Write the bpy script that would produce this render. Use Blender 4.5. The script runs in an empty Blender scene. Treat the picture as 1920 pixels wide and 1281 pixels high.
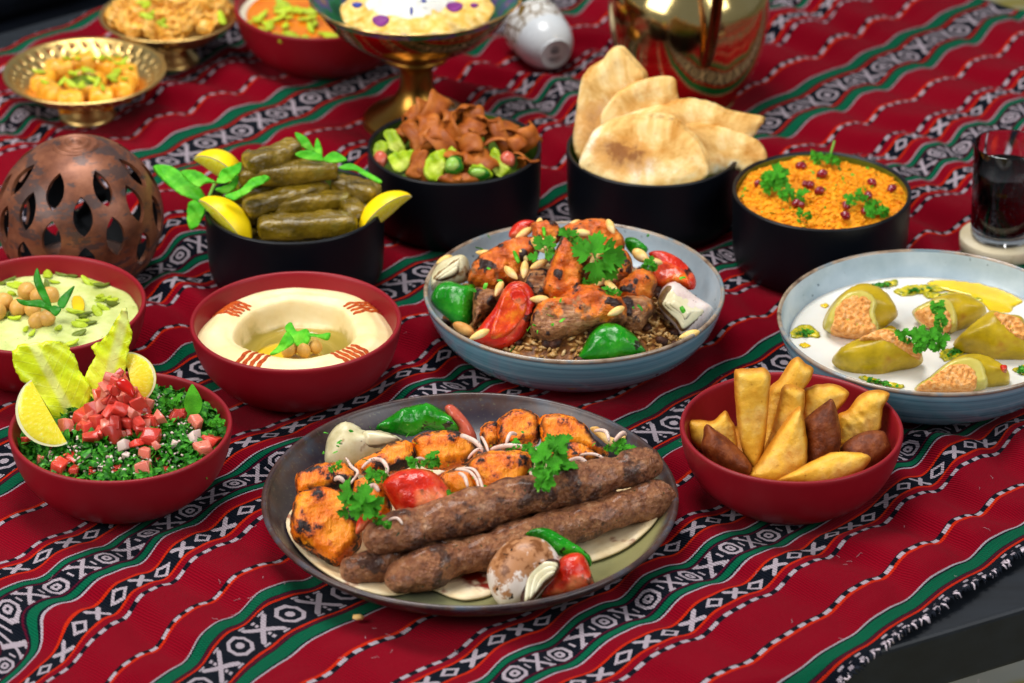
import bpy, bmesh, math, random
import numpy as np
from mathutils import Vector, Matrix, Euler
from mathutils.geometry import delaunay_2d_cdt

SC = bpy.context.scene
COL = SC.collection
R = math.radians
PI = math.pi
rng = random.Random(7)

# ---------------------------------------------------------------- camera
F_PX, PITCH, DIST = 6570.75, R(28.6785), 2.72452      # fitted on a 1920 x 1281 picture
FWD = np.array([0, math.cos(PITCH), -math.sin(PITCH)])
UPV = np.array([0, math.sin(PITCH), math.cos(PITCH)])
CAM = -FWD * DIST
cd = bpy.data.cameras.new("camera")
cam = bpy.data.objects.new("camera", cd)
COL.objects.link(cam)
cam.location = CAM
cam.rotation_euler = (R(90) - PITCH, 0, 0)
cd.sensor_width = 36
cd.lens = F_PX / 1920 * 36
cd.clip_end = 60
cd.clip_start = 0.1
cd.dof.use_dof = True
cd.dof.focus_distance = 2.53
cd.dof.aperture_fstop = 7.0
SC.camera = cam

# ---------------------------------------------------------------- light
W = bpy.data.worlds.new("World")
SC.world = W
W.use_nodes = True
W.node_tree.nodes["Background"].inputs[0].default_value = (0.80, 0.90, 1.0, 1)
W.node_tree.nodes["Background"].inputs[1].default_value = 0.21


def area(name, loc, target, sx, sy, power, col):
    l = bpy.data.lights.new(name, 'AREA')
    l.shape = 'RECTANGLE'
    l.size, l.size_y = sx, sy
    l.energy = power
    l.color = col
    o = bpy.data.objects.new(name, l)
    COL.objects.link(o)
    o.location = loc
    o.rotation_euler = (Vector(target) - Vector(loc)).to_track_quat('-Z', 'Y').to_euler()
    return o


area("skylight", (-0.30, 0.55, 2.3), (0, 0, 0), 1.1, 0.9, 47, (1.0, 0.98, 0.95))
area("window_light", (-1.7, -1.0, 1.5), (0, 0.05, 0), 1.5, 1.5, 44, (1.0, 0.97, 0.93))
area("window_light", (1.9, -1.3, 1.7), (0, 0.1, 0), 1.3, 1.6, 30, (0.95, 0.98, 1.0))
SC.view_settings.view_transform = 'Standard'
SC.view_settings.look = 'None'
SC.view_settings.exposure = 0.12
SC.view_settings.gamma = 1.0

# ---------------------------------------------------------------- picture <-> place
def ray(px, py):
    d = FWD + np.array([1.0, 0, 0]) * (px - 960) / F_PX - UPV * (py - 640.5) / F_PX
    return d


def at(px, py, z=0.0):
    """the point at height z that the photograph shows at px, py"""
    d = ray(px, py)
    return CAM + d * ((z - CAM[2]) / d[2])


def mpp(p):
    return float((np.asarray(p) - CAM) @ FWD) / F_PX


# ---------------------------------------------------------------- noise (vectorised)
def _h(ix, iy, iz, s):
    n = (ix * 374761393 + iy * 668265263 + iz * 2147483647 + s * 1274126177).astype(np.int64) & 0xffffffff
    n = ((n ^ (n >> 13)) * 1274126177) & 0xffffffff
    n = (n ^ (n >> 16)) & 0xffffffff
    n = (n * 2246822519) & 0xffffffff
    return ((n ^ (n >> 15)) & 0xffffff) / float(0xffffff) * 2 - 1


def vnoise(p, freq=1.0, seed=0):
    p = np.asarray(p, float) * freq + 100.37
    i = np.floor(p).astype(np.int64)
    f = p - i
    f = f * f * f * (f * (f * 6 - 15) + 10)
    r = 0
    for dx in (0, 1):
        wx = f[:, 0] if dx else 1 - f[:, 0]
        for dy in (0, 1):
            wy = f[:, 1] if dy else 1 - f[:, 1]
            for dz in (0, 1):
                wz = f[:, 2] if dz else 1 - f[:, 2]
                r = r + wx * wy * wz * _h(i[:, 0] + dx, i[:, 1] + dy, i[:, 2] + dz, seed)
    return r


def fbm(p, freq=1.0, octv=3, seed=0, gain=.5):
    r, a = 0, 1.0
    for k in range(octv):
        r = r + a * vnoise(p, freq * 2 ** k, seed + 17 * k)
        a *= gain
    return r


# ---------------------------------------------------------------- mesh and object helpers
def srgb(h, k=1.0):
    h = h.lstrip('#')
    c = [int(h[i:i + 2], 16) / 255 for i in (0, 2, 4)]
    c = [(x / 12.92 if x <= .04045 else ((x + .055) / 1.055) ** 2.4) * k for x in c]
    return (c[0], c[1], c[2], 1)


def mesh(name, V, F, mat=None, smooth=True, uv=None):
    me = bpy.data.meshes.new(name)
    V = np.asarray(V, float)
    me.from_pydata(V.tolist(), [], [tuple(int(i) for i in f) for f in F])
    if smooth:
        me.polygons.foreach_set('use_smooth', np.ones(len(me.polygons), bool))
    if mat:
        me.materials.append(mat)
    if uv is not None:
        uvl = me.uv_layers.new(name='UVMap')
        li = np.zeros(len(me.loops), np.int32)
        me.loops.foreach_get('vertex_index', li)
        uvl.data.foreach_set('uv', np.asarray(uv, np.float32)[li].ravel())
    me.update()
    return me


def attr(me, name, vals):
    a = me.attributes.new(name, 'FLOAT', 'POINT')
    a.data.foreach_set('value', np.asarray(vals, np.float32))


def fixn(me):
    bm = bmesh.new()
    bm.from_mesh(me)
    bmesh.ops.recalc_face_normals(bm, faces=bm.faces)
    bm.to_mesh(me)
    bm.free()
    return me


def ob(name, me, parent=None, loc=(0, 0, 0), rot=None, scale=None):
    o = bpy.data.objects.new(name, me)
    COL.objects.link(o)
    o.location = [float(x) for x in loc]
    if rot is not None:
        if isinstance(rot, Matrix):
            o.rotation_euler = rot.to_euler()
        else:
            o.rotation_euler = rot
    if scale is not None:
        o.scale = (scale,) * 3 if isinstance(scale, (int, float)) else scale
    if parent:
        o.parent = parent
    return o


def tag(o, label, cat, group=None):
    o['label'] = label
    o['category'] = cat
    if group:
        o['group'] = group
    return o


def empty(name, loc, label, cat, group=None, rot=(0, 0, 0)):
    o = ob(name, None, loc=loc, rot=rot)
    o.empty_display_size = .02
    return tag(o, label, cat, group)


def lathe(prof, n=96, sub=0, closed=True):
    """profile of (r, z); r = 0 at an end closes it"""
    P = [tuple(map(float, p)) for p in prof]
    if sub:
        Q = []
        for i in range(len(P) - 1):
            p0 = P[max(i - 1, 0)]; p1 = P[i]; p2 = P[i + 1]; p3 = P[min(i + 2, len(P) - 1)]
            for k in range(sub):
                t = k / sub
                Q.append(tuple(.5 * (2 * b + (c - a) * t + (2 * a - 5 * b + 4 * c - d) * t * t + (3 * b - a - 3 * c + d) * t ** 3)
                               for a, b, c, d in zip(p0, p1, p2, p3)))
        Q.append(P[-1])
        P = [(max(r, 0), z) for r, z in Q]
    V, F, rings = [], [], []
    for r, z in P:
        if r < 1e-6:
            rings.append([len(V)]); V.append((0, 0, z))
        else:
            rings.append(list(range(len(V), len(V) + n)))
            for k in range(n):
                a = 2 * PI * k / n
                V.append((r * math.cos(a), r * math.sin(a), z))
    for A, B in zip(rings, rings[1:]):
        for k in range(n):
            j = (k + 1) % n
            if len(A) == 1 and len(B) == 1:
                continue
            if len(A) == 1:
                F.append((A[0], B[j], B[k]))
            elif len(B) == 1:
                F.append((A[k], A[j], B[0]))
            else:
                F.append((A[k], A[j], B[j], B[k]))
    return V, F


_ICO = {}


def ico(sub=3):
    if sub not in _ICO:
        bm = bmesh.new()
        bmesh.ops.create_icosphere(bm, subdivisions=sub, radius=1)
        V = np.array([v.co[:] for v in bm.verts])
        F = [[v.index for v in f.verts] for f in bm.faces]
        bm.free()
        _ICO[sub] = (V, F)
    return _ICO[sub]


def basis(d, up=(0, 0, 1)):
    d = np.asarray(d, float); d = d / np.linalg.norm(d)
    up = np.asarray(up, float)
    s = np.cross(d, up)
    if np.linalg.norm(s) < 1e-4:
        s = np.cross(d, (0, 1, 0))
    s /= np.linalg.norm(s)
    return d, s, np.cross(s, d)


def spindle(p0, p1, rad, name, mat, prof=None, ns=28, nr=20, flat=1.0, amp=0.0, freq=200, seed=0, bend=0.0, up=(0, 0, 1),
            e=3.0, oct_=3, box=2.0, extra=None):
    """a rod from p0 to p1 (points in the place); prof(t) is the relative radius; returns an object whose origin is its middle"""
    p0 = np.asarray(p0, float); p1 = np.asarray(p1, float)
    L = np.linalg.norm(p1 - p0)
    d, s, u = basis(p1 - p0, up)
    mid = (p0 + p1) / 2
    if prof is None:
        prof = lambda t: (1 - abs(2 * t - 1) ** e) ** (1 / 2.2)
    V, F = [], []
    ts = [.5 - .5 * math.cos(PI * i / ns) for i in range(ns + 1)]
    ts = [.6 * a + .4 * i / ns for i, a in enumerate(ts)]
    for i, t in enumerate(ts):
        r = max(prof(t), 0.0) * rad
        c = d * (t - .5) * L + u * bend * (1 - (2 * t - 1) ** 2)
        for k in range(nr):
            a = 2 * PI * k / nr
            ca, sa = math.cos(a), math.sin(a)
            q = (abs(ca) ** box + abs(sa) ** box) ** (-1 / box)
            V.append(c + s * (r * ca * q) + u * (r * sa * q * flat))
    for i in range(ns):
        for k in range(nr):
            j = (k + 1) % nr
            F.append((i * nr + k, i * nr + j, (i + 1) * nr + j, (i + 1) * nr + k))
    a, b = len(V), len(V) + 1
    V.append(-d * L / 2 + u * 0); V.append(d * L / 2)
    for k in range(nr):
        j = (k + 1) % nr
        F.append((a, j, k))
        F.append((b, ns * nr + k, ns * nr + j))
    V = np.array(V)
    if extra is not None:
        V = extra(V, d, s, u, L)
    ch = np.zeros(len(V))
    if amp:
        n = fbm(V, freq, oct_, seed)
        nv = np.array(V) - np.outer(V @ d, d)
        ln = np.linalg.norm(nv, axis=1, keepdims=True) + 1e-6
        V = V + nv / ln * (amp * n)[:, None] * np.minimum(1, ln / (rad * .5))
        ch = n
    me = fixn(mesh(name, V, F, mat))
    attr(me, 'lump', ch)
    return ob(name, me, loc=mid)


def crspline(P, m=6, closed=True):
    P = np.asarray(P, float)
    n = len(P)
    out = []
    rngi = range(n) if closed else range(n - 1)
    for i in rngi:
        if closed:
            a, b, c, d = P[(i - 1) % n], P[i], P[(i + 1) % n], P[(i + 2) % n]
        else:
            a, b, c, d = P[max(i - 1, 0)], P[i], P[i + 1], P[min(i + 2, n - 1)]
        for k in range(m):
            t = k / m
            out.append(.5 * (2 * b + (c - a) * t + (2 * a - 5 * b + 4 * c - d) * t * t + (3 * b - a - 3 * c + d) * t ** 3))
    if not closed:
        out.append(P[-1])
    return np.array(out)


def inside(P, poly):
    x, y = P[:, 0], P[:, 1]
    r = np.zeros(len(P), bool)
    n = len(poly)
    for i in range(n):
        x1, y1 = poly[i]; x2, y2 = poly[(i + 1) % n]
        c = ((y1 > y) != (y2 > y)) & (x < (x2 - x1) * (y - y1) / (y2 - y1 + 1e-30) + x1)
        r ^= c
    return r


def edist(P, poly):
    A = np.asarray(poly); B = np.roll(A, -1, 0)
    AB = B - A
    d = np.full(len(P), 1e9)
    for a, ab in zip(A, AB):
        t = np.clip(((P - a) @ ab) / (ab @ ab + 1e-20), 0, 1)
        d = np.minimum(d, np.linalg.norm(P - a - t[:, None] * ab, axis=1))
    return d


def fill(poly, step, seed=0, holes=()):
    """triangles over an outline, with inner points about step apart"""
    poly = np.asarray(poly, float)
    lo, hi = poly.min(0), poly.max(0)
    xs = np.arange(lo[0], hi[0], step); ys = np.arange(lo[1], hi[1], step * .87)
    G = np.array([(x + (step / 2 if j % 2 else 0), y) for j, y in enumerate(ys) for x in xs])
    if len(G):
        rs = np.random.RandomState(seed)
        G = G + rs.uniform(-.15, .15, G.shape) * step
        k = inside(G, poly)
        for h in holes:
            k &= ~inside(G, h)
        G = G[k]
        if len(G):
            k = edist(G, poly) > step * .45
            for h in holes:
                k &= edist(G, h) > step * .45
            G = G[k]
    else:
        G = np.zeros((0, 2))
    pts = [Vector(p) for p in poly.tolist()]
    edges = [(i, (i + 1) % len(poly)) for i in range(len(poly))]
    for h in holes:
        b = len(pts)
        pts += [Vector(p) for p in np.asarray(h).tolist()]
        edges += [(b + i, b + (i + 1) % len(h)) for i in range(len(h))]
    pts += [Vector(p) for p in G.tolist()]
    v, e, f, *_ = delaunay_2d_cdt(pts, edges, [], 0, 1e-9)
    V = np.array([p[:] for p in v])
    F = np.array([t for t in f if len(t) == 3])
    C = V[F].mean(1)
    k = inside(C, poly)
    for h in holes:
        k &= ~inside(C, h)
    F = F[k]
    area2 = np.cross(V[F[:, 1]] - V[F[:, 0]], V[F[:, 2]] - V[F[:, 0]])
    F[area2 < 0] = F[area2 < 0][:, ::-1]
    return V, F


def plane(p0, elev, azim=0.0):
    """axes of a plane whose normal rises elev degrees above the horizon, turned azim degrees from facing the camera"""
    e, a = R(elev), R(azim)
    n = np.array([math.sin(a) * math.cos(e), -math.cos(a) * math.cos(e), math.sin(e)])
    ex = np.array([math.cos(a), math.sin(a), 0.0])
    return n, ex, np.cross(n, ex)


PLANES = {}


def blob(name, pts, mat, z=.04, elev=40, azim=0, front=.01, back=.01, w=None, step=None, amp=0, freq=150, seed=0, spline=5,
         parent=None, hfun=None, crop=None, oct_=3, jag=0, pz=None, link=True, jf=300, y=None, axis=None, attrs=None, on=None, lift=0.0):
    """a closed solid: outline read off the photograph (px) laid on a plane in the place at height z and swelled to both sides"""
    P = np.array(pts, float)
    if crop:
        P = P / crop[2] + np.array(crop[:2])
    c = P.mean(0) if pz is None else np.array(pz, float)
    p0 = at(c[0], c[1], z)
    if y is not None:
        d_ = ray(*c)
        p0 = CAM + d_ * ((y - CAM[1]) / d_[1])
    if on is not None:
        b0, elev, azim = PLANES[on.name]
    n, ex, ey = plane(p0, elev, azim)
    if on is not None:
        d_ = ray(*c)
        p0 = CAM + d_ * (((b0 + n * lift - CAM) @ n) / (d_ @ n))
        back = back + lift * .9
    D = np.array([ray(*q) for q in P])
    X = CAM + D * (((p0 - CAM) @ n) / (D @ n))[:, None]
    L = np.stack([(X - p0) @ ex, (X - p0) @ ey], 1)
    if spline:
        L = crspline(L, spline)
    if jag:
        q = np.c_[L, np.full(len(L), seed * .37)]
        g = L - L.mean(0)
        g /= np.linalg.norm(g, axis=1, keepdims=True) + 1e-9
        L = L + g * (jag * fbm(q, jf, 2, seed + 5))[:, None]
    size = np.sqrt(np.abs(np.sum(L[:, 0] * np.roll(L[:, 1], -1) - np.roll(L[:, 0], -1) * L[:, 1])) / 2)
    if step is None:
        step = max(size / 16, .0009)
    V2, F = fill(L, step, seed)
    d = edist(V2, L)
    ww = w if w else max(d.max(), 1e-6)
    pr = np.sqrt(np.clip(1 - (1 - np.clip(d / ww, 0, 1)) ** 2, 0, 1))
    edge = d < 1e-7
    hf, hb = pr * front, -pr * back
    if hfun is not None:
        hf = hf + np.where(edge, 0, hfun(V2, d))
    N = len(V2)
    fr = np.c_[V2, hf]
    lump = np.zeros(N)
    if amp:
        lump = fbm(fr, freq, oct_, seed)
        hf2 = amp * lump * np.minimum(1, d / (ww * .35))
        fr[:, 2] += hf2
    bidx = np.where(edge, np.arange(N), -1)
    nb = np.where(~edge)[0]
    bidx[nb] = N + np.arange(len(nb))
    bk = np.c_[V2[nb], hb[nb]]
    A = np.vstack([fr, bk])
    W3 = A[:, :1] * ex + A[:, 1:2] * ey + A[:, 2:3] * n
    FF = F.tolist() + [[bidx[t[2]], bidx[t[1]], bidx[t[0]]] for t in F]
    FF = [t for t in FF if len(set(t)) == 3]
    uv = None
    if axis is not None:
        Q = np.array(axis, float)
        if crop:
            Q = Q / crop[2] + np.array(crop[:2])
        DD = np.array([ray(*q) for q in Q])
        XX = CAM + DD * (((p0 - CAM) @ n) / (DD @ n))[:, None]
        a0, a1 = [np.array([(x - p0) @ ex, (x - p0) @ ey]) for x in XX]
        al = np.linalg.norm(a1 - a0); av = (a1 - a0) / al; au = np.array([av[1], -av[0]])
        uv = np.stack([(A[:, :2] - a0) @ au / al, (A[:, :2] - a0) @ av / al], 1)
    me = mesh(name, W3, FF, mat, uv=uv)
    attr(me, 'lump', np.r_[lump, lump[nb]])
    attr(me, 'rimd', np.r_[d, d[nb]])
    for k_, fn in (attrs or {}).items():
        hgt = (V2[:, 1] - L[:, 1].min()) / max(np.ptp(L[:, 1]), 1e-9)
        wid = (V2[:, 0] - L[:, 0].min()) / max(np.ptp(L[:, 0]), 1e-9)
        vv = fn(wid, hgt)
        attr(me, k_, np.r_[vv, vv[nb]])
    if not link:
        return me, p0
    o = ob(name, me, parent, loc=np.asarray(p0) - (np.asarray(parent.location) if parent else 0))
    PLANES[o.name] = (p0, elev, azim)
    return o


def tubepath(P, rad, nr=8):
    """vertices and faces of a tube along points; rad a number or list"""
    P = np.asarray(P, float)
    n = len(P)
    rr = np.full(n, rad) if np.isscalar(rad) else np.asarray(rad)
    T = np.gradient(P, axis=0)
    V, F = [], []
    _, s, u = basis(T[0])
    for i in range(n):
        t = T[i] / (np.linalg.norm(T[i]) + 1e-12)
        s = s - t * (s @ t); s /= np.linalg.norm(s)
        u = np.cross(s, t)
        for k in range(nr):
            a = 2 * PI * k / nr
            V.append(P[i] + rr[i] * (s * math.cos(a) + u * math.sin(a)))
    for i in range(n - 1):
        for k in range(nr):
            j = (k + 1) % nr
            F.append((i * nr + k, i * nr + j, (i + 1) * nr + j, (i + 1) * nr + k))
    F.append(tuple(range(nr))[::-1])
    F.append(tuple(range((n - 1) * nr, n * nr)))
    return V, F


class MB:
    def __init__(s):
        s.V, s.F = [], []

    def add(s, V, F, M=None, off=(0, 0, 0)):
        b = len(s.V)
        V = np.asarray(V, float)
        if M is not None:
            V = V @ np.asarray(M).T
        V = V + np.asarray(off)
        s.V += V.tolist()
        s.F += [[i + b for i in f] for f in F]


def rotm(rx=0, ry=0, rz=0):
    return np.array(Euler((rx, ry, rz)).to_matrix())
# ---------------------------------------------------------------- materials
class NT:
    def __init__(s, name):
        s.mat = bpy.data.materials.new(name)
        s.mat.use_nodes = True
        s.t = s.mat.node_tree
        s.b = s.t.nodes["Principled BSDF"]

    def n(s, typ, **kw):
        x = s.t.nodes.new(typ)
        for k, v in kw.items():
            setattr(x, k, v)
        return x

    def put(s, sock, v):
        if v is None:
            return
        if isinstance(v, bpy.types.NodeSocket):
            s.t.links.new(v, sock)
        else:
            sock.default_value = v

    def m(s, op, a=None, b=None, c=None, clamp=False):
        x = s.n('ShaderNodeMath', operation=op, use_clamp=clamp)
        for i, v in enumerate((a, b, c)):
            s.put(x.inputs[i], v)
        return x.outputs[0]

    def mix(s, f, a, b, mode='MIX'):
        x = s.n('ShaderNodeMix', data_type='RGBA', blend_type=mode)
        s.put(x.inputs['Factor'], f)
        s.put(x.inputs[6], a)
        s.put(x.inputs[7], b)
        return x.outputs[2]

    def ramp(s, f, stops, interp='LINEAR'):
        x = s.n('ShaderNodeValToRGB')
        x.color_ramp.interpolation = interp
        e = x.color_ramp.elements
        while len(e) < len(stops):
            e.new(1.0)
        for i, (p, c) in enumerate(stops):
            e[i].position = p
            e[i].color = c if len(c) == 4 else (*c, 1)
        s.put(x.inputs[0], f)
        return x.outputs[0]

    def coord(s, which='Object'):
        return s.n('ShaderNodeTexCoord').outputs[which]

    def noise(s, scale, detail=4, rough=.55, vec=None, dist=0.0):
        x = s.n('ShaderNodeTexNoise')
        x.inputs['Scale'].default_value = scale
        x.inputs['Detail'].default_value = detail
        x.inputs['Roughness'].default_value = rough
        x.inputs['Distortion'].default_value = dist
        s.put(x.inputs['Vector'], vec if vec is not None else s.coord())
        return x.outputs[0]

    def vor(s, scale, vec=None, feature='F1', out='Distance', rnd=1.0):
        x = s.n('ShaderNodeTexVoronoi', feature=feature)
        x.inputs['Scale'].default_value = scale
        x.inputs['Randomness'].default_value = rnd
        s.put(x.inputs['Vector'], vec if vec is not None else s.coord())
        return x.outputs[out]

    def smooth(s, v, lo, hi):
        x = s.n('ShaderNodeMapRange', interpolation_type='SMOOTHSTEP')
        s.put(x.inputs[0], v)
        x.inputs[1].default_value = lo
        x.inputs[2].default_value = hi
        return x.outputs[0]

    def scalev(s, v, sc):
        x = s.n('ShaderNodeMapping')
        x.inputs['Scale'].default_value = sc
        s.put(x.inputs[0], v)
        return x.outputs[0]

    def bump(s, h, strength=.3, dist=.001):
        x = s.n('ShaderNodeBump')
        x.inputs['Strength'].default_value = strength
        x.inputs['Distance'].default_value = dist
        s.put(x.inputs['Height'], h)
        s.t.links.new(x.outputs[0], s.b.inputs['Normal'])

    def at(s, name):
        return s.n('ShaderNodeAttribute', attribute_name=name).outputs['Fac']

    def fin(s, col=None, rough=.5, spec=.5, metal=0.0, sss=0.0, sssr=(.004, .002, .001), coat=0.0, trans=0.0, ior=1.45):
        b = s.b
        s.put(b.inputs['Base Color'], col)
        s.put(b.inputs['Roughness'], rough)
        b.inputs['Specular IOR Level'].default_value = spec
        s.put(b.inputs['Metallic'], metal)
        b.inputs['IOR'].default_value = ior
        if sss:
            b.inputs['Subsurface Weight'].default_value = sss
            b.inputs['Subsurface Radius'].default_value = (1, .6, .35)
            b.inputs['Subsurface Scale'].default_value = sssr if isinstance(sssr, float) else .004
        b.inputs['Coat Weight'].default_value = coat
        b.inputs['Coat Roughness'].default_value = .15
        b.inputs['Transmission Weight'].default_value = trans
        return s.mat


def food(name, cols, scale=120, rough=.45, bump=.25, bscale=300, bdist=.0008, sss=.0, coat=0, spots=None, detail=4, streak=None, spec=.3,
         randhue=0.0, lump=None):
    """cols: list of hex along a noise ramp; spots: (hex, scale, lo, hi) dark or light marks of their own"""
    t = NT(name)
    co = t.coord()
    if streak:
        co = t.scalev(co, streak)
    f = t.noise(scale, detail, .6, co)
    k = len(cols)
    col = t.ramp(f, [(.30 + .40 * i / max(k - 1, 1), srgb(c)) for i, c in enumerate(cols)])
    if lump:
        hexc, lo, hi = lump
        col = t.mix(t.smooth(t.m('ADD', t.at('lump'), t.m('MULTIPLY', t.m('SUBTRACT', t.noise(scale * 2, 4), .5), .9)), lo, hi), col, srgb(hexc))
    for sp in (spots or []):
        hexc, sc, lo, hi = sp
        col = t.mix(t.smooth(t.noise(sc, 3, .5), lo, hi), col, srgb(hexc))
    if randhue:
        oi = t.n('ShaderNodeObjectInfo').outputs['Random']
        h = t.n('ShaderNodeHueSaturation')
        t.put(h.inputs['Color'], col)
        t.put(h.inputs['Value'], t.m('ADD', t.m('MULTIPLY', oi, randhue), 1 - randhue * .5))
        col = h.outputs[0]
    t.bump(t.noise(bscale, 4, .6), bump, bdist)
    return t.fin(col, rough, spec, 0, sss, coat=coat)


def cloth_mat():
    t = NT('woven_cloth')
    uv = t.n('ShaderNodeSeparateXYZ')
    t.t.links.new(t.coord('UV'), uv.inputs[0])
    u, v0 = uv.outputs[0], uv.outputs[1]
    # yarn jitter: the edges of the stripes step with the weave
    jit = t.m('MULTIPLY', t.m('SUBTRACT', t.noise(900, 2, .5, t.coord('UV')), .5), .0009)
    v = t.m('ADD', v0, jit)
    u2 = t.m('ADD', u, t.m('MULTIPLY', t.m('SUBTRACT', t.noise(700, 2, .5, t.scalev(t.coord('UV'), (1, 1.7, 1))), .5), .0012))
    d = t.m('PINGPONG', t.m('SUBTRACT', v, -.481), .152)
    red, redd = srgb('#90001b'), srgb('#8f0420')
    navy, maroon = srgb('#0e1420'), srgb('#5a0a26')
    green, white, orange = srgb('#006444'), srgb('#bfb0ba'), srgb('#d42a08')
    S = [(0, navy), (.0145, orange), (.0163, navy), (.0172, maroon), (.0190, navy), (.0199, green), (.0282, navy), (.0296, white),
         (.0312, red), (.0568, orange), (.0588, navy), (.0626, red), (.1000, navy), (.1036, red), (.1078, orange), (.1098, navy),
         (.1222, orange), (.1242, red), (.1335, white), (.1350, navy), (.1362, green), (.1406, navy), (.1414, maroon), (.1430, navy)]
    col = t.ramp(t.m('DIVIDE', d, .16), [(p / .16, c) for p, c in S], 'CONSTANT')

    def lt(a, b):
        return t.m('LESS_THAN', a, b)

    def gt(a, b):
        return t.m('GREATER_THAN', a, b)

    def AND(*x):
        r = x[0]
        for y in x[1:]:
            r = t.m('MULTIPLY', r, y)
        return r

    def OR(*x):
        r = x[0]
        for y in x[1:]:
            r = t.m('MAXIMUM', r, y)
        return r

    def near(a, b, w):
        return lt(t.m('ABSOLUTE', t.m('SUBTRACT', a, b)), w)

    def motif(s, per, k, sh):
        """s: distance across from the band's middle line, k: size of the figure"""
        xX = t.m('PINGPONG', t.m('ADD', u2, sh), per / 2)
        xO = t.m('SUBTRACT', per / 2, xX)
        X = AND(lt(t.m('ABSOLUTE', t.m('SUBTRACT', xX, s)), .23 * k), lt(s, .98 * k), lt(xX, .98 * k))
        return xX, xO, X
    # wide band
    s = d
    xX, xO, X = motif(s, .050, .0118, 0.012)
    octa = t.m('MAXIMUM', t.m('MAXIMUM', xO, s), t.m('MULTIPLY', t.m('ADD', xO, s), .70))
    ring = AND(gt(octa, .0074), lt(octa, .0103))
    dot = lt(octa, .0033)
    dd = OR(AND(near(s, .0105, .0013), lt(xX, .0014)), AND(near(s, .0062, .0013), near(xX, .0, .0013)))
    bar = AND(near(s, .0128, .0008), gt(xX, .0065), lt(xX, .0125))
    mA = AND(OR(X, ring, dot, dd, bar), lt(d, .0138), gt(v, -.4695))
    # middle band
    s = t.m('SUBTRACT', .152, d)
    xX, xO, X = motif(s, .045, .0088, 0.0)
    dia = t.m('MAXIMUM', t.m('MAXIMUM', xO, s), t.m('MULTIPLY', t.m('ADD', xO, s), .66))
    ring = AND(gt(dia, .0056), lt(dia, .0080))
    dot = AND(gt(dia, .0012), lt(dia, .0034))
    bar = AND(near(s, .0079, .0008), gt(xX, .0035), lt(xX, .0098))
    bar = OR(bar, AND(near(xX, .0100, .0008), lt(s, .0030)))
    mB = AND(OR(X, ring, dot, bar), gt(d, .1432))
    # narrow band
    s = t.m('ABSOLUTE', t.m('SUBTRACT', d, .116))
    xX, xO, X = motif(s, .046, .0058, 0.017)
    X = AND(lt(t.m('ABSOLUTE', t.m('SUBTRACT', t.m('MULTIPLY', xX, .66), s)), .0020), lt(s, .0056), lt(xX, .0082))
    dia = t.m('ADD', t.m('MULTIPLY', xO, .62), s)
    ring = AND(gt(dia, .0032), lt(dia, .0058))
    mN = AND(OR(X, ring), lt(s, .0058))
    # black and white dashes
    pd = t.m('FRACT', t.m('DIVIDE', u2, .0148))
    mD = AND(OR(near(d, .0607, .0016), near(d, .1018, .0015)), gt(pd, .47))
    # white dots along the cut edge
    mE = AND(near(v, -.4722, .0013), gt(t.m('FRACT', t.m('DIVIDE', u2, .0125)), .62))
    mask = OR(mA, mB, mN, mD, mE)
    col = t.mix(mask, col, white)
    # twist of the yarn: fine diagonal hatching, stronger on coloured bands
    hat = t.m('SINE', t.m('MULTIPLY', t.m('ADD', u, t.m('MULTIPLY', v0, .8)), 2 * PI / .0021))
    rib = t.m('SINE', t.m('ADD', t.m('MULTIPLY', u, 2 * PI / .0020), t.m('MULTIPLY', t.noise(140, 2), 2.5)))
    fuzz = t.noise(1500, 3, .7, t.scalev(t.coord('UV'), (1, .35, 1)))
    big = t.noise(14, 3, .5, t.coord('UV'))
    val = t.m('ADD', .43, t.m('ADD', t.m('MULTIPLY', fuzz, .34), t.m('ADD', t.m('MULTIPLY', big, .16), t.m('MULTIPLY', rib, .13))))
    col = t.mix(1.0, col, val, 'MULTIPLY')
    band = lt(d, .0312)
    h = t.m('ADD', t.m('MULTIPLY', rib, .5), t.m('ADD', fuzz, t.m('MULTIPLY', t.m('MULTIPLY', hat, .6), band)))
    t.bump(h, .7, .0009)
    m_ = t.fin(col, .95, .04)
    t.b.inputs['Sheen Weight'].default_value = .02
    t.b.inputs['Sheen Roughness'].default_value = .5
    return m_


M = {}
M['cloth'] = cloth_mat()


def glaze(name, inner, outer, speck=None, rough=.35, coat=.2, spec=.5):
    t = NT(name)
    f = t.noise(9, 5, .6)
    col = t.ramp(f, [(.3, srgb(outer)), (.7, srgb(inner))])
    if speck:
        col = t.mix(t.smooth(t.noise(260, 2), .66, .72), col, srgb(speck))
    t.bump(t.noise(240, 3), .06, .0006)
    return t.fin(col, t.m('ADD', rough - .06, t.m('MULTIPLY', t.noise(25, 4), .14)), spec, coat=coat)


M['red_glaze'] = glaze('red_glaze', '#8e101e', '#7c0a18', rough=.42, coat=.0, spec=.35)
M['black_glaze'] = glaze('black_glaze', '#060a12', '#04060c', rough=.38, coat=.0, spec=.4)
M['olive_glaze'] = glaze('olive_glaze', '#4f6a1c', '#3d5216', rough=.3)


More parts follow.
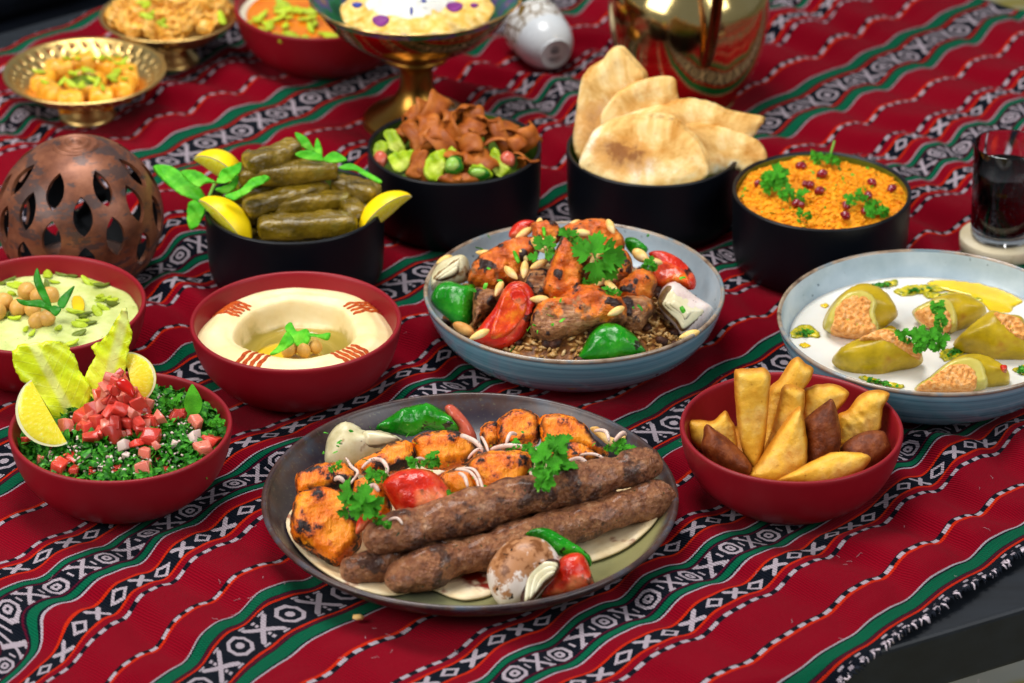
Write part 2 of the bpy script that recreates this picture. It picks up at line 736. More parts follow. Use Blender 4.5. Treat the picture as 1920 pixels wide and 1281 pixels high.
def blue_glaze():
    t = NT('blue_grey_glaze')
    sp = t.n('ShaderNodeSeparateXYZ')
    t.t.links.new(t.coord(), sp.inputs[0])
    z = sp.outputs[2]
    rings = t.noise(1.0, 3, .6, t.scalev(t.coord(), (3, 3, 260)))
    col = t.ramp(rings, [(.3, srgb('#416b7c')), (.5, srgb('#6494a6')), (.72, srgb('#93b2c0'))])
    rr = t.m('SQRT', t.m('ADD', t.m('POWER', sp.outputs[0], 2.0), t.m('POWER', sp.outputs[1], 2.0)))
    col = t.mix(t.smooth(t.noise(120, 2, .5, t.scalev(t.coord(), (1, 1, .5))), .70, .76), col, srgb('#2f4450'))
    col = t.mix(t.m('MULTIPLY', t.smooth(t.m('ADD', z, t.m('MULTIPLY', t.noise(60), .004)), .0475, .0535), .85), col, srgb('#5d4a3c'))
    t.bump(rings, .15, .0008)
    return t.fin(col, .25, .5, coat=.4)


M['blue_glaze'] = blue_glaze()


def blue_inner():
    t = NT('pale_blue_glaze')
    col = t.ramp(t.noise(30, 5, .6), [(.3, srgb('#9fb4c2')), (.7, srgb('#c0d0da'))])
    col = t.mix(t.smooth(t.noise(150, 2), .70, .75), col, srgb('#71828e'))
    return t.fin(col, .22, .5, coat=.5)


M['blue_inner'] = blue_inner()


def rim_mat():
    t = NT('brown_rim_glaze')
    col = t.ramp(t.noise(40, 4), [(.35, srgb('#5b4334')), (.5, srgb('#a08a74')), (.65, srgb('#6f7f88'))])
    return t.fin(col, .25, .5, coat=.5)


M['rim'] = rim_mat()


def platter_mat():
    t = NT('platter_glaze')
    sp = t.n('ShaderNodeSeparateXYZ')
    t.t.links.new(t.coord(), sp.inputs[0])
    rr = t.m('SQRT', t.m('ADD', t.m('POWER', sp.outputs[0], 2.0), t.m('POWER', sp.outputs[1], 2.0)))
    # glaze runs from slate purple (far, left) to olive (near, right)
    side = t.m('ADD', t.m('MULTIPLY', sp.outputs[0], 3.0), t.m('MULTIPLY', sp.outputs[1], -3.6))
    side = t.m('ADD', side, t.m('MULTIPLY', t.m('SUBTRACT', t.noise(22, 5, .65), .5), .7))
    base = t.ramp(t.m('ADD', t.m('MULTIPLY', side, .8), .42), [(.15, srgb('#2a212c')), (.42, srgb('#383038')), (.60, srgb('#66684c')), (.85, srgb('#827e52'))])
    rimc = t.ramp(t.noise(45, 4), [(.3, srgb('#241a22')), (.5, srgb('#46302a')), (.7, srgb('#3e4450'))])
    col = t.mix(t.smooth(t.m('ADD', rr, t.m('MULTIPLY', t.noise(60, 3), .006)), .134, .144), base, rimc)
    streak = t.noise(1.0, 2, .5, t.scalev(t.coord(), (200, 200, 20)))
    col = t.mix(t.m('MULTIPLY', t.smooth(t.noise(380, 2), .60, .72), .18), col, srgb('#8c8a66'))
    t.bump(t.noise(150, 3), .1, .0008)
    return t.fin(col, t.m('ADD', .24, t.m('MULTIPLY', t.noise(30), .2)), .5, coat=.1)


M['platter'] = platter_mat()


def metal(name, a, b, rough=.18, bscale=60, bump=.05, tarn=None):
    t = NT(name)
    col = t.ramp(t.noise(25, 5, .6), [(.3, srgb(a)), (.7, srgb(b))])
    if tarn:
        col = t.mix(t.smooth(t.noise(60, 5, .65), tarn[1], tarn[2]), col, srgb(tarn[0]))
    t.bump(t.noise(bscale, 3), bump, .001)
    return t.fin(col, t.m('ADD', rough - .05, t.m('MULTIPLY', t.noise(40, 4), .12)), .5, metal=1.0)


M['brass'] = metal('brass', '#e8c884', '#d8b26a', .32)
M['brass_pot'] = metal('polished_brass', '#e8cc8c', '#dcbc74', .13, 14, .12)
M['brass_dark'] = metal('worn_brass', '#b0813a', '#8f6428', .3)


def copper():
    t = NT('aged_copper')
    sp = t.scalev(t.coord(), (1, 1, 1))
    col = t.ramp(t.noise(30, 5, .65), [(.32, srgb('#4a281a')), (.5, srgb('#78462f')), (.7, srgb('#966044'))])
    blk = t.noise(1.0, 4, .7, t.scalev(t.coord(), (38, 38, 110)))
    col = t.mix(t.m('MULTIPLY', t.smooth(t.m('MULTIPLY', blk, t.m('ADD', .62, t.m('MULTIPLY', t.noise(22, 2), .8))), .52, .60), .75), col, srgb('#3c3637'))
    t.bump(t.noise(140, 4), .22, .001)
    return t.fin(col, .42, .5, metal=.3)


M['copper'] = copper()
M['lantern_in'] = food('iron_and_inner_shade', ['#0c0f14', '#14191f'], 60, .6)  # candle cup metal; on the shell's inner faces it is painted shade


def glass(name, col=(1, 1, 1, 1), rough=0.0, ior=1.45):
    t = NT(name)
    return t.fin(col, rough, .5, trans=1.0, ior=ior)


M['glass'] = glass('clear_glass')
M['cola'] = food('dark_drink', ['#070303', '#0a0404'], 20, .05, 0)
M['porcelain'] = food('white_porcelain', ['#dde2e7', '#e6eaee'], 20, .18, .02, coat=.5)


def cup_gold():
    t = NT('gilt_band')
    v = t.vor(90, feature='DISTANCE_TO_EDGE')
    n = t.m('ADD', v, t.m('MULTIPLY', t.m('SUBTRACT', t.noise(160, 3), .5), .12))
    k = t.smooth(n, .05, .10)
    col = t.mix(k, srgb('#a87f2c'), srgb('#e2e0dc'))
    return t.fin(col, .25, .5, metal=t.m('MULTIPLY', t.m('SUBTRACT', 1.0, k), .7))


M['gilt'] = cup_gold()
M['stamp'] = food('grey_stamp', ['#5c5c66', '#6c6c75'], 60, .5, 0)


def table_mat():
    t = NT('black_painted_wood')
    g = t.noise(1.0, 5, .6, t.scalev(t.coord(), (6, 60, 60)))
    col = t.ramp(g, [(.3, srgb('#0e1116')), (.7, srgb('#1a1f26'))])
    col = t.mix(t.smooth(t.noise(500, 2), .78, .82), col, srgb('#5a6068'))
    t.bump(g, .12, .001)
    return t.fin(col, .5, .4)


M['table'] = table_mat()


def floor_mat():
    t = NT('patterned_floor_tile')
    v = t.vor(5.5, out='Distance', rnd=.2)
    ring = t.m('MULTIPLY', t.smooth(v, .28, .34), t.m('SUBTRACT', 1.0, t.smooth(v, .44, .5)))
    base = t.ramp(t.noise(3, 3), [(.35, srgb('#8a979a')), (.65, srgb('#c9bda4'))])
    col = t.mix(ring, base, srgb('#a8983a'))
    return t.fin(col, .5, .4)


M['floor'] = floor_mat()
M['coaster'] = food('pale_wood', ['#c9b996', '#d9cdb2'], 30, .6, .2, 200, streak=(1, 1, 8), spots=[('#a8905f', 55, .6, .7)])
M['bench'] = food('dark_bench', ['#05070b', '#0d1119'], 20, .4, .05)

# food
M['tab_green'] = food('chopped_parsley', ['#0c3a03', '#267610', '#66bc38'], 260, .45, .2, randhue=.2)
M['parsley'] = food('parsley_leaf', ['#1c6a0c', '#3c9c14', '#6cc42c'], 90, .42, .7, 260, .0010, randhue=.25)
M['mint'] = food('mint_leaf', ['#2f9410', '#52b81c', '#84d43a'], 60, .5, .8, 160, .0016, randhue=.2, spec=.25)
M['stem'] = food('herb_stem', ['#5f9a34', '#7fb348'], 100, .45, .1)
M['tomato_dice'] = food('diced_tomato', ['#b00e0a', '#dc2a1c', '#ee6450'], 150, .12, .5, 190, .0012, sss=.12, coat=.6, randhue=.7, spots=[('#eaa48c', 190, .58, .70), ('#8a0a06', 120, .62, .72)])
M['onion_dice'] = food('diced_onion', ['#c9a8a0', '#e0cfc4'], 150, .25, .1, sss=.2, randhue=.2)
M['tomato_dice_pale'] = food('pale_tomato_dice', ['#d4402e', '#ec7862', '#f4a890'], 170, .12, .5, 190, .0012, sss=.2, coat=.6, randhue=.4, spots=[('#f6d0b8', 200, .62, .72)])
M['tomato_skin'] = food('grilled_tomato_skin', ['#a81006', '#cc260c', '#de5a34'], 60, .26, .9, 75, .0028, coat=.05, spec=.5, spots=[('#3a0a05', 95, .59, .67), ('#ee8a58', 38, .52, .72)])
M['tomato_cut'] = food('tomato_flesh', ['#b01a08', '#e0480c', '#f08a18'], 80, .28, .7, 130, .002, coat=.25, sss=.1, spec=.5, spots=[('#5a0c06', 70, .66, .72)])
M['tomato_pale'] = food('pale_tomato', ['#b84a34', '#d06a52'], 70, .25, .2, coat=.4, sss=.2)
M['pepper'] = food('green_pepper', ['#075a04', '#12820a', '#3aa61c'], 40, .20, .7, 110, .0026, coat=.1, spec=.5, spots=[('#22200c', 70, .62, .68), ('#8ab85a', 330, .68, .76)])
M['onion'] = food('grilled_onion', ['#a99a6c', '#cfc49c', '#ddd6bc'], 40, .3, .2, 120, .0008, sss=.1, spots=[('#2a1408', 95, .63, .70), ('#8a5a24', 70, .56, .68)])
M['onion_red'] = food('purple_tinged_onion', ['#c4a6a0', '#d8c4bc', '#e4d8d0'], 60, .28, .15, sss=.2, streak=(1, 1, 1), spots=[('#4a2c20', 420, .66, .72)])
M['onion_sliver'] = food('onion_sliver', ['#b98f80', '#d3b5a6', '#e2cdc0'], 120, .3, .15, sss=.2, spots=[('#4a2a1c', 500, .62, .70)])


def chicken():
    t = NT('grilled_chicken')
    co = t.coord()
    col = t.ramp(t.noise(55, 4, .6), [(.28, srgb('#e06004')), (.45, srgb('#fb8406')), (.62, srgb('#ff9c14')), (.8, srgb('#ffb640'))])
    fib = t.noise(1.0, 4, .6, t.scalev(co, (420, 90, 160)))
    lump = t.at('lump')
    n = t.m('ADD', t.m('MULTIPLY', lump, .30), t.m('SUBTRACT', t.noise(190, 6, .75), .42))
    red = t.smooth(n, .06, .26)
    col = t.mix(t.m('MULTIPLY', red, .7), col, srgb('#a83206'))
    edge = t.m('MULTIPLY', t.m('SUBTRACT', 1.0, t.smooth(t.at('rimd'), .0016, .0065)), t.smooth(t.noise(75, 5, .7), .45, .53))
    ch = t.m('MAXIMUM', t.smooth(n, .23, .31), edge)
    col = t.mix(ch, col, srgb('#1c0805'))
    t.bump(t.m('ADD', fib, t.noise(260, 4)), .75, .002)
    return t.fin(col, t.m('ADD', .36, t.m('MULTIPLY', ch, .25)), .5, sss=.1, coat=.08)


M['chicken'] = chicken()


def kebab():
    t = NT('minced_kebab')
    col = t.ramp(t.noise(140, 5, .65), [(.28, srgb('#502614')), (.45, srgb('#8c5434')), (.6, srgb('#aa7048')), (.78, srgb('#cfa27a'))])
    n = t.m('ADD', t.m('MULTIPLY', t.at('lump'), .35), t.m('SUBTRACT', t.noise(120, 5, .7), .46))
    col = t.mix(t.m('MULTIPLY', t.smooth(n, .12, .36), .7), col, srgb('#3a150a'))
    pk = t.m('MULTIPLY', t.smooth(t.m('ADD', t.at('lump'), t.m('MULTIPLY', t.m('SUBTRACT', t.noise(240, 5, .7), .5), 2.0)), .34, .70), .6)
    col = t.mix(pk, col, srgb('#2c0e06'))
    col = t.mix(t.smooth(t.noise(330, 1, .5), .72, .76), col, srgb('#2a3a14'))
    col = t.mix(t.m('MULTIPLY', t.smooth(t.noise(480, 2, .5), .66, .74), .6), col, srgb('#b98e6c'))
    t.bump(t.m('ADD', t.m('MULTIPLY', t.vor(330), .8), t.noise(420, 5, .75)), .9, .0028)
    return t.fin(col, .36, .5, coat=.2)


M['kebab'] = kebab()


def lamb():
    t = NT('glazed_lamb')
    co = t.coord()
    sp = t.n('ShaderNodeNewGeometry')
    nz = t.n('ShaderNodeSeparateXYZ')
    t.t.links.new(sp.outputs['Normal'], nz.inputs[0])
    fib = t.noise(1.0, 5, .65, t.scalev(co, (60, 200, 260)), 1.0)
    meat = t.ramp(fib, [(.3, srgb('#5a2c14')), (.5, srgb('#a0683c')), (.72, srgb('#c89868'))])
    sauce = t.ramp(t.noise(70, 4), [(.3, srgb('#a83c06')), (.5, srgb('#e06c0c')), (.7, srgb('#f4962c'))])
    k = t.smooth(t.m('ADD', t.at('sauce'), t.m('MULTIPLY', t.m('SUBTRACT', t.noise(60, 4, .6), .5), 1.6)), .42, .58)
    col = t.mix(k, meat, sauce)
    n = t.m('ADD', t.m('MULTIPLY', t.at('lump'), .4), t.m('SUBTRACT', t.noise(120, 4, .65), .48))
    ed = t.m('MULTIPLY', t.m('SUBTRACT', 1.0, t.smooth(t.at('rimd'), .0008, .004)), t.smooth(t.noise(90, 5, .7), .45, .55))
    col = t.mix(t.m('MAXIMUM', t.smooth(n, .17, .30), t.m('MULTIPLY', ed, .8)), col, srgb('#2a0e06'))
    t.bump(t.m('ADD', fib, t.noise(300, 3)), .9, .0022)
    return t.fin(col, .36, .5, sss=.06, coat=.1)


M['lamb'] = lamb()
M['rice'] = food('spiced_rice', ['#3a1e0c', '#6e4018', '#a06a30'], 150, .4, .9, randhue=.2)
M['mince'] = food('dark_mince', ['#1c0c08', '#3a1c10', '#5a321c'], 200, .5, .6, 300, .002)
M['nut'] = food('toasted_pine_nut', ['#dca048', '#f0c878', '#f8deaa'], 90, .35, .1, sss=.15, randhue=.25)
M['almond'] = food('toasted_almond', ['#b8742c', '#d6a25c'], 80, .4, .2, randhue=.2)
M['yogurt'] = food('yogurt_sauce', ['#dedad0', '#e6e3dc'], 20, .25, .03, sss=.1, coat=.1)
M['oil'] = food('olive_oil', ['#d8b004', '#f0cc08'], 40, .05, .05, coat=1.0)
M['oil_herb'] = food('herb_oil', ['#4a6a10', '#b0a414', '#e4cc1c'], 200, .2, .5, coat=.5)
M['zucchini'] = food('stuffed_marrow_skin', ['#8e7608', '#b89a14', '#d0ae2a'], 40, .33, .4, 90, .0016, coat=.08, sss=.1, spots=[('#a8602a', 30, .62, .74)], streak=(1, 1, 1))
M['zucchini_flesh'] = food('marrow_flesh', ['#b4a43c', '#ccbc62'], 60, .3, .1, sss=.15, coat=.3)
M['stuffing'] = food('rice_stuffing', ['#c07030', '#eaa050', '#f8c488'], 260, .4, .9, 420, .002)
M['hummus'] = food('hummus', ['#e6cc90', '#f0daa4', '#f4e2b6'], 30, .42, .25, 60, .0015, sss=.12)
M['paprika'] = food('paprika', ['#8e2c06', '#b04408', '#c65e14'], 300, .7, .5, 500, .001)
M['chickpea'] = food('chickpea', ['#b9822f', '#d2a050', '#dcb46e'], 60, .32, .1, sss=.1, randhue=.15)
M['greenhum'] = food('green_hummus', ['#b0ba62', '#c8d082', '#d6dc9c'], 40, .5, .5, 110, .002, sss=.1, spots=[('#6f8a34', 420, .66, .72)])
M['pist'] = food('pistachio', ['#86a010', '#b0c824', '#d0da50'], 120, .4, .2, randhue=.35)
M['pist_dark'] = food('pistachio_skin', ['#3f5a14', '#5f7a1c', '#8a5a40'], 160, .4, .2, randhue=.3)
M['basil'] = food('basil_leaf', ['#1c6a0c', '#2f8a18'], 60, .35, .4, 160, .001)


def lettuce():
    t = NT('romaine_leaf')
    uv = t.n('ShaderNodeSeparateXYZ')
    t.t.links.new(t.coord('UV'), uv.inputs[0])
    u, v = uv.outputs[0], uv.outputs[1]
    col = t.ramp(t.noise(35, 4), [(.3, srgb('#c0d80c')), (.5, srgb('#daea1c')), (.7, srgb('#ecf250'))])
    a = t.m('ABSOLUTE', u)
    mid = t.m('SUBTRACT', 1.0, t.smooth(a, .02, .07))
    vein = t.m('ABSOLUTE', t.m('SINE', t.m('MULTIPLY', t.m('ADD', t.m('SUBTRACT', v, t.m('MULTIPLY', a, .8)), t.m('MULTIPLY', t.noise(30, 2), .12)), 24.0)))
    vein = t.m('SUBTRACT', 1.0, t.smooth(vein, .02, .30))
    k = t.m('MAXIMUM', t.m('MULTIPLY', mid, .55), t.m('MULTIPLY', vein, .09))
    col = t.mix(k, col, srgb('#e6eaa4'))
    t.bump(t.m('ADD', t.m('MULTIPLY', vein, .05), t.noise(85, 4, .55)), .7, .0028)
    m_ = t.fin(col, .38, .5, coat=.15)
    return m_


M['lettuce'] = lettuce()


def lemon_flesh():
    t = NT('lemon_flesh')
    sp = t.n('ShaderNodeSeparateXYZ')
    t.t.links.new(t.coord('UV'), sp.inputs[0])
    f = t.noise(1.0, 3, .6, t.scalev(t.coord('UV'), (26, 5, 1)))
    col = t.ramp(f, [(.3, srgb('#efda1c')), (.55, srgb('#f7e840')), (.8, srgb('#fcf59c'))])
    t.bump(f, .3, .001)
    return t.fin(col, .15, .5, sss=.3, coat=.6)


M['lemon_flesh'] = lemon_flesh()
M['lemon_peel'] = food('lemon_peel', ['#f6cc04', '#fcdc10'], 40, .35, .25, 420, .0006)
M['lemon_pith'] = food('lemon_pith', ['#ddd9a4', '#e6e2bc'], 60, .5, .1)
M['dolma'] = food('vine_leaf', ['#40340a', '#70590f', '#9a7e24'], 75, .22, 1.0, 110, .0035, coat=.35, spec=.5, streak=(.4, 1.2, 1.2), randhue=.3, spots=[('#7d6e2a', 60, .6, .75)])
M['chip'] = food('fried_bread_chip', ['#743208', '#9c5014', '#b86c2a'], 50, .5, .3, 300, .0006, randhue=.25)
M['salad_leaf'] = food('salad_leaf', ['#6a9a0c', '#a4bc1e', '#d8de70'], 50, .35, .5, 150, .0015, randhue=.3)
M['cuke'] = food('cucumber_skin', ['#0f5a10', '#2a7a1c'], 60, .2, .2, coat=.4)
M['cuke_in'] = food('cucumber_flesh', ['#7fb040', '#a6c860'], 90, .25, .2, sss=.2, coat=.3)


def pita():
    t = NT('flat_bread')
    col = t.ramp(t.noise(20, 5, .65, None, .6), [(.36, srgb('#c68a3a')), (.47, srgb('#e6ba70')), (.56, srgb('#f2d69c')), (.65, srgb('#faf0d8'))])
    b = t.m('ADD', t.noise(18, 6, .75), t.m('MULTIPLY', t.at('toast'), t.m('ADD', .18, t.m('MULTIPLY', t.noise(170, 4, .7), .7))))
    col = t.mix(t.m('MULTIPLY', t.smooth(b, .54, .74), .75), col, srgb('#cc8a38'))
    col = t.mix(t.m('MULTIPLY', t.smooth(b, .74, .98), .75), col, srgb('#6e3010'))
    col = t.mix(t.m('MULTIPLY', t.smooth(t.noise(260, 3), .62, .72), .3), col, srgb('#a86a2c'))
    t.bump(t.m('ADD', t.noise(60, 4), t.noise(260, 3)), .35, .0012)
    return t.fin(col, .65, .3, sss=.08)


M['pita'] = pita()
M['bulgur'] = food('orange_bulgur', ['#e07406', '#f49a08', '#fcb428'], 160, .42, .9, 260, .003, sss=.1, spots=[('#6a5a10', 170, .68, .74)])
M['seed'] = food('pomegranate_seed', ['#5c0412', '#9a0e26'], 60, .08, .05, coat=1.0, sss=.2)


def fry():
    t = NT('fried_pastry')
    col = t.ramp(t.noise(38, 5, .6), [(.3, srgb('#d8921c')), (.5, srgb('#efb63c')), (.7, srgb('#f7d074'))])
    col = t.mix(t.m('MULTIPLY', t.smooth(t.noise(30, 4, .6), .54, .72), .8), col, srgb('#c87a18'))
    e = t.m('SUBTRACT', 1.0, t.smooth(t.m('ADD', t.at('rimd'), t.m('MULTIPLY', t.m('SUBTRACT', t.noise(120, 3), .5), .004)), .0004, .0038))
    col = t.mix(t.m('MULTIPLY', e, .8), col, srgb('#b86a14'))
    bl = t.vor(170)
    col = t.mix(t.m('MULTIPLY', t.smooth(t.noise(420, 2), .66, .72), .5), col, srgb('#a85c14'))
    t.bump(t.m('ADD', t.m('MULTIPLY', bl, .5), t.noise(190, 5, .65)), .55, .0016)
    return t.fin(col, .45, .35)


M['fry'] = fry()
M['kibbeh'] = food('fried_kibbeh', ['#4c1e0a', '#743614', '#8e4c20'], 90, .5, .7, 260, .0016, coat=.0, spots=[('#9a5a2a', 330, .66, .74)])
M['flat_under'] = food('spiced_flat_bread', ['#d8b888', '#e8d0a4', '#f0e0c0'], 40, .6, .3, 200, .001, spots=[('#8a1c06', 46, .56, .68)])
M['kunafa'] = food('syrup_pastry_strand', ['#d08a20', '#f0b44a', '#f8d078'], 120, .3, .6, 300, .002, coat=.4, randhue=.25)
M['baklava'] = food('syrup_pastry', ['#d08410', '#f2ac2c', '#f8c458'], 80, .28, .6, 220, .002, coat=.4, randhue=.2)
M['jam'] = food('orange_pudding', ['#c85c06', '#e88410', '#d46410'], 30, .18, .15, 120, .001, coat=.5)
M['edging'] = food('pale_edge', ['#dccfb4', '#e8dfca'], 40, .4, .1)
M['ricewhite'] = food('white_rice', ['#dcdad0', '#eceae2'], 200, .5, .8, 400, .002)
M['riceyellow'] = food('saffron_rice', ['#e0a430', '#f0c468', '#f6dca0'], 120, .5, .8, 380, .002)
M['petal'] = food('purple_petal', ['#6a1a6a', '#8f3a8c'], 80, .5, .2)
M['petal_blue'] = food('blue_petal', ['#20308a', '#3a4aa8'], 80, .5, .2)


def enamel():
    t = NT('painted_enamel')
    col = t.ramp(t.noise(34, 4, .6), [(.35, srgb('#0d4a2c')), (.48, srgb('#1c6a3a')), (.56, srgb('#4a3a7a')), (.68, srgb('#8a6a4a'))])
    return t.fin(col, .3, .5, coat=.4)


M['enamel'] = enamel()
# ---------------------------------------------------------------- the table and the cloth
RED_AT = {'parsley salad': (-.2792, -.2262), 'hummus': (-.1629, -.0674), 'pastries': (.1993, -.2271), 'green': (-.3579, -.0402)}
PLATTER = (-.0295, -.2827)
GREY = (.0477, -.0091)
YOG = (.3163, -.058)
DOLMA, SALAD, PITA, BULGUR = (-.1732, .1114), (-.0474, .2158), (.1163, .2122), (.2486, .1341)
PIERCED = tuple(at(159, 133, .043)[:2])
NESTS = tuple(at(318, 27, .046)[:2])
PUDDING = tuple(at(604, 8, .055)[:2])
COMPOTE = tuple(at(782, 228, 0)[:2])
POT = tuple(at(1287, 183, 0)[:2])
LANTERN = tuple(at(150, 406, .0522)[:2])
GLASS = tuple(at(1878, 452, .006)[:2])
CUP = tuple(at(1022, 85, .02)[:2])
PRESS = [(*p, .05) for p in RED_AT.values()] + [(*PLATTER, .10), (*GREY, .075), (*YOG, .075), (*DOLMA, .065), (*SALAD, .065), (*PITA, .065),
         (*BULGUR, .065), (*PIERCED, .024), (*NESTS, .024), (*PUDDING, .05), (*COMPOTE, .04), (*POT, .04), (*LANTERN, .045), (*GLASS, .03), (*CUP, .02)]

A47 = R(47)
CU = np.array([math.cos(A47), math.sin(A47)])
CV = np.array([-math.sin(A47), math.cos(A47)])
NEAR_P, NEAR_D = np.array([.243, -.428]), np.array([math.cos(R(25.6)), math.sin(R(25.6))])


def cloth_z(xy):
    """height of the cloth above the table at points xy"""
    u, v = xy @ CU, xy @ CV
    d = np.abs((v + .481 + .152) % .304 - .152)
    stiff = np.clip((.040 - d) / .015, 0, 1)
    amp = .0072 - .0045 * stiff
    q = np.c_[u / .16, v / .065, 0 * u]
    ph = 2.3 * vnoise(q, 1, 3) + 1.2 * vnoise(np.c_[u / .09, v / .05, 0 * u], 1, 9)
    w = np.sin(2 * PI * u / .066 + ph)
    w = w * .8 + .2 * np.sin(4 * PI * u / .066 + 2 * ph + .8)
    mod = np.clip(.86 + .55 * (xy[:, 0] * .5 + xy[:, 1]) + .18 * vnoise(np.c_[u / .2, v / .2, 0 * u], 1, 33), .6, 1.15) * (.4 + .75 * (vnoise(np.c_[u / .13, v / .10, 0 * u], 1, 21) * .5 + .5))
    h = amp * mod * (1 + w) + .0012 * (1 + vnoise(np.c_[u, v, 0 * u], 22, 5))
    press = np.ones(len(u))
    for x, y, r in PRESS:
        dd = np.hypot(xy[:, 0] - x, xy[:, 1] - y)
        t = np.clip((dd - r) / .035, 0, 1)
        press = np.minimum(press, t * t * (3 - 2 * t))
    h = h * press
    # beyond the table's near edge the cloth falls
    nrm = np.array([NEAR_D[1], -NEAR_D[0]])
    s = (xy - NEAR_P) @ nrm
    over = np.clip(s - .002, 0, None)
    h = h - over * over / (over + .02) * 1.1
    return h


def cloth_warp(xy):
    C = np.array([(-.169, -.415, .024), (-.21, -.24, .022), (.09, -.17, 0), (.39, .346, -.026), (.30, .48, -.024), (-.2, .4, 0), (-.43, .6, 0),
                  (.3, -.36, 0), (.2, -.42, 0), (.4, -.2, 0), (-.34, -.375, .018), (-.28, -.466, -.02), (-.35, -.466, -.055), (-.235, -.466, .0), (-.15, -.47, .012), (0, -.45, .008),
                  (0, .2, -.005), (.1, .7, -.012), (-.35, .1, .01), (.0, -.3, .008), (-.4, -.1, .02)])
    w = np.zeros(len(xy)); s = np.zeros(len(xy))
    for x, y, k in C:
        g = 1 / ((xy[:, 0] - x) ** 2 + (xy[:, 1] - y) ** 2 + .0016) ** 1.6
        w += g; s += g * k
    return s / w


def build_cloth():
    st = .0032
    us = np.arange(-.78, .794, st)
    vs = np.arange(-.4748, .7245, st)
    U, Vv = np.meshgrid(us, vs, indexing='ij')
    u, v = U.ravel(), Vv.ravel()
    xy = np.outer(u, CU) + np.outer(v, CV)
    nu, nv = U.shape
    # the edges wander a little
    xy = xy + np.outer(np.where(Vv.ravel() < -.474, .0012, 0) * vnoise(np.c_[u, u * 0, u * 0], 90, 4), CV)
    z = cloth_z(xy)
    pat = v - cloth_warp(xy)
    keep_edge = np.clip((v + .4748) / .03, 0, 1)
    pat = pat * keep_edge + v * (1 - keep_edge)
    V = np.c_[xy, z]
    idx = np.arange(nu * nv).reshape(nu, nv)
    F = np.stack([idx[:-1, :-1].ravel(), idx[1:, :-1].ravel(), idx[1:, 1:].ravel(), idx[:-1, 1:].ravel()], 1)
    me = bpy.data.meshes.new('tablecloth')
    me.vertices.add(len(V)); me.vertices.foreach_set('co', V.ravel())
    me.loops.add(F.size); me.loops.foreach_set('vertex_index', F.ravel().astype(np.int32))
    me.polygons.add(len(F))
    me.polygons.foreach_set('loop_start', np.arange(0, F.size, 4, dtype=np.int32))
    me.polygons.foreach_set('loop_total', np.full(len(F), 4, np.int32))
    me.polygons.foreach_set('use_smooth', np.ones(len(F), bool))
    uvl = me.uv_layers.new(name='UVMap')
    uvl.data.foreach_set('uv', np.c_[u + .040 * np.log1p(np.exp(u / .15)), pat][F.ravel()].astype(np.float32).ravel())
    me.materials.append(M['cloth'])
    me.update(calc_edges=True)
    root = empty('tablecloth', (0, 0, 0), 'crimson woven cloth with green and black and white striped bands spread over the black table', 'tablecloth')
    ob('woven_cloth', me, root)
    # frayed fringe of short yarn ends on the near cut edge
    mb = {0: MB(), 1: MB()}
    uu = -.2
    while uu < .8:
        base = CU * uu + CV * -.4742
        for k in range(2):
            a = uu + rng.uniform(-.002, .002)
            b0 = CU * a + CV * -.4742
            ln = rng.uniform(.0012, .0038)
            b1 = b0 - CV * ln + CU * rng.uniform(-.003, .003)
            zz = float(cloth_z(b0[None])[0]) + .0004
            P = [(*(b0 + CV * .001), zz), (*((b0 + b1) / 2), zz + rng.uniform(-.001, .0012)), (*b1, max(zz - .003, -.0035) + rng.uniform(0, .001))]
            white = rng.random() > .72
            mb[1 if white else 0].add(*tubepath(P, [.0007, .0007, .0004] if not white else [.0009, .0008, .0004], 5))
        uu += .0036
    for k, m_ in ((0, 'yarn_navy'), (1, 'yarn_white')):
        M[m_] = food(m_, ['#0e1420', '#141b28'] if k == 0 else ['#c4b4bd', '#d6c6ce'], 200, .9, .2)
        f = ob('fringe', mesh('fringe', mb[k].V, mb[k].F, M[m_]), root)
        f['kind'] = 'stuff'

    # lint and pulled threads lying on the weave
    lint = MB()
    for k in range(150):
        b = at(rng.uniform(20, 1900), rng.uniform(250, 1270), 0)[:2]
        if any(math.hypot(b[0] - x, b[1] - y) < r + .035 for x, y, r in PRESS):
            continue
        a = rng.uniform(0, 6.3); L_ = rng.uniform(.002, .006)
        P = []
        for j in range(5):
            q = b + np.array([math.cos(a + .5 * math.sin(j)), math.sin(a + .5 * math.sin(j))]) * L_ * (j / 4 - .5)
            P.append((*q, float(cloth_z(q[None])[0]) + .0006 + .0006 * (j % 2)))
        lint.add(*tubepath(np.array(P), .00011, 4))
    M['lint'] = food('lint', ['#a08890', '#c0a8b0'], 100, .9, .0)
    f = ob('lint', mesh('lint', lint.V, lint.F, M['lint']), root)
    f['kind'] = 'stuff'


build_cloth()


def prism(poly, z0, z1, bev, mat, name, parent=None):
    bm = bmesh.new()
    vs = [bm.verts.new((x, y, z0)) for x, y in poly]
    f = bm.faces.new(vs)
    r = bmesh.ops.extrude_face_region(bm, geom=[f])
    for v in [g for g in r['geom'] if isinstance(g, bmesh.types.BMVert)]:
        v.co.z = z1
    bmesh.ops.recalc_face_normals(bm, faces=bm.faces)
    if bev:
        bmesh.ops.bevel(bm, geom=list(bm.edges), offset=bev, segments=3, affect='EDGES', profile=.5)
    me = bpy.data.meshes.new(name)
    bm.to_mesh(me); bm.free()
    me.materials.append(mat)
    return ob(name, me, parent)


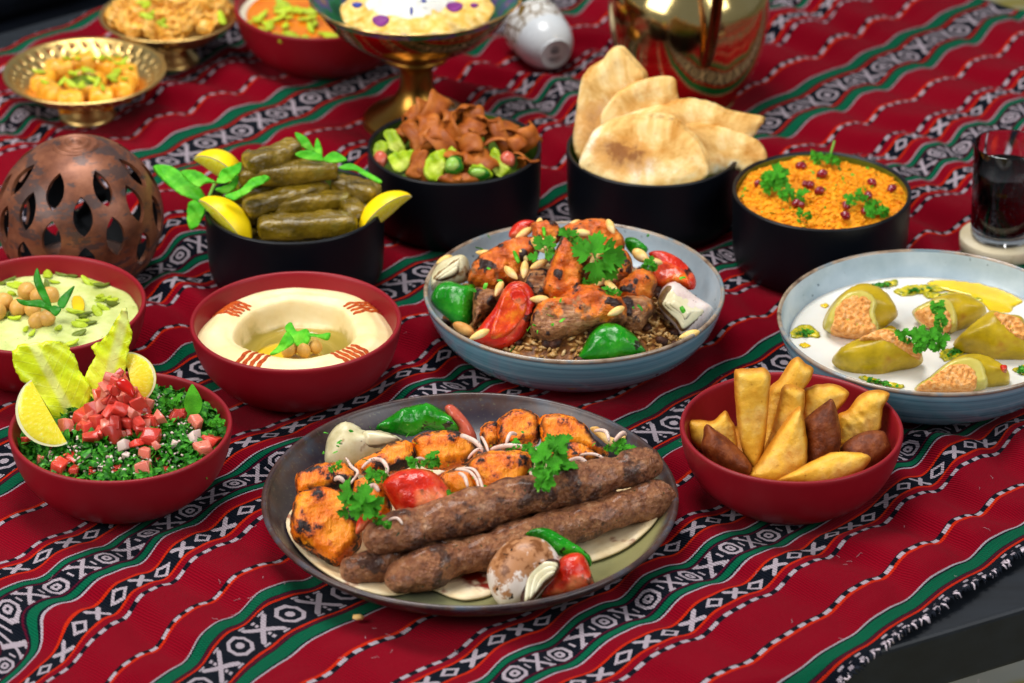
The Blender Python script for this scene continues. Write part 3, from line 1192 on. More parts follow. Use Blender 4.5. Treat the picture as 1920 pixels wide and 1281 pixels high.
table = empty('table', (0, 0, -.75), 'black painted wooden table under the woven cloth', 'table')
TP = [(-.70, -.88), (.243, -.428), (.62, -.235), (.90, -.06), (.775, .385), (.40, .735), (.10, 1.04), (-.956, .244)]
t_ = prism(TP, -.05, -.004, .004, M['table'], 'tabletop')
t_.parent = table; t_.location = (0, 0, .75)
for x, y in ((-.62, -.68), (.72, .0), (.08, .92), (-.80, .22)):
    l_ = prism([(x - .03, y - .03), (x + .03, y - .03), (x + .03, y + .03), (x - .03, y + .03)], .0, .699, .004, M['table'], 'leg', table)
fl = mesh('floor', [(-9, -9, -.75), (9, -9, -.75), (9, 9, -.75), (-9, 9, -.75)], [(0, 1, 2, 3)], M['floor'], False)
ob('floor', fl)['kind'] = 'structure'
bench = empty('bench', (0, 1.2, -.75), 'dark upholstered bench behind the far left corner of the table', 'bench')
for nm, z0, z1, dy in (('seat', .18, .42, 0), ('backrest', .42, .75, .22)):
    c0, c1 = np.array([-1.3, .35 + dy]), np.array([.1, 1.42 + dy])
    dd = (c1 - c0) / np.linalg.norm(c1 - c0); nn = np.array([-dd[1], dd[0]])
    wd = .5 if nm == 'seat' else .15
    q = [c0, c1, c1 + nn * wd, c0 + nn * wd]
    if nm == 'backrest':
        q = [p + nn * .2 for p in q]
    o_ = prism([tuple(p) for p in q], z0, z1, .03, M['bench'], nm)
    o_.location = (0, -1.2, 0); o_.parent = bench

# ---------------------------------------------------------------- crockery
def red_bowl(loc, label):
    r = empty('bowl', (*loc, 0), label, 'bowl', 'matt red bowls on the cloth')
    if 'red' not in MESH:
        P = [(0, .004), (.040, .004), (.0425, .001), (.0455, .0012), (.053, .0055), (.0635, .014), (.0715, .0245), (.0765, .037), (.0790, .049), (.0797, .0535), (.0790, .0556),
             (.0772, .0557), (.0758, .0535), (.0735, .042), (.068, .027), (.060, .0165), (.049, .0095), (.03, .0075), (0, .007)]
        MESH['red'] = mesh('bowl_body', *lathe(P, 120, 3), M['red_glaze'])
    ob('bowl_body', MESH['red'], r)
    return r


def black_bowl(loc, label):
    r = empty('bowl', (*loc, 0), label, 'bowl', 'black straight sided bowls on the cloth')
    if 'blk' not in MESH:
        P = [(0, .003), (.058, .003), (.0605, .0), (.064, .0006), (.0675, .004), (.0695, .010), (.0705, .02), (.0712, .045), (.0716, .0635), (.0712, .065), (.0695, .0652), (.0684, .0640)]
        MESH['blk'] = mesh('outer_wall', *lathe(P, 120, 3), M['black_glaze'])
        P = [(.0684, .0640), (.0680, .05), (.0672, .02), (.064, .010), (.05, .006), (0, .006)]
        MESH['blkin'] = mesh('inner_glaze', *lathe(P, 120, 3), M['olive_glaze'])
    ob('outer_wall', MESH['blk'], r)
    ob('inner_glaze', MESH['blkin'], r)
    return r


def blue_bowl(loc, label):
    r = empty('bowl', (*loc, 0), label, 'bowl', 'blue grey glazed shallow bowls')
    if 'blue' not in MESH:
        P = [(0, .004), (.062, .004), (.066, .0005), (.071, .0012), (.084, .007), (.098, .0165), (.1075, .028), (.1130, .0405), (.1150, .0485)]
        MESH['blue'] = mesh('outer_wall', *lathe(P, 144, 4), M['blue_glaze'])
        P = [(.1150, .0485), (.1158, .0500), (.1152, .0514), (.1138, .0517), (.1124, .0504)]
        MESH['bluerim'] = mesh('rim', *lathe(P, 144, 3), M['rim'])
        P = [(.1124, .0504), (.1105, .0405), (.104, .027), (.094, .017), (.08, .0105), (.05, .009), (0, .009)]
        MESH['bluein'] = mesh('inner_glaze', *lathe(P, 144, 4), M['blue_inner'])
    for n_, k in (('outer_wall', 'blue'), ('rim', 'bluerim'), ('inner_glaze', 'bluein')):
        ob(n_, MESH[k], r)
    return r


MESH = {}
red_bowl(RED_AT['parsley salad'], 'matt red bowl holding parsley salad with diced tomato')
red_bowl(RED_AT['hummus'], 'matt red bowl holding pale hummus with paprika stripes')
red_bowl(RED_AT['pastries'], 'matt red bowl holding fried pastries beside the kebab platter')
red_bowl(RED_AT['green'], 'matt red bowl holding green hummus in front of the copper lantern')
red_bowl(PUDDING, 'matt red bowl holding orange pudding behind the other dishes')
black_bowl(DOLMA, 'black bowl holding stuffed vine leaves and lemon wedges')
black_bowl(SALAD, 'black bowl holding green salad topped with brown bread chips')
black_bowl(PITA, 'black bowl holding folded flat breads')
black_bowl(BULGUR, 'black bowl holding orange bulgur with pomegranate seeds')
blue_bowl(GREY, 'blue grey bowl holding lamb, rice and grilled vegetables')
blue_bowl(YOG, 'blue grey bowl holding white yogurt with stuffed marrows')
pl = empty('platter', (*PLATTER, 0), 'large dark glazed round platter carrying kebabs and grilled chicken', 'platter')
P = [(0, .003), (.085, .003), (.089, .0005), (.095, .001), (.112, .006), (.130, .015), (.1425, .0255), (.1462, .0300), (.1460, .0318), (.1440, .0326), (.1422, .0315),
     (.1395, .0275), (.130, .0185), (.115, .0105), (.095, .0070), (.06, .0060), (0, .0060)]
ob('platter_body', mesh('platter_body', *lathe(P, 160, 4), M['platter']), pl)


def surface(name, loc, Rr, zf, mat, label, cat, nr=40, na=120, floor=.012, parent=None, group=None):
    """food filling a bowl: a polar height field zf(x, y, r) with a closed underside"""
    V, F = [], []
    rr = Rr * (np.arange(1, nr + 1) / nr)
    P = [(0, 0)] + [(r * math.cos(2 * PI * k / na), r * math.sin(2 * PI * k / na)) for r in rr for k in range(na)]
    P = np.array(P)
    z = zf(P[:, 0], P[:, 1], np.hypot(P[:, 0], P[:, 1]))
    V = np.c_[P, z].tolist()
    for k in range(na):
        F.append((0, 1 + k, 1 + (k + 1) % na))
    for i in range(nr - 1):
        for k in range(na):
            j = (k + 1) % na
            F.append((1 + i * na + k, 1 + (i + 1) * na + k, 1 + (i + 1) * na + j, 1 + i * na + j))
    b = len(V); o0 = 1 + (nr - 1) * na
    for k in range(na):
        V.append((P[o0 + k, 0] * .72, P[o0 + k, 1] * .72, floor))
    V.append((0, 0, floor))
    for k in range(na):
        j = (k + 1) % na
        F.append((o0 + k, b + k, b + j, o0 + j))
        F.append((b + j, b + k, b + na))
    o = ob(name, fixn(mesh(name, V, F, mat)), loc=(*loc, 0))
    if label:
        tag(o, label, cat, group)
    return o


def pxl(pts, c):
    return [(x / c[2] + c[0], y / c[2] + c[1]) for x, y in pts]


c1 = (0, 0, 3.84); c2 = (420, 0, 2.8235); c3 = (1040, 0, 3.768); c4 = (1340, 160, 3.2017); c5 = (0, 230, 4.419); c6 = (280, 230, 3.84)
c7 = (0, 460, 4.174); c8 = (0, 560, 2.911); h1 = (340, 490, 4.27); g2 = (780, 390, 3.2); y3 = (1430, 450, 3.461); f4 = (1250, 650, 3.557)
k5 = (480, 730, 2.912); k6 = (850, 730, 2.911)


def cpx(x, y, c):
    return x / c[2] + c[0], y / c[2] + c[1]


def cat_(x, y, c, z):
    return at(x / c[2] + c[0], y / c[2] + c[1], z)


# ---- leaves
def leaf_mesh(kind, mat, bend=.25, cup=.25, seed=0):
    if kind in ('parsley', 'flat'):
        h = [(0, 0), (.05, .16), (.22, .16), (.40, .26), (.52, .40), (.40, .40), (.44, .52), (.28, .47), (.20, .50), (.30, .62), (.32, .78), (.20, .74), (.17, .88), (.08, .84), (0, 1)]
    elif kind == 'coriander':
        h = [(0, 0), (.06, .2), (.25, .15), (.42, .22), (.5, .34), (.42, .38), (.52, .50), (.36, .52), (.34, .62), (.22, .56), (.26, .72), (.34, .82), (.22, .84), (.18, .96), (.08, .9), (0, 1)]
    else:
        h = [(0, 0), (.13, .08), (.24, .22), (.30, .40), (.28, .58), (.20, .76), (.09, .92), (0, 1)]
    o = [(x, y) for x, y in h] + [(-x, y) for x, y in h[-2:0:-1]]
    o = crspline(np.array(o), 2 if kind != 'oval' else 4)
    V, F = fill(o, .085, seed)
    d = edist(V, o)
    x, y = V[:, 0], V[:, 1]
    z = cup * np.abs(x) - bend * y * y + .04 * np.sin(9 * y + seed) * np.abs(x) * 3 + .05 * vnoise(np.c_[V, 0 * x], 4, seed)
    N = len(V)
    A = np.vstack([np.c_[V, z + .012], np.c_[V, z - .012]])
    FF = F.tolist() + [[t[2] + N, t[1] + N, t[0] + N] for t in F]
    if kind in ('oval', 'flat'):
        return mesh('leaf', A, FF, mat)
    # a compound leaf: a middle leaflet and two or four side ones, each tilted its own way
    mb = MB()
    rs = np.random.RandomState(seed)
    for ang, sc, oy in ((0, .74, .30), (-52, .62, .20), (54, .62, .18), (-84, .40, .06), (86, .40, .08)):
        Mr = rotm(0, 0, R(-ang + rs.uniform(-9, 9))) @ rotm(R(rs.uniform(-38, 30)), R(rs.uniform(-35, 35)), 0)
        mb.add(A * sc * np.array([1, 1, 1.3]), FF, Mr, (0, oy, rs.uniform(0, .08)))
    mb.add(*tubepath(np.array([(0, -.02, 0), (.01, .2, .01), (0, .45, .03)]), .018, 6))
    return mesh('leaf', mb.V, mb.F, mat)


LEAF = {}
for k_, m_ in (('parsley', 'parsley'), ('coriander', 'parsley'), ('oval', 'mint'), ('flat', 'parsley')):
    for s_ in range(3):
        LEAF[k_, s_] = leaf_mesh(k_, M[m_], .15 + .15 * s_, .2 + .1 * s_, s_)


def leaf_place(o, px, py, z, size, rot, elev, azim=0):
    p = at(px, py, z)
    n, ex, ey = plane(p, elev, azim)
    a = R(rot)
    ty = ex * math.sin(a) + ey * math.cos(a)
    tx = np.cross(ty, n)
    Mx = Matrix((tx, ty, n)).transposed()
    L = size * mpp(p)
    o.location = p
    o.rotation_euler = Mx.to_euler()
    o.scale = (L, L, L)
    return p, ty, L


def sprig(leaves, label, z=.06, kind='parsley', stem=None, crop=None, elev=50, group=None, cat='parsley sprig', name='parsley_sprig'):
    """leaves: (x, y, rot, size) tip direction clockwise from up, in px; the point is the leaf's foot"""
    x0, y0 = leaves[0][0], leaves[0][1]
    if crop:
        x0, y0 = cpx(x0, y0, crop)
    base = at(x0, y0, z)
    r = empty(name, base, label, cat, group)
    for i, lf in enumerate(leaves):
        x, y, rot, sz = lf[:4]
        if crop:
            x, y = cpx(x, y, crop); sz = sz / crop[2]
        o = ob('leaf', LEAF[kind, rng.randrange(3)])
        leaf_place(o, x, y, z + .0015 * (i % 3) + (lf[4] if len(lf) > 4 else 0), sz, rot, elev + rng.uniform(-12, 12), rng.uniform(-18, 18))
        o.location = np.array(o.location) - base
        o.parent = r
    if stem:
        Q = [np.array(at(*(cpx(x, y, crop) if crop else (x, y)), z - .001 + (k * .0006))) - base for k, (x, y) in enumerate(stem)]
        Q = crspline(np.array(Q), 5, False)
        ob('stem', mesh('stem', *tubepath(Q, .0009, 7), M['stem']), r)
    return r


def lemon(p, axis, out, label, a=.030, b=.023, w=80, name='lemon_wedge', group='lemon wedges'):
    """a wedge cut lengthwise: axis along the fruit, out the way the middle of its peel faces"""
    ax, _, _ = basis(axis)
    o = np.asarray(out, float); o = o - ax * (o @ ax); o /= np.linalg.norm(o)
    s = np.cross(ax, o)
    nt, nf = 26, 14
    hw = R(w) / 2

    def ptsf(k, t, f):
        th = PI * t
        x = -math.cos(th) * a * (1 + .10 * abs(math.cos(th)) ** 6)
        r = b * k * math.sin(th) ** .9
        if k < 1:
            x *= .5 + .5 * k
        return ax * x + o * (r * math.cos(f) - b * .45) + s * (r * math.sin(f))
    root = empty(name, p, label, 'lemon wedge', group)
    V = [ptsf(1, i / nt, -hw + 2 * hw * j / nf) for i in range(nt + 1) for j in range(nf + 1)]
    F = [(i * (nf + 1) + j, i * (nf + 1) + j + 1, (i + 1) * (nf + 1) + j + 1, (i + 1) * (nf + 1) + j) for i in range(nt) for j in range(nf)]
    ob('peel', mesh('peel', V, F, M['lemon_peel']), root)
    mp, mf = MB(), MB()
    uvs = []
    for sg in (-1, 1):
        f = sg * hw
        ks = [1.0, .955, .91]
        V = [ptsf(k, i / nt, f) for k in ks for i in range(nt + 1)]
        F = [(q * (nt + 1) + i, q * (nt + 1) + i + 1, (q + 1) * (nt + 1) + i + 1, (q + 1) * (nt + 1) + i) for q in range(2) for i in range(nt)]
        mp.add(V, F)
        ks = [.91, .88, .7, .5, .3, .12, 0]
        nrm = s * sg * math.cos(hw) - o * math.sin(hw)
        V = []
        for k in ks:
            for i in range(nt + 1):
                bul = .0010 * math.sin(PI * min(k / .9, 1)) + (.0005 if k < .9 else 0)
                V.append(ptsf(k, i / nt, f) + nrm * (bul * math.sin(PI * i / nt)))
                uvs.append((i / nt + sg * .37, k))
        F = [(q * (nt + 1) + i, q * (nt + 1) + i + 1, (q + 1) * (nt + 1) + i + 1, (q + 1) * (nt + 1) + i) for q in range(len(ks) - 1) for i in range(nt)]
        mf.add(V, F)
    ob('pith', fixn(mesh('pith', mp.V, mp.F, M['lemon_pith'])), root)
    ob('flesh', mesh('flesh', mf.V, mf.F, M['lemon_flesh'], uv=uvs), root)
    return root


def lemon2(x, y, c, z, axis, outw, psi, label, a, b, w):
    """axis and outw as directions in the picture (right, up); psi turns the peel away from (+) or towards (-) the viewer"""
    rt, up, vw = np.array([1.0, 0, 0]), UPV, -FWD
    ai = rt * axis[0] + up * axis[1]
    oi = rt * outw[0] + up * outw[1]
    o = oi * math.cos(R(psi)) - vw * math.sin(R(psi))
    return lemon(cat_(x, y, c, z), ai, o, label, a, b, w)
# ---------------------------------------------------------------- helpers for food
def onion_layer_mat():
    t = NT('onion_layer')
    col = t.ramp(t.noise(50, 3), [(.3, srgb('#c9bd8e')), (.6, srgb('#ddd4b2')), (.8, srgb('#cfc898'))])
    k = t.m('SUBTRACT', 1.0, t.smooth(t.m('ADD', t.at('rimd'), t.m('MULTIPLY', t.m('SUBTRACT', t.noise(160, 3), .5), .0010)), .0010, .0022))
    col = t.mix(k, col, srgb('#4a2a12'))
    return t.fin(col, .28, .5, sss=.1, coat=.3)


M['onion_layer'] = onion_layer_mat()


def onion_char():
    t = NT('charred_onion_skin')
    sp = t.n('ShaderNodeSeparateXYZ')
    t.t.links.new(t.coord(), sp.inputs[0])
    col = t.ramp(t.noise(1.0, 4, .6, t.scalev(t.coord(), (40, 40, 12))), [(.3, srgb('#dcc4b4')), (.55, srgb('#ecdfd4')), (.75, srgb('#dcb8a8'))])
    n = t.noise(55, 5, .7)
    k = t.m('ADD', t.m('MULTIPLY', sp.outputs[2], 48.0), t.m('ADD', t.m('MULTIPLY', sp.outputs[0], -20.0), t.m('MULTIPLY', t.m('SUBTRACT', n, .5), 5.0)))
    col = t.mix(t.m('MULTIPLY', t.smooth(k, .10, .45), .9), col, srgb('#a8692e'))
    col = t.mix(t.m('MULTIPLY', t.smooth(k, .75, 1.15), .85), col, srgb('#6a3812'))
    col = t.mix(t.smooth(t.noise(150, 3), .66, .70), col, srgb('#1c0d06'))
    t.bump(t.noise(1.0, 4, .6, t.scalev(t.coord(), (120, 120, 30))), .15, .0008)
    return t.fin(col, .34, .3, coat=.05)


M['onion_char'] = onion_char()


def bits(name, label, cat, mat, pts, size, seed=0, flat=.35, group=None, long=1.6):
    """small scraps nobody could count, one object"""
    rs = np.random.RandomState(seed)
    mb = MB()
    base = np.array(pts[0])
    V0, F0 = ico(1)
    for p in pts:
        s = size * rs.uniform(.6, 1.3)
        mb.add(V0 * np.array([s * long, s, s * flat]) * (1 + .2 * rs.uniform(-1, 1, (len(V0), 1))), F0,
               rotm(rs.uniform(-.7, .7), rs.uniform(-.7, .7), rs.uniform(0, 6.3)), np.array(p) - base)
    o = ob(name, mesh(name, mb.V, mb.F, mat), loc=base)
    o['kind'] = 'stuff'
    return tag(o, label, cat, group)


def flakes(name, label, cat, mat, pts, size, seed=0, parent=None):
    """torn leaf flakes, each a bent two-sided scrap"""
    rs = np.random.RandomState(seed)
    mb = MB()
    base = np.array(pts[0])
    T = np.array([(-.5, -.5, 0), (0, -.62, .12), (.5, -.35, 0), (.62, .1, .08), (.35, .6, -.05), (-.1, .5, .15), (-.6, .2, 0), (0, 0, .2)])
    FF = [(7, i, (i + 1) % 7) for i in range(7)]
    for p in pts:
        s = size * rs.uniform(.5, 1.35)
        V = T * np.array([s * rs.uniform(.8, 2.0), s * rs.uniform(.6, 1), s]) + rs.uniform(-.12, .12, T.shape) * s
        mb.add(V, FF, rotm(rs.uniform(-1.1, 1.1), rs.uniform(-1.1, 1.1), rs.uniform(0, 6.3)), np.array(p) - base)
    o = ob(name, mesh(name, mb.V, mb.F, mat, False), loc=base)
    o['kind'] = 'stuff'
    return tag(o, label, cat)


def cubes(n, seed=0):
    out = []
    rs = np.random.RandomState(seed)
    for k in range(n):
        bm = bmesh.new()
        bmesh.ops.create_cube(bm, size=1)
        asp = rs.uniform(.62, 1.15, 3)
        for v in bm.verts:
            v.co = Vector(np.array(v.co) * asp + rs.uniform(-.17, .17, 3))
        bmesh.ops.bevel(bm, geom=list(bm.edges), offset=.09, segments=2, affect='EDGES', profile=.5)
        me = bpy.data.meshes.new('dice')
        bm.to_mesh(me); bm.free()
        me.polygons.foreach_set('use_smooth', np.ones(len(me.polygons), bool))
        out.append(me)
    return out


def with_mat(me, mat):
    m2 = me.copy()
    m2.materials.clear(); m2.materials.append(mat)
    return m2


# ---------------------------------------------------------------- kebab platter
def plate_z(r):
    return np.interp(r, [0, .06, .095, .115, .130, .1395, .1422], [.006, .006, .007, .0105, .0185, .0275, .0315])


def flat_bread_under():
    px = [(538, 985), (570, 940), (650, 890), (760, 850), (900, 840), (1060, 850), (1130, 870), (1180, 900), (1242, 955), (1236, 985), (1190, 1016), (1112, 1040), (1040, 1040),
          (960, 1060), (925, 1098), (880, 1112), (850, 1108), (800, 1090), (740, 1108), (690, 1112), (640, 1098), (590, 1068), (548, 1025)]
    L = np.array([at(x, y, .015)[:2] for x, y in px]) - np.array(PLATTER)
    L = crspline(L, 5)
    V, F = fill(L, .006, 3)
    r = np.hypot(V[:, 0], V[:, 1])
    d = edist(V, L)
    z = plate_z(np.minimum(r, .142)) + .0008 + .0012 * (vnoise(np.c_[V, 0 * r], 40, 3) + 1) * np.minimum(1, d / .004 + .3)
    N = len(V)
    A = np.vstack([np.c_[V, z + .0016], np.c_[V, z]])
    E = [(i, (i + 1) % len(L)) for i in range(len(L))]
    FF = F.tolist() + [[t[2] + N, t[1] + N, t[0] + N] for t in F] + [[a, a + N, b + N, b] for a, b in E]
    o = ob('flat_bread', fixn(mesh('flat_bread', A, FF, M['flat_under'])), loc=(*PLATTER, 0))
    tag(o, 'thin flat bread sprinkled with red spice lying under the kebabs', 'bread')


flat_bread_under()


def kebab_rod(a, za, b, zb, rad, label, seed):
    o = spindle(at(*a, za), at(*b, zb), rad, 'kebab', M['kebab'], ns=110, nr=40, amp=.0022, freq=70, seed=seed, bend=.0015, e=14,
                prof=lambda t: (1 - abs(2 * t - 1) ** 16) ** .5 * (1 + .05 * math.sin(17 * t + seed) + .04 * math.sin(31 * t + 2 * seed) + .03 * math.sin(57 * t)) * (.93 + .07 * math.sin(PI * t)), oct_=5)
    return tag(o, label, 'kebab', 'grilled minced kebabs')


kebab_rod((683, 1015), .044, (1240, 866), .048, .0140, 'topmost long minced kebab lying across the other kebabs', 2)
kebab_rod((722, 1092), .0205, (1266, 926), .030, .0136, 'front minced kebab behind the round grilled onion', 5)
kebab_rod((640, 1078), .0205, (1160, 935), .0215, .0134, 'mostly hidden minced kebab with only its left end showing', 8)


def chick(pts, crop, z, front, seed, label, elev=42, amp=.0016):
    o = blob('chicken_piece', pts, M['chicken'], z=z, elev=elev, front=front, back=front * .9, crop=crop, amp=amp * .75, freq=85, seed=seed, jag=.0010, w=.0085, step=.0013, oct_=4)
    tag(o, label, 'chicken piece', 'orange grilled chicken pieces')


chick([(215, 590), (300, 545), (420, 540), (500, 600), (560, 680), (582, 790), (560, 870), (455, 970), (400, 955), (320, 900), (230, 850), (190, 780), (192, 690)], k5, .033, .017, 1,
      'largest orange chicken piece at the left end of the platter')
chick([(212, 520), (235, 465), (330, 425), (450, 408), (520, 440), (560, 500), (540, 560), (430, 565), (300, 590), (230, 590)], k5, .040, .012, 2,
      'orange chicken piece with blackened edge on top of the largest piece', 55)
chick([(540, 410), (640, 350), (760, 288), (850, 295), (870, 400), (780, 450), (660, 480), (560, 460)], k5, .036, .012, 3,
      'charred chicken piece between the pale onion and the tomato half')
chick([(855, 275), (950, 232), (1100, 232), (1180, 280), (1215, 340), (1160, 410), (1000, 440), (890, 410), (862, 330)], k5, .040, .013, 4,
      'smooth orange chicken piece just below the back green pepper')
chick([(1000, 480), (1090, 430), (1200, 440), (1225, 560), (1110, 610), (1020, 570)], k5, .040, .012, 5,
      'torn chicken piece tucked behind the right of the tomato half')
chick([(540, 500), (700, 470), (740, 590), (720, 730), (600, 740), (550, 620)], k5, .036, .012, 6,
      'blackened chicken piece left of the tomato half under herbs', amp=.003)
chick([(62, 420), (130, 360), (260, 338), (400, 345), (440, 400), (425, 500), (385, 580), (250, 640), (160, 610), (85, 520)], k6, .044, .017, 7,
      'rounded orange chicken piece right of the tomato half above the long kebab')
chick([(140, 245), (185, 180), (255, 190), (270, 300), (180, 335)], k6, .038, .010, 8, 'small orange chicken piece at the left of the back row')
chick([(250, 160), (340, 112), (445, 130), (485, 210), (450, 310), (340, 335), (250, 320), (232, 230)], k6, .042, .015, 9,
      'tall orange chicken piece in the middle of the back row')
chick([(465, 160), (560, 135), (650, 148), (720, 195), (775, 270), (850, 350), (800, 385), (680, 340), (560, 345), (480, 300)], k6, .042, .013, 10,
      'right hand chicken piece of the back row with a black burnt end')
chick([(520, 310), (680, 280), (790, 345), (770, 410), (620, 430), (530, 390)], k6, .034, .010, 11, 'chicken piece under onion slivers above the long kebab')

tag(blob('tomato_half', [(688, 520), (755, 455), (860, 433), (965, 450), (1050, 540), (1063, 640), (1005, 705), (830, 727), (785, 690), (725, 600)], M['tomato_skin'], z=.050, elev=38, front=.017, back=.010,
         crop=k5, amp=.0013, freq=130, seed=3, oct_=3, w=.014), 'grilled red tomato half with wrinkled skin in the middle of the platter', 'tomato')
tag(blob('tomato_quarter', [(480, 1130), (520, 1040), (580, 930), (650, 893), (712, 908), (752, 1000), (767, 1070), (700, 1102), (600, 1130), (530, 1147)], M['tomato_skin'], z=.024, elev=40, front=.012, back=.010,
         crop=k6, amp=.0012, freq=160, seed=5), 'red grilled tomato piece right of the round onion at the platter front', 'tomato')
tag(blob('tomato_wedge', [(1030, 112), (1072, 84), (1150, 160), (1203, 250), (1192, 300), (1110, 235)], M['tomato_pale'], z=.033, elev=35, front=.006, back=.006, crop=k5, amp=.0005, seed=2),
    'pale tomato wedge standing behind the back green pepper', 'tomato')
tag(blob('pepper_piece', [(652, 216), (760, 130), (880, 83), (965, 88), (1055, 140), (1113, 222), (1050, 237), (930, 225), (850, 257), (750, 242)], M['pepper'], z=.034, elev=45, front=.012, back=.005,
         crop=k5, amp=.0012, freq=70, seed=4, hfun=lambda V, d: .0022 * np.sin(V[:, 0] * 330)), 'green grilled pepper piece at the back left of the platter', 'pepper piece')
tag(blob('pepper_piece', [(392, 792), (440, 763), (520, 763), (620, 818), (700, 868), (753, 922), (745, 970), (690, 930), (600, 915), (560, 900), (500, 850), (420, 805)], M['pepper'], z=.032, elev=50, front=.008, back=.006,
         crop=k6, amp=.0008, freq=90, seed=6), 'green pepper piece wedged between the front kebab and the round onion', 'pepper piece')
on = empty('onion_piece', at(680, 842, .033), 'pale grilled onion piece with burnt marks at the back left of the platter', 'onion')
ol = blob('outer_layer', [(382, 300), (420, 218), (485, 178), (560, 203), (590, 225), (700, 232), (805, 280), (740, 325), (600, 370), (540, 410), (390, 425)], M['onion'], z=.033, elev=45, front=.016, back=.006, crop=k5,
     amp=.0005, freq=80, seed=1, parent=on)
blob('layer', [(590, 232), (690, 238), (790, 280), (720, 318), (610, 330), (575, 280)], M['onion_layer'], on=ol, lift=.0045, front=.0125, back=.001, crop=k5, seed=2, parent=on)
on = empty('onion_piece', at(985, 1070, .028), 'round browned onion half showing its rings at the front edge of the platter', 'onion')
ol = blob('outer_layer', [(183, 1010), (210, 930), (290, 835), (390, 803), (490, 820), (562, 890), (583, 960), (562, 1030), (500, 1085), (440, 1155), (370, 1183), (270, 1187), (210, 1120)], M['onion_char'], z=.030, elev=40,
     front=.020, back=.020, crop=k6, amp=.0003, freq=60, seed=1, parent=on, step=.0016)
for i, q in enumerate(([(378, 1172), (385, 1060), (410, 985), (480, 935), (572, 942), (573, 1005), (500, 1078), (440, 1148)],
                       [(402, 1168), (412, 1070), (438, 1005), (500, 962), (569, 962), (566, 1012), (500, 1074), (445, 1140)],
                       [(424, 1158), (438, 1082), (462, 1030), (515, 990), (566, 984), (560, 1016), (500, 1070), (450, 1132)],
                       [(448, 1140), (460, 1095), (485, 1050), (530, 1012), (560, 1008), (545, 1030), (500, 1066), (462, 1120)])):
    qm = np.mean(q, axis=0)
    blob('charred_edge', (np.array(q) - qm) * 1.055 + qm + np.array([-4, -3]), M['mince'], on=ol, lift=.0126 + .0014 * i, front=.0050 - .0003 * i, back=.001, crop=k6, seed=i, parent=on, step=.0012, w=.004)
    blob('layer', q, M['onion_layer'], on=ol, lift=.0132 + .0014 * i, front=.0052 - .0003 * i, back=.001, crop=k6, seed=i, parent=on, step=.0009, w=.004)


def sliver(pts, crop, z, i, rad=.0012):
    P = [np.array(cat_(x, y, crop, z)) for x, y in pts]
    b = P[0].copy()
    Q = crspline(np.array(P) - b, 6, False)
    n = len(Q)
    t = np.linspace(0, 1, n)
    Q[:, 2] += .003 * np.sin(PI * t)
    V, F = tubepath(Q, rad * (.45 + .55 * np.sin(PI * t) ** .5) * 1.15, 10)
    o = ob('onion_sliver', mesh('onion_sliver', V, F, M['onion_sliver']), loc=b)
    tag(o, 'thin curled onion sliver speckled with spice among the grilled chicken', 'onion sliver', 'onion slivers over the chicken')


for i, (pts, c) in enumerate([([(490, 375), (522, 440), (556, 475), (512, 520)], k5), ([(578, 432), (630, 400), (690, 410), (717, 455), (690, 495)], k5), ([(430, 498), (482, 512)], k5),
                              ([(1088, 440), (1160, 465), (1205, 515), (1218, 560)], k5), ([(1118, 250), (1180, 295), (1222, 315)], k5), ([(600, 560), (640, 545), (670, 560)], k5),
                              ([(720, 720), (770, 725), (800, 740)], k5), ([(840, 420), (890, 400), (930, 400)], k5),
                              ([(40, 258), (110, 300), (160, 335)], k6), ([(150, 260), (172, 310), (192, 345)], k6), ([(288, 305), (310, 265), (345, 250)], k6), ([(200, 332), (320, 328), (480, 345)], k6),
                              ([(15, 438), (110, 455), (155, 540), (170, 630)], k6), ([(30, 460), (62, 500), (78, 535)], k6), ([(420, 450), (436, 510), (430, 565)], k6), ([(690, 362), (770, 375), (832, 390)], k6),
                              ([(690, 462), (750, 430), (800, 400)], k6), ([(620, 400), (690, 400), (735, 420)], k6), ([(80, 380), (130, 350), (160, 345)], k6), ([(770, 230), (830, 250), (850, 285)], k6),
                              ([(880, 285), (920, 262), (940, 250)], k6), ([(440, 400), (480, 380), (500, 400)], k6)]):
    sliver(pts, c, .055, i, .0010 + .0003 * (i % 3))
tag(blob('bread_scrap', [(745, 215), (790, 205), (840, 250), (900, 270), (940, 250), (930, 285), (860, 310), (800, 270)], M['pita'], z=.030, elev=60, front=.002, back=.002, crop=k6, amp=.001, seed=3),
    'torn scrap of pale bread at the back right edge of the platter', 'bread')
tag(blob('tomato_strip', [(598, 500), (640, 455), (680, 440), (688, 458), (650, 490), (612, 512)], M['tomato_pale'], z=.05, elev=50, front=.002, back=.002, crop=k6), 'small red tomato strip touching the top of the long kebab', 'tomato')
tag(blob('tomato_strip', [(545, 790), (560, 700), (620, 655), (690, 680), (640, 700), (600, 760)], M['tomato_skin'], z=.05, elev=50, front=.003, back=.003, crop=k5), 'soft red tomato scrap at the left end of the long kebab', 'tomato')
sprig([(480, 545, 12, 120), (505, 470, -6, 190), (520, 400, 30, 170), (545, 430, 78, 130), (500, 400, -38, 110), (475, 520, 50, 110), (535, 330, 20, 130), (560, 300, 70, 100)], 'large bright coriander sprig on the chicken in the back right of the platter', .063, 'coriander',
      [(462, 560), (500, 480), (520, 400)], k6, 42)
sprig([(520, 685, -18, 200), (575, 695, 8, 190), (600, 660, 62, 120), (590, 640, -60, 70)], 'parsley sprig on the large chicken piece at the left', .062, 'parsley', [(560, 700), (575, 660)], k5, 42)
sprig([(60, 650, 10, 120), (110, 600, 40, 100), (30, 630, -40, 100), (140, 580, 70, 80), (5, 640, -75, 80)], 'parsley sprig between the tomato half and the long kebab', .047, 'coriander', [(40, 660), (90, 610)], k6, 45)
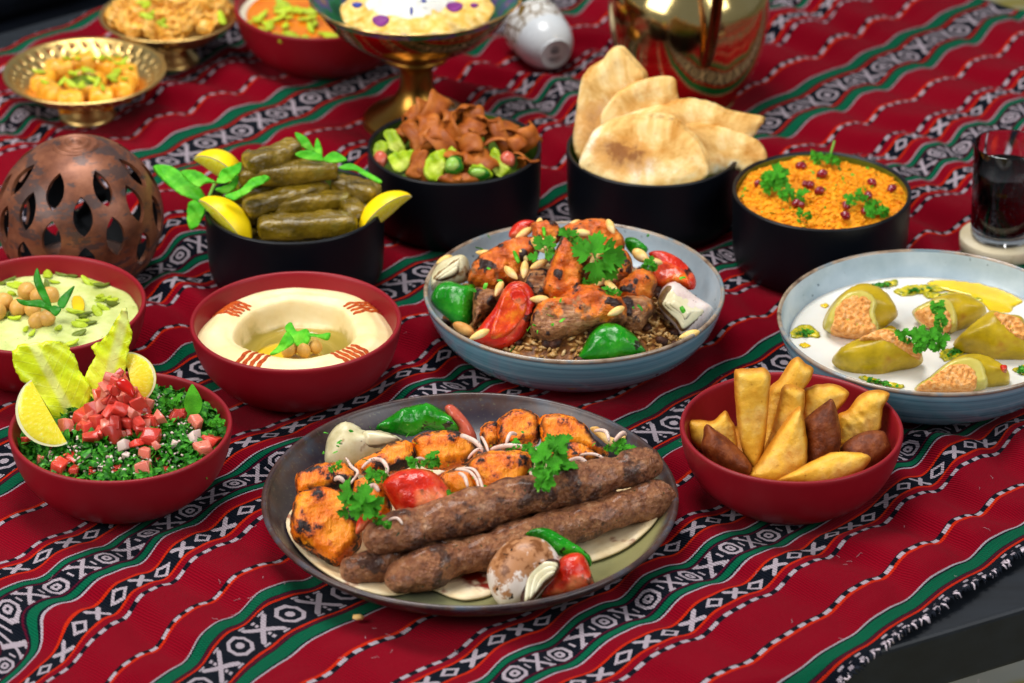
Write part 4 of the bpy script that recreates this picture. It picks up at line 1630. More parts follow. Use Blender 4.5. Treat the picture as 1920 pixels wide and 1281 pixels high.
sprig([(880, 430, -10, 90), (930, 420, 30, 100), (960, 400, 75, 80), (870, 400, -60, 60)], 'small parsley sprig above the tomato half', .058, 'coriander', None, k5, 50)
sprig([(650, 520, -20, 100), (680, 500, 30, 100), (640, 460, 80, 60)], 'small parsley sprig among curled onion slivers', .058, 'coriander', None, k5, 50)
sprig([(880, 340, 40, 90), (910, 340, 70, 90), (900, 310, 5, 60), (860, 330, -40, 60)], 'parsley sprig at the right end of the long kebab', .048, 'coriander', None, k6, 50)
sprig([(330, 330, -70, 60), (345, 320, -20, 60), (390, 350, 40, 70), (420, 370, 120, 60)], 'small herb curl in front of the tall back chicken piece', .056, 'coriander', None, k6, 50)
sprig([(425, 450, -10, 60), (435, 430, 35, 55)], 'tiny parsley leaf on the charred chicken at the left', .055, 'parsley', None, k5, 50)
sprig([(650, 730, 40, 70), (640, 700, -10, 70), (700, 735, 100, 60)], 'parsley scraps beside the left end of the long kebab', .056, 'coriander', None, k5, 50)
rs_ = np.random.RandomState(11)
flakes('chopped_parsley', 'chopped parsley flecks scattered over the chicken on the platter', 'parsley', M['parsley'],
       [at(rs_.uniform(600, 1120), rs_.uniform(800, 900), .058) for _ in range(26)], .0022, 5)

# ---------------------------------------------------------------- fried pastries
FY = RED_AT['pastries'][1]


def fried(kind, pts, dy, front, label, elev=24, azim=0, mat=None, amp=.0008, freq=90, seed=0, w=None, grp='golden fried pastries', cat='pastry', jag=.0005):
    o = blob(kind, pts, M[mat or 'fry'], y=FY + dy, elev=elev, azim=azim, front=front, back=front * .8, crop=f4, amp=amp, freq=freq, seed=seed, w=w, jag=jag, step=.0016, jf=200)
    tag(o, label, cat, grp)


fried('cheese_roll', [(450, 185), (480, 150), (560, 147), (650, 140), (690, 180), (690, 260), (670, 500), (640, 740), (610, 830), (560, 820), (500, 680), (465, 450)], .0, .010,
      'tallest golden fried cheese roll standing upright in the red bowl', 18, w=.008, seed=1)
fried('cheese_roll', [(640, 700), (650, 500), (680, 290), (760, 200), (830, 90), (880, 70), (930, 110), (982, 150), (960, 220), (900, 300), (800, 420), (720, 600)], .034, .009,
      'golden cheese roll leaning right behind the tallest one', 20, w=.008, seed=2)
fried('cheese_roll', [(640, 740), (700, 560), (740, 400), (770, 270), (820, 248), (900, 280), (922, 310), (915, 420), (880, 560), (800, 760)], .010, .009,
      'golden cheese roll between the tallest roll and the upright brown croquette', 20, w=.008, seed=3)
fried('cheese_roll', [(135, 560), (150, 495), (210, 488), (300, 495), (360, 450), (395, 428), (430, 480), (460, 560), (470, 680), (400, 720), (240, 700), (160, 640)], .022, .010,
      'golden roll lying at the left wall of the red bowl', 35, w=.008, seed=4)
fried('filled_pastry', [(535, 855), (600, 780), (690, 640), (780, 510), (850, 420), (900, 400), (920, 500), (937, 640), (930, 790), (860, 860), (750, 920), (640, 915)], -.016, .012,
      'pointed golden pastry leaning at the front middle of the red bowl', 25, seed=5, w=.012)
fried('filled_pastry', [(905, 300), (960, 265), (1040, 248), (1130, 253), (1203, 290), (1212, 330), (1160, 400), (1060, 500), (940, 560), (905, 440)], .036, .011,
      'half moon golden pastry at the back of the red bowl', 30, seed=6)
fried('filled_pastry', [(1140, 460), (1210, 420), (1290, 318), (1400, 288), (1482, 310), (1477, 350), (1440, 420), (1420, 560), (1330, 640), (1220, 700), (1150, 720), (1140, 580)], .022, .011,
      'blistered golden pastry leaning on the right wall of the red bowl', 25, seed=7, amp=.0013, freq=220)
fried('filled_pastry', [(735, 905), (850, 828), (980, 758), (1080, 713), (1180, 702), (1290, 708), (1358, 740), (1340, 785), (1280, 850), (1150, 910), (950, 935)], -.038, .012,
      'long half moon pastry lying at the front rim of the red bowl', 45, seed=8)
kk = dict(mat='kibbeh', grp='brown fried kibbeh croquettes', cat='croquette', amp=.0007, freq=240, jag=.0002)
fried('kibbeh', [(230, 690), (243, 600), (248, 540), (275, 518), (330, 558), (420, 620), (510, 710), (572, 800), (545, 870), (430, 860), (320, 790)], -.012, .015, 'brown croquette at the left front of the red bowl', 35, seed=9, **kk)
fried('kibbeh', [(915, 500), (980, 430), (1060, 370), (1100, 348), (1125, 388), (1147, 470), (1162, 580), (1150, 700), (1050, 770), (940, 800), (925, 640)], -.002, .015, 'upright pointed brown croquette in the middle of the red bowl', 25, seed=10, **kk)
fried('kibbeh', [(1155, 700), (1200, 630), (1280, 580), (1380, 557), (1452, 570), (1482, 630), (1497, 700), (1450, 775), (1330, 850), (1230, 810)], -.006, .014, 'brown croquette at the right of the red bowl', 40, seed=11, **kk)
bedv = surface('fried_pastry', RED_AT['pastries'], .066, lambda x, y, r: .024 + .004 * vnoise(np.c_[x, y, 0 * x], 60, 2), M['fry'], 'hidden lower layer of fried pastries at the bottom of the red bowl', 'pastry', 12, 48)

# ---------------------------------------------------------------- parsley salad
TX, TY = RED_AT['parsley salad']


def tab_z(x, y, r):
    return .044 + .014 * np.clip(1 - (np.hypot(x - .005, y - .012) / .060) ** 2, -.3, 1) + .0022 * vnoise(np.c_[x, y, 0 * x], 130, 4)


M['tab_base'] = food('parsley_mass', ['#0a2a06', '#154a0c', '#2a6a18'], 260, .5, .8, 300, .003, spots=[('#c9b8a0', 300, .70, .75)])
surface('parsley_salad', (TX, TY), .0745, tab_z, M['tab_base'], 'chopped parsley salad filling the left front red bowl', 'salad', 40, 110)
rs_ = np.random.RandomState(4)


def tab_pt(x, y, up=.001):
    z = float(tab_z(np.array([x]), np.array([y]), np.array([math.hypot(x, y)]))[0])
    return np.array([TX + x, TY + y, z + up])


pts = []
while len(pts) < 2900:
    x, y = rs_.uniform(-.075, .075, 2)
    if math.hypot(x, y) < .0735:
        pts.append(tab_pt(x, y, rs_.uniform(-.0005, .0032)))
flakes('chopped_parsley', 'mass of finely chopped green parsley flakes in the left front red bowl', 'parsley', M['tab_green'], pts, .0050, 8)
bits('bulgur_grain', 'pale bulgur grains and onion crumbs among the chopped parsley', 'bulgur grains', M['onion_dice'],
     [tab_pt(*(rs_.uniform(-.05, .05, 2)), .003) for _ in range(330)], .0011, 3, .8)
DICE = cubes(7, 5)
DT = [with_mat(d_, M['tomato_dice_pale' if k_ in (2, 5) else 'tomato_dice']) for k_, d_ in enumerate(DICE)]
DO = [with_mat(d_, M['onion_dice']) for d_ in DICE]
M['tomato_dice_red'] = food('tomato_skin_side', ['#a80c08', '#cf1c10'], 60, .15, .1, coat=.6)
heap = []
for lay, (n_, rr_, hh) in enumerate(((21, .0245, .003), (18, .020, .009), (15, .0155, .0155), (10, .0105, .022), (6, .006, .028), (3, .003, .033))):
    for k in range(n_):
        a = 2 * PI * (k + .5 * lay) / n_ + rng.uniform(-.25, .25)
        q = rr_ * rng.uniform(.7, 1.05)
        heap.append((q * math.cos(a), q * math.sin(a), hh + rng.uniform(-.001, .001)))
hc = at(222, 800, .052) - np.array([TX, TY, 0])
for i, (x, y, h_) in enumerate(heap):
    p = tab_pt(hc[0] + x, hc[1] + y, h_)
    o = ob('tomato_dice', DT[i % 7], loc=p, rot=(rng.uniform(0, 6), rng.uniform(0, 6), rng.uniform(0, 6)), scale=.0084 * rng.uniform(.75, 1.25))
    tag(o, 'diced red tomato cube in the heap on top of the parsley salad', 'tomato cube', 'diced tomato heaped on the parsley salad')
tag(blob('tomato_dice', [(625, 455), (680, 432), (730, 480), (735, 545), (690, 520), (640, 490)], M['tomato_dice_red'], z=.092, elev=45, front=.004, back=.004, crop=c8, spline=3), 'bright red skin-side tomato piece at the very top of the heap', 'tomato cube')
for i, (x, y, s_, k_) in enumerate([(305, 790, 1.1, 't'), (392, 870, 1, 't'), (440, 885, .8, 't'), (500, 755, 1.25, 't'), (460, 650, 1.1, 't'), (365, 700, 1.1, 't'), (610, 735, 1.2, 't'), (675, 800, 1.0, 'o'), (822, 755, 1.1, 't'),
                                    (795, 862, 1.0, 't'), (845, 870, .8, 't'), (630, 935, .7, 't'), (795, 940, 1.3, 't'), (325, 925, 1.1, 't'), (405, 945, 1, 't'), (955, 640, .9, 't'), (1065, 692, 1.2, 't'), (1060, 755, 1.1, 'o'),
                                    (1150, 782, 1.1, 't'), (1115, 840, 1.4, 't'), (1000, 635, .9, 't'), (720, 900, .7, 'o'), (505, 945, .6, 't'), (870, 665, 1.0, 't'), (280, 860, .7, 'o'), (560, 930, .6, 'o'), (220, 880, .6, 't'),
                                    (140, 780, .6, 't'), (100, 720, .6, 'o'), (740, 790, .7, 't'), (950, 800, .5, 'o'), (1200, 730, .6, 'o'), (900, 930, .6, 't'), (850, 800, .6, 't'), (690, 860, .5, 'o'), (470, 860, .6, 'o')]):
    p = cat_(x, y, c8, .053)
    q = tab_pt(p[0] - TX, p[1] - TY, .0035)
    p = cat_(x, y, c8, q[2])
    o = ob('tomato_dice' if k_ == 't' else 'onion_dice', (DT if k_ == 't' else DO)[i % 7], loc=p, rot=(rng.uniform(-.5, .5), rng.uniform(-.5, .5), rng.uniform(0, 6)), scale=.0098 * s_)
    if k_ == 't':
        tag(o, 'diced red tomato cube lying loose among the chopped parsley', 'tomato cube', 'diced tomato scattered in the parsley salad')
    else:
        tag(o, 'pale pinkish onion cube among the chopped parsley', 'onion cube', 'diced onion scattered in the parsley salad')


def ruffle(amp, seed):
    def f(V, d):
        e = np.exp(-d / .006)
        return amp * e * np.sin(V[:, 0] * 420 + V[:, 1] * 510 + seed) + amp * 1.6 * vnoise(np.c_[V, 0 * d], 60, seed)
    return f


tag(blob('lettuce_leaf', [(65, 300), (100, 255), (200, 240), (330, 235), (385, 280), (425, 350), (445, 405), (505, 480), (500, 545), (430, 640), (380, 690), (300, 690), (200, 570), (150, 480), (100, 430), (73, 360)], M['lettuce'],
         y=TY + .030, elev=22, azim=12, front=.0012, back=.0012, w=.001, crop=c8, jag=.0012, jf=420, seed=2, hfun=ruffle(.0015, 2), axis=[(420, 690), (180, 250)], step=.0017),
    'broad yellow green lettuce leaf standing at the left back of the parsley salad', 'lettuce leaf', 'lettuce leaves in the parsley salad')
tag(blob('lettuce_leaf', [(668, 58), (695, 68), (702, 130), (722, 200), (702, 280), (690, 370), (670, 470), (590, 560), (500, 540), (462, 450), (470, 410), (500, 350), (520, 310), (500, 262), (580, 200), (630, 120)], M['lettuce'],
         y=TY + .036, elev=15, azim=-10, front=.0012, back=.0012, w=.001, crop=c8, jag=.0012, jf=420, seed=5, hfun=ruffle(.0015, 5), axis=[(560, 560), (690, 60)], step=.0017),
    'narrow yellow green lettuce leaf standing behind the tomato heap', 'lettuce leaf', 'lettuce leaves in the parsley salad')
sprig([(1055, 640, 2, 165)], 'upright mint leaf at the back right of the parsley salad', .056, 'oval', None, c8, 12, None, 'mint leaf', 'mint_leaf')
sprig([(1180, 690, 10, 60), (1190, 690, 60, 50), (1170, 690, -50, 50)], 'small parsley sprig near the right rim of the parsley salad', .054, 'parsley', None, c8, 40)
sprig([(930, 600, -30, 80), (950, 600, 20, 90), (970, 590, 60, 70), (910, 590, -70, 60)], 'curly parsley sprig right of the tomato heap', .058, 'coriander', None, c8, 45)
lemon2(215, 650, c8, .067, (.50, -.87), (-.87, -.50), 32, 'lemon wedge at the left rim of the parsley salad', .0235, .0235, 75)
lemon2(768, 425, c8, .076, (.22, -1), (1, .22), 30, 'lemon wedge standing behind the tomato heap in the parsley salad', .0175, .0190, 70)

# ---------------------------------------------------------------- hummus
HX, HY = RED_AT['hummus']


def hum_z(x, y, r):
    th = np.arctan2(y, x)
    rr = r * (1 + .03 * np.sin(3 * th + .5) + .02 * np.sin(5 * th))
    z = np.interp(rr, [0, .025, .039, .0422, .0436, .0458, .052, .0615, .070, .0765], [.0255, .026, .0278, .0310, .0400, .0468, .0486, .0478, .0450, .0392])
    sw = .0010 * np.sin(2 * th + r * 520) * np.exp(-((r - .028) / .014) ** 2) + .0006 * np.sin(th * 2 + r * 330 + 1) * np.exp(-((r - .058) / .012) ** 2)
    return z + sw + .0005 * vnoise(np.c_[x, y, 0 * x], 70, 3) + .0012 * vnoise(np.c_[x, y, 0 * x], 28, 8)


def hummus_mat():
    t = NT('hummus_with_oil_film')
    sp = t.n('ShaderNodeSeparateXYZ')
    t.t.links.new(t.coord(), sp.inputs[0])
    rr = t.m('SQRT', t.m('ADD', t.m('POWER', sp.outputs[0], 2.0), t.m('POWER', sp.outputs[1], 2.0)))
    col = t.ramp(t.noise(26, 5, .6), [(.3, srgb('#e4c88a')), (.5, srgb('#efd8a2')), (.7, srgb('#f4e2b6'))])
    k = t.m('SUBTRACT', 1.0, t.smooth(t.m('ADD', rr, t.m('MULTIPLY', t.m('SUBTRACT', t.noise(60, 3), .5), .008)), .0385, .0425))
    col = t.mix(t.m('MULTIPLY', k, .95), col, srgb('#9a8428'))
    t.bump(t.noise(60, 4), .3, .0015)
    return t.fin(col, t.m('SUBTRACT', .45, t.m('MULTIPLY', k, .25)), .5, sss=.1)


hm = surface('hummus', (HX, HY), .0757, hum_z, hummus_mat(), 'smooth pale hummus with a hollow in the middle and paprika stripes', 'hummus', 70, 150)


def hz(x, y):
    return float(hum_z(np.array([x]), np.array([y]), np.array([math.hypot(x, y)]))[0])


for gx, gy, n_, sp in ((470, 385, 5, .0044), (1385, 372, 4, .0050), (560, 785, 4, .0056), (1335, 715, 5, .0048)):
    p = cat_(gx, gy, h1, .049)
    a0 = math.atan2(p[1] - HY, p[0] - HX)
    er = np.array([math.cos(a0), math.sin(a0)]); et = np.array([-er[1], er[0]])
    for k in range(n_):
        off = (k - (n_ - 1) / 2) * sp
        V, F = [], []
        nl = 22
        wv = [.0019 * (.55 + .45 * math.sin(PI * (i / nl)) ** .4) * (1 + rng.uniform(-.14, .14)) for i in range(nl + 1)]
        r0, r1 = .0478 + rng.uniform(-.0015, .0015), .0752
        for i in range(nl + 1):
            rr = r0 + (r1 - r0) * i / nl
            for j in range(4):
                q = er * rr + et * (off + wv[i] * (j / 1.5 - 1) + .0004 * math.sin(i * .9 + k))
                V.append((q[0], q[1], hz(q[0], q[1]) + (.0010 if 0 < j < 3 else .0001)))
        for i in range(nl):
            for j in range(3):
                F.append((i * 4 + j, i * 4 + j + 1, (i + 1) * 4 + j + 1, (i + 1) * 4 + j))
        ob('paprika_stripe', fixn(mesh('paprika_stripe', V, F, M['paprika'])), hm)
o_ = surface('olive_oil', (HX - .006, HY - .012), .026, lambda x, y, r: .0292 + 0 * r, M['oil'], 'pool of golden olive oil in the hollow of the hummus', 'olive oil', 8, 60, .0262)
V0, F0 = ico(3)
peaV = V0 * np.array([1, .95, .92]) + .05 * vnoise(V0, 1.5, 3)[:, None] * V0
peaV[:, 0] += .25 * np.exp(-((V0 - np.array([1, 0, 0])) ** 2).sum(1) * 6)
PEA = mesh('chickpea', peaV, F0, M['chickpea'])


PEA_LABELS = iter(['leftmost chickpea in the hollow of the pale hummus', 'middle chickpea at the front of the hollow of the pale hummus', 'rightmost chickpea in the hollow of the pale hummus',
                   'small chickpea half hidden behind the left ones in the pale hummus', 'chickpea left of the upright basil leaf on the green hummus', 'chickpea at the far left edge on the green hummus',
                   'pinkish chickpea right of the upright basil leaf on the green hummus', 'chickpea just below the flat left basil leaf on the green hummus', 'chickpea below the point where the basil leaves meet',
                   'left one of the two touching chickpeas nearest the front of the green hummus', 'right one of the two touching chickpeas nearest the front of the green hummus',
                   'chickpea cut off by the left border of the picture', 'chickpea hidden behind the upright basil leaf on the green hummus'])


def chickpea(x, y, c, z, s, label, group):
    label = next(PEA_LABELS)
    o = ob('chickpea', PEA, loc=cat_(x, y, c, z), rot=(rng.uniform(0, 6), rng.uniform(0, 6), rng.uniform(0, 6)), scale=s)
    tag(o, label, 'chickpea', group)


for x, y in ((855, 715), (980, 712), (1075, 685), (900, 690)):
    chickpea(x, y, h1, .036, .0056 if x != 900 else .0045, 'cooked chickpea in the oil hollow of the pale hummus', 'chickpeas in the pale hummus')
r = empty('mint_sprig', cat_(920, 620, h1, .045), 'green herb leaves in the hollow of the pale hummus', 'herb leaf')
for q in ([(880, 488), (925, 560), (1000, 538), (1037, 600), (1010, 665), (930, 682), (880, 620), (838, 560), (833, 518)], [(850, 565), (905, 640), (860, 690), (745, 750), (708, 742), (770, 680), (812, 605)],
          [(1015, 572), (1100, 585), (1192, 572), (1172, 635), (1080, 607), (1025, 602)]):
    blob('leaf', q, M['mint'], z=.046, elev=48, front=.0006, back=.0004, w=.001, crop=h1, amp=.0012, freq=90, seed=len(q), parent=r, hfun=lambda V, d: .0012 * np.sin(V[:, 0] * 300 + V[:, 1] * 200))

# ---------------------------------------------------------------- green hummus
GX, GY = RED_AT['green']


def gh_z(x, y, r):
    q = np.c_[x, y, 0 * x]
    return .0415 + .0035 * (1 - (r / .07) ** 2) + .0020 * vnoise(q, 45, 3) + .0012 * vnoise(q, 95, 6) - .003 * np.exp(-((x - .035) ** 2 + (y - .004) ** 2) / .00018)


surface('green_hummus', (GX, GY), .0735, gh_z, M['greenhum'], 'pale green herbed hummus in the red bowl at the left edge', 'hummus', 60, 130)


def gz(px, py):
    z = .045
    for _ in range(4):
        p = at(px, py, z)
        z = float(gh_z(np.array([p[0] - GX]), np.array([p[1] - GY]), np.array([math.hypot(p[0] - GX, p[1] - GY)]))[0])
    return z


for x, y, s in ((210, 362, .0078), (30, 442, .0078), (395, 392, .0072), (140, 490, .0070), (255, 500, .0070), (285, 595, .0068), (365, 572, .0070), (-20, 520, .0072), (300, 400, .007)):
    px, py = cpx(x, y, c7)
    chickpea(x, y, c7, gz(px, py) + .0045, s, 'cooked chickpea on the green hummus', 'chickpeas on the green hummus')
r = empty('basil_sprig', cat_(380, 460, c7, .052), 'green basil leaves between the chickpeas on the green hummus', 'basil leaf')
for q in ([(292, 178), (330, 280), (392, 430), (402, 485), (350, 452), (288, 350), (262, 260)], [(128, 420), (220, 432), (320, 425), (380, 470), (472, 510), (430, 542), (330, 492), (180, 470)],
          [(458, 425), (520, 362), (582, 318), (562, 380), (502, 492), (455, 472)], [(380, 490), (430, 470), (480, 500), (440, 555), (400, 530)]):
    blob('leaf', q, M['basil'], z=.0635, elev=45, front=.0006, back=.0004, w=.001, crop=c7, amp=.0012, freq=90, seed=len(q), parent=r)
PIST = []
for k in range(4):
    V = V0 * np.array([1.0, .34 + .06 * k, .24]) + .08 * vnoise(V0, 1.6, k)[:, None]
    V[:, 2] += .18 * V0[:, 0] ** 2
    PIST.append([mesh('pistachio_sliver', V, F0, M['pist']), mesh('pistachio_sliver', V, F0, M['pist_dark'])])
for i, (x, y) in enumerate(((80, 270), (115, 320), (70, 230), (200, 222), (258, 200), (340, 168), (390, 168), (372, 232), (425, 290), (482, 232), (552, 215), (600, 190), (560, 240), (690, 290), (750, 300), (792, 312), (800, 425), (842, 418),
                            (870, 460), (760, 520), (812, 490), (650, 560), (685, 600), (620, 622), (660, 540), (640, 590), (455, 650), (620, 690), (200, 660), (120, 570), (40, 550), (560, 768), (590, 520), (370, 312), (150, 300), (95, 380), (700, 610), (780, 405),
                            (880, 430), (20, 300), (250, 690))):
    px, py = cpx(x, y, c7)
    o = ob('pistachio_sliver', PIST[i % 4][1 if i % 3 == 0 else 0], loc=at(px, py, gz(px, py) + .0012), rot=(rng.uniform(-.4, .4), rng.uniform(-.4, .4), rng.uniform(0, 6)), scale=.0066 * rng.uniform(.75, 1.15))
    tag(o, 'green pistachio sliver scattered on the green hummus', 'pistachio', 'pistachio slivers on the green hummus')
px, py = cpx(610, 455, c7)
tag(blob('olive_oil', [(575, 400), (640, 405), (665, 470), (640, 535), (585, 520), (560, 455)], M['oil'], z=gz(px, py) + .001, elev=85, front=.0012, back=.001, crop=c7), 'small pool of olive oil on the green hummus', 'olive oil')
M['onion_burn'] = food('onion_burnt_edge', ['#3a2210', '#7a5a30', '#b8a070'], 60, .5, .1)
# ---------------------------------------------------------------- lamb bowl
BX, BY = GREY


def rice_z(x, y, r):
    q = np.c_[x, y, 0 * x]
    return .030 + .022 * np.clip(1 - (r / .085) ** 2, -.3, 1) + .003 * vnoise(q, 60, 2) + .0015 * vnoise(q, 160, 5)


surface('rice', GREY, .1030, rice_z, M['rice'], 'brown spiced rice bed under the lamb in the blue grey bowl', 'rice', 50, 140)
rs_ = np.random.RandomState(21)


def scat(n, c, zf, Rr, up, rs):
    out = []
    while len(out) < n:
        x, y = rs.uniform(-Rr, Rr, 2)
        r = math.hypot(x, y)
        if r < Rr:
            out.append(np.array([c[0] + x, c[1] + y, float(zf(np.array([x]), np.array([y]), np.array([r]))[0]) + up]))
    return out


M['grain'] = food('rice_grain', ['#8a5a26', '#b98a4c', '#d9bc8c'], 200, .4, .1, randhue=.2)
bits('rice_grain', 'loose long rice grains over the spiced rice bed', 'rice grains', M['grain'], scat(1700, GREY, rice_z, .101, .001, rs_), .0014, 4, .9, None, 2.6)
bits('minced_meat', 'dark minced meat crumbs over the spiced rice bed', 'minced meat', M['mince'], scat(160, GREY, rice_z, .100, .0015, rs_), .0046, 6, .8, None, 1.3)


def lamb(pts, z, front, seed, s0, s1, label, elev=42, back=None, amp=.0026):
    o = blob('lamb_piece', pts, M['lamb'], z=z, elev=elev, front=front, back=back or front, crop=g2, amp=amp * 1.1, freq=110, seed=seed, jag=.0013, w=.009, step=.0014, oct_=4,
             attrs={'sauce': lambda wx, hy: s0 + (s1 - s0) * hy})
    tag(o, label, 'lamb piece', 'glazed roast lamb pieces')


lamb([(310, 410), (350, 320), (450, 250), (560, 195), (680, 178), (745, 200), (730, 300), (650, 390), (640, 440), (520, 470), (480, 510), (400, 480), (330, 460)], .062, .015, 1, .6, .9,
     'large orange glazed lamb piece at the left of the blue grey bowl')
lamb([(355, 490), (480, 490), (550, 500), (490, 600), (410, 650), (340, 720), (340, 600)], .048, .012, 2, .0, .2, 'brown lamb piece behind the front left tomato slice')
lamb([(770, 450), (800, 350), (850, 230), (888, 175), (965, 260), (1005, 380), (1000, 480), (940, 550), (830, 560), (765, 510)], .074, .013, 3, .7, .95, 'pointed orange lamb piece in the middle of the blue grey bowl')
lamb([(685, 725), (700, 620), (760, 560), (900, 535), (1050, 485), (1150, 515), (1250, 560), (1265, 690), (1160, 720), (1000, 760), (830, 820), (715, 790)], .052, .019, 4, -.05, .95,
     'big brown lamb piece with orange top at the front of the blue grey bowl')
lamb([(1175, 560), (1250, 525), (1380, 535), (1432, 610), (1335, 750), (1245, 740), (1190, 650)], .049, .014, 5, .05, .5, 'brown lamb piece left of the right hand onion')
lamb([(1190, 470), (1280, 400), (1370, 365), (1445, 440), (1425, 520), (1385, 570), (1280, 590), (1185, 550)], .060, .013, 6, .7, .9, 'orange lamb piece right of the big parsley leaf')
lamb([(870, 120), (960, 80), (1050, 68), (1150, 75), (1225, 150), (1258, 230), (1180, 280), (1000, 280), (890, 210)], .080, .013, 7, .5, .8, 'lamb piece at the very top of the heap under the nuts')
lamb([(690, 105), (760, 78), (850, 95), (870, 190), (800, 230), (710, 200)], .080, .010, 8, .5, .9, 'small lamb piece at the top left of the heap')
lamb([(620, 400), (760, 370), (820, 500), (770, 590), (670, 520)], .060, .010, 9, .1, .4, 'dark lamb piece behind the tip of the front left tomato slice')
lamb([(980, 240), (1150, 220), (1280, 280), (1290, 400), (1200, 470), (1050, 480), (960, 400)], .070, .012, 10, .4, .8, 'lamb piece under the big parsley leaf')
lamb([(860, 520), (960, 460), (1100, 470), (1130, 560), (1000, 610), (880, 610)], .062, .010, 11, .6, .95, 'orange lamb piece just above the big front piece')

tm = empty('tomato_slice', cat_(540, 650, g2, .052), 'grilled tomato slice with orange flesh at the front left of the lamb', 'tomato', 'tomato slices in the lamb bowl')
sk = blob('skin', [(342, 785), (400, 690), (470, 600), (540, 470), (612, 438), (682, 470), (718, 560), (703, 650), (662, 742), (600, 812), (510, 847), (420, 832)], M['tomato_skin'], z=.052, elev=33, front=.006, back=.008, crop=g2,
     amp=.0006, seed=3, parent=tm, w=.006)
blob('flesh', [(440, 790), (470, 660), (530, 500), (600, 462), (655, 490), (672, 560), (655, 650), (605, 725), (530, 780)], M['tomato_cut'], on=sk, lift=.0042, front=.0036, w=.003, back=.001, crop=g2, amp=.0010, freq=160, seed=4, parent=tm)
blob('seed_pocket', [(560, 520), (590, 492), (640, 500), (668, 545), (640, 590), (590, 575)], M['tomato_skin'], on=sk, lift=.0068, front=.0018, w=.001, back=.001, crop=g2, seed=4, parent=tm)
tag(blob('tomato_slice', [(558, 175), (580, 110), (640, 73), (712, 80), (690, 120), (640, 190)], M['tomato_skin'], z=.070, elev=35, front=.006, back=.006, crop=g2, seed=2),
    'red tomato slice at the back left of the lamb heap', 'tomato', 'tomato slices in the lamb bowl')
tm = empty('tomato_slice', cat_(1550, 380, g2, .055), 'flat grilled tomato slice at the right of the lamb heap', 'tomato', 'tomato slices in the lamb bowl')
sk = blob('skin', [(1395, 272), (1480, 258), (1590, 310), (1673, 410), (1665, 490), (1560, 480), (1440, 480), (1410, 420), (1440, 340)], M['tomato_skin'], z=.052, elev=55, front=.006, back=.006, crop=g2, seed=3, parent=tm)
blob('flesh', [(1420, 330), (1500, 325), (1590, 365), (1640, 430), (1640, 475), (1560, 462), (1440, 460)], M['tomato_cut'], on=sk, lift=.0042, front=.0036, w=.003, back=.001, crop=g2, amp=.001, seed=3, parent=tm)
for pts, z, lab, ev in (([(88, 540), (130, 460), (200, 438), (280, 462), (345, 460), (367, 520), (348, 610), (325, 715), (240, 705), (180, 655), (110, 595)], .046, 'lobed green grilled pepper piece at the left of the lamb bowl', 35),
                        ([(972, 912), (1010, 820), (1060, 740), (1130, 692), (1220, 700), (1310, 760), (1362, 830), (1372, 868), (1250, 892), (1100, 915)], .043, 'green grilled pepper piece at the front of the lamb bowl', 40),
                        ([(1255, 185), (1310, 178), (1370, 220), (1392, 255), (1330, 300), (1265, 245)], .060, 'dark green pepper piece at the back right of the lamb heap', 40)):
    tag(blob('pepper_piece', pts, M['pepper'], z=z, elev=ev, front=.012 if z < .05 else .006, back=.006, crop=g2, amp=.0011, freq=75, seed=len(lab), hfun=lambda V, d: .0016 * np.sin(V[:, 0] * 300)), lab, 'pepper piece', 'green peppers in the lamb bowl')
on = empty('onion_piece', cat_(200, 380, g2, .050), 'charred onion piece at the left rim of the lamb bowl', 'onion')
sk = blob('outer_layer', [(80, 440), (130, 340), (220, 290), (290, 285), (325, 350), (305, 440), (180, 470), (85, 505)], M['onion'], z=.050, elev=40, front=.011, back=.006, crop=g2, amp=.0006, seed=3, parent=on)
for i, q in enumerate(([(100, 440), (150, 370), (240, 310), (275, 310), (270, 400), (170, 440)], [(110, 445), (160, 400), (240, 350), (265, 360), (250, 410), (170, 445)])):
    qm = np.mean(q, axis=0)
    blob('charred_edge', (np.array(q) - qm) * 1.05 + qm + np.array([-3, -4]), M['onion_burn'], on=sk, lift=.0036 + .001 * i, front=.0082, back=.001, crop=g2, seed=i, parent=on, step=.0016)
    blob('layer', q, M['onion_layer'], on=sk, lift=.004 + .001 * i, front=.0085, back=.001, crop=g2, seed=i, parent=on, step=.0012)
on = empty('onion_piece', cat_(1610, 610, g2, .048), 'pale layered onion piece with brown edges at the right of the lamb bowl', 'onion')
sk = blob('outer_layer', [(1450, 565), (1480, 480), (1540, 443), (1600, 468), (1680, 530), (1772, 590), (1778, 640), (1700, 722), (1600, 768), (1555, 710), (1478, 630)], M['onion_red'], z=.047, elev=42, front=.015, back=.010, crop=g2,
     amp=.0005, seed=3, parent=on)
for i, q in enumerate(([(1462, 570), (1490, 500), (1540, 470), (1620, 520), (1700, 580), (1740, 625), (1680, 690), (1600, 740), (1560, 690), (1490, 620)],
                       [(1480, 580), (1510, 530), (1550, 500), (1640, 570), (1700, 620), (1650, 680), (1600, 715), (1570, 670), (1510, 620)],
                       [(1510, 590), (1550, 545), (1640, 610), (1660, 640), (1610, 690), (1580, 650)])):
    qm = np.mean(q, axis=0)
    blob('charred_edge', (np.array(q) - qm) * 1.05 + qm + np.array([-3, -4]), M['onion_burn'], on=sk, lift=.0080 + .0013 * i, front=.0068 - .0006 * i, back=.001, crop=g2, seed=i, parent=on, step=.0016)
    blob('layer', q, M['onion_layer'], on=sk, lift=.0085 + .0013 * i, front=.0070 - .0006 * i, back=.001, crop=g2, seed=i, parent=on, step=.0013)


def drop_prof(t):
    return max(0, math.sin(PI * min(1, t * .98 + .01)) ** .6 * (.75 + .35 * t))


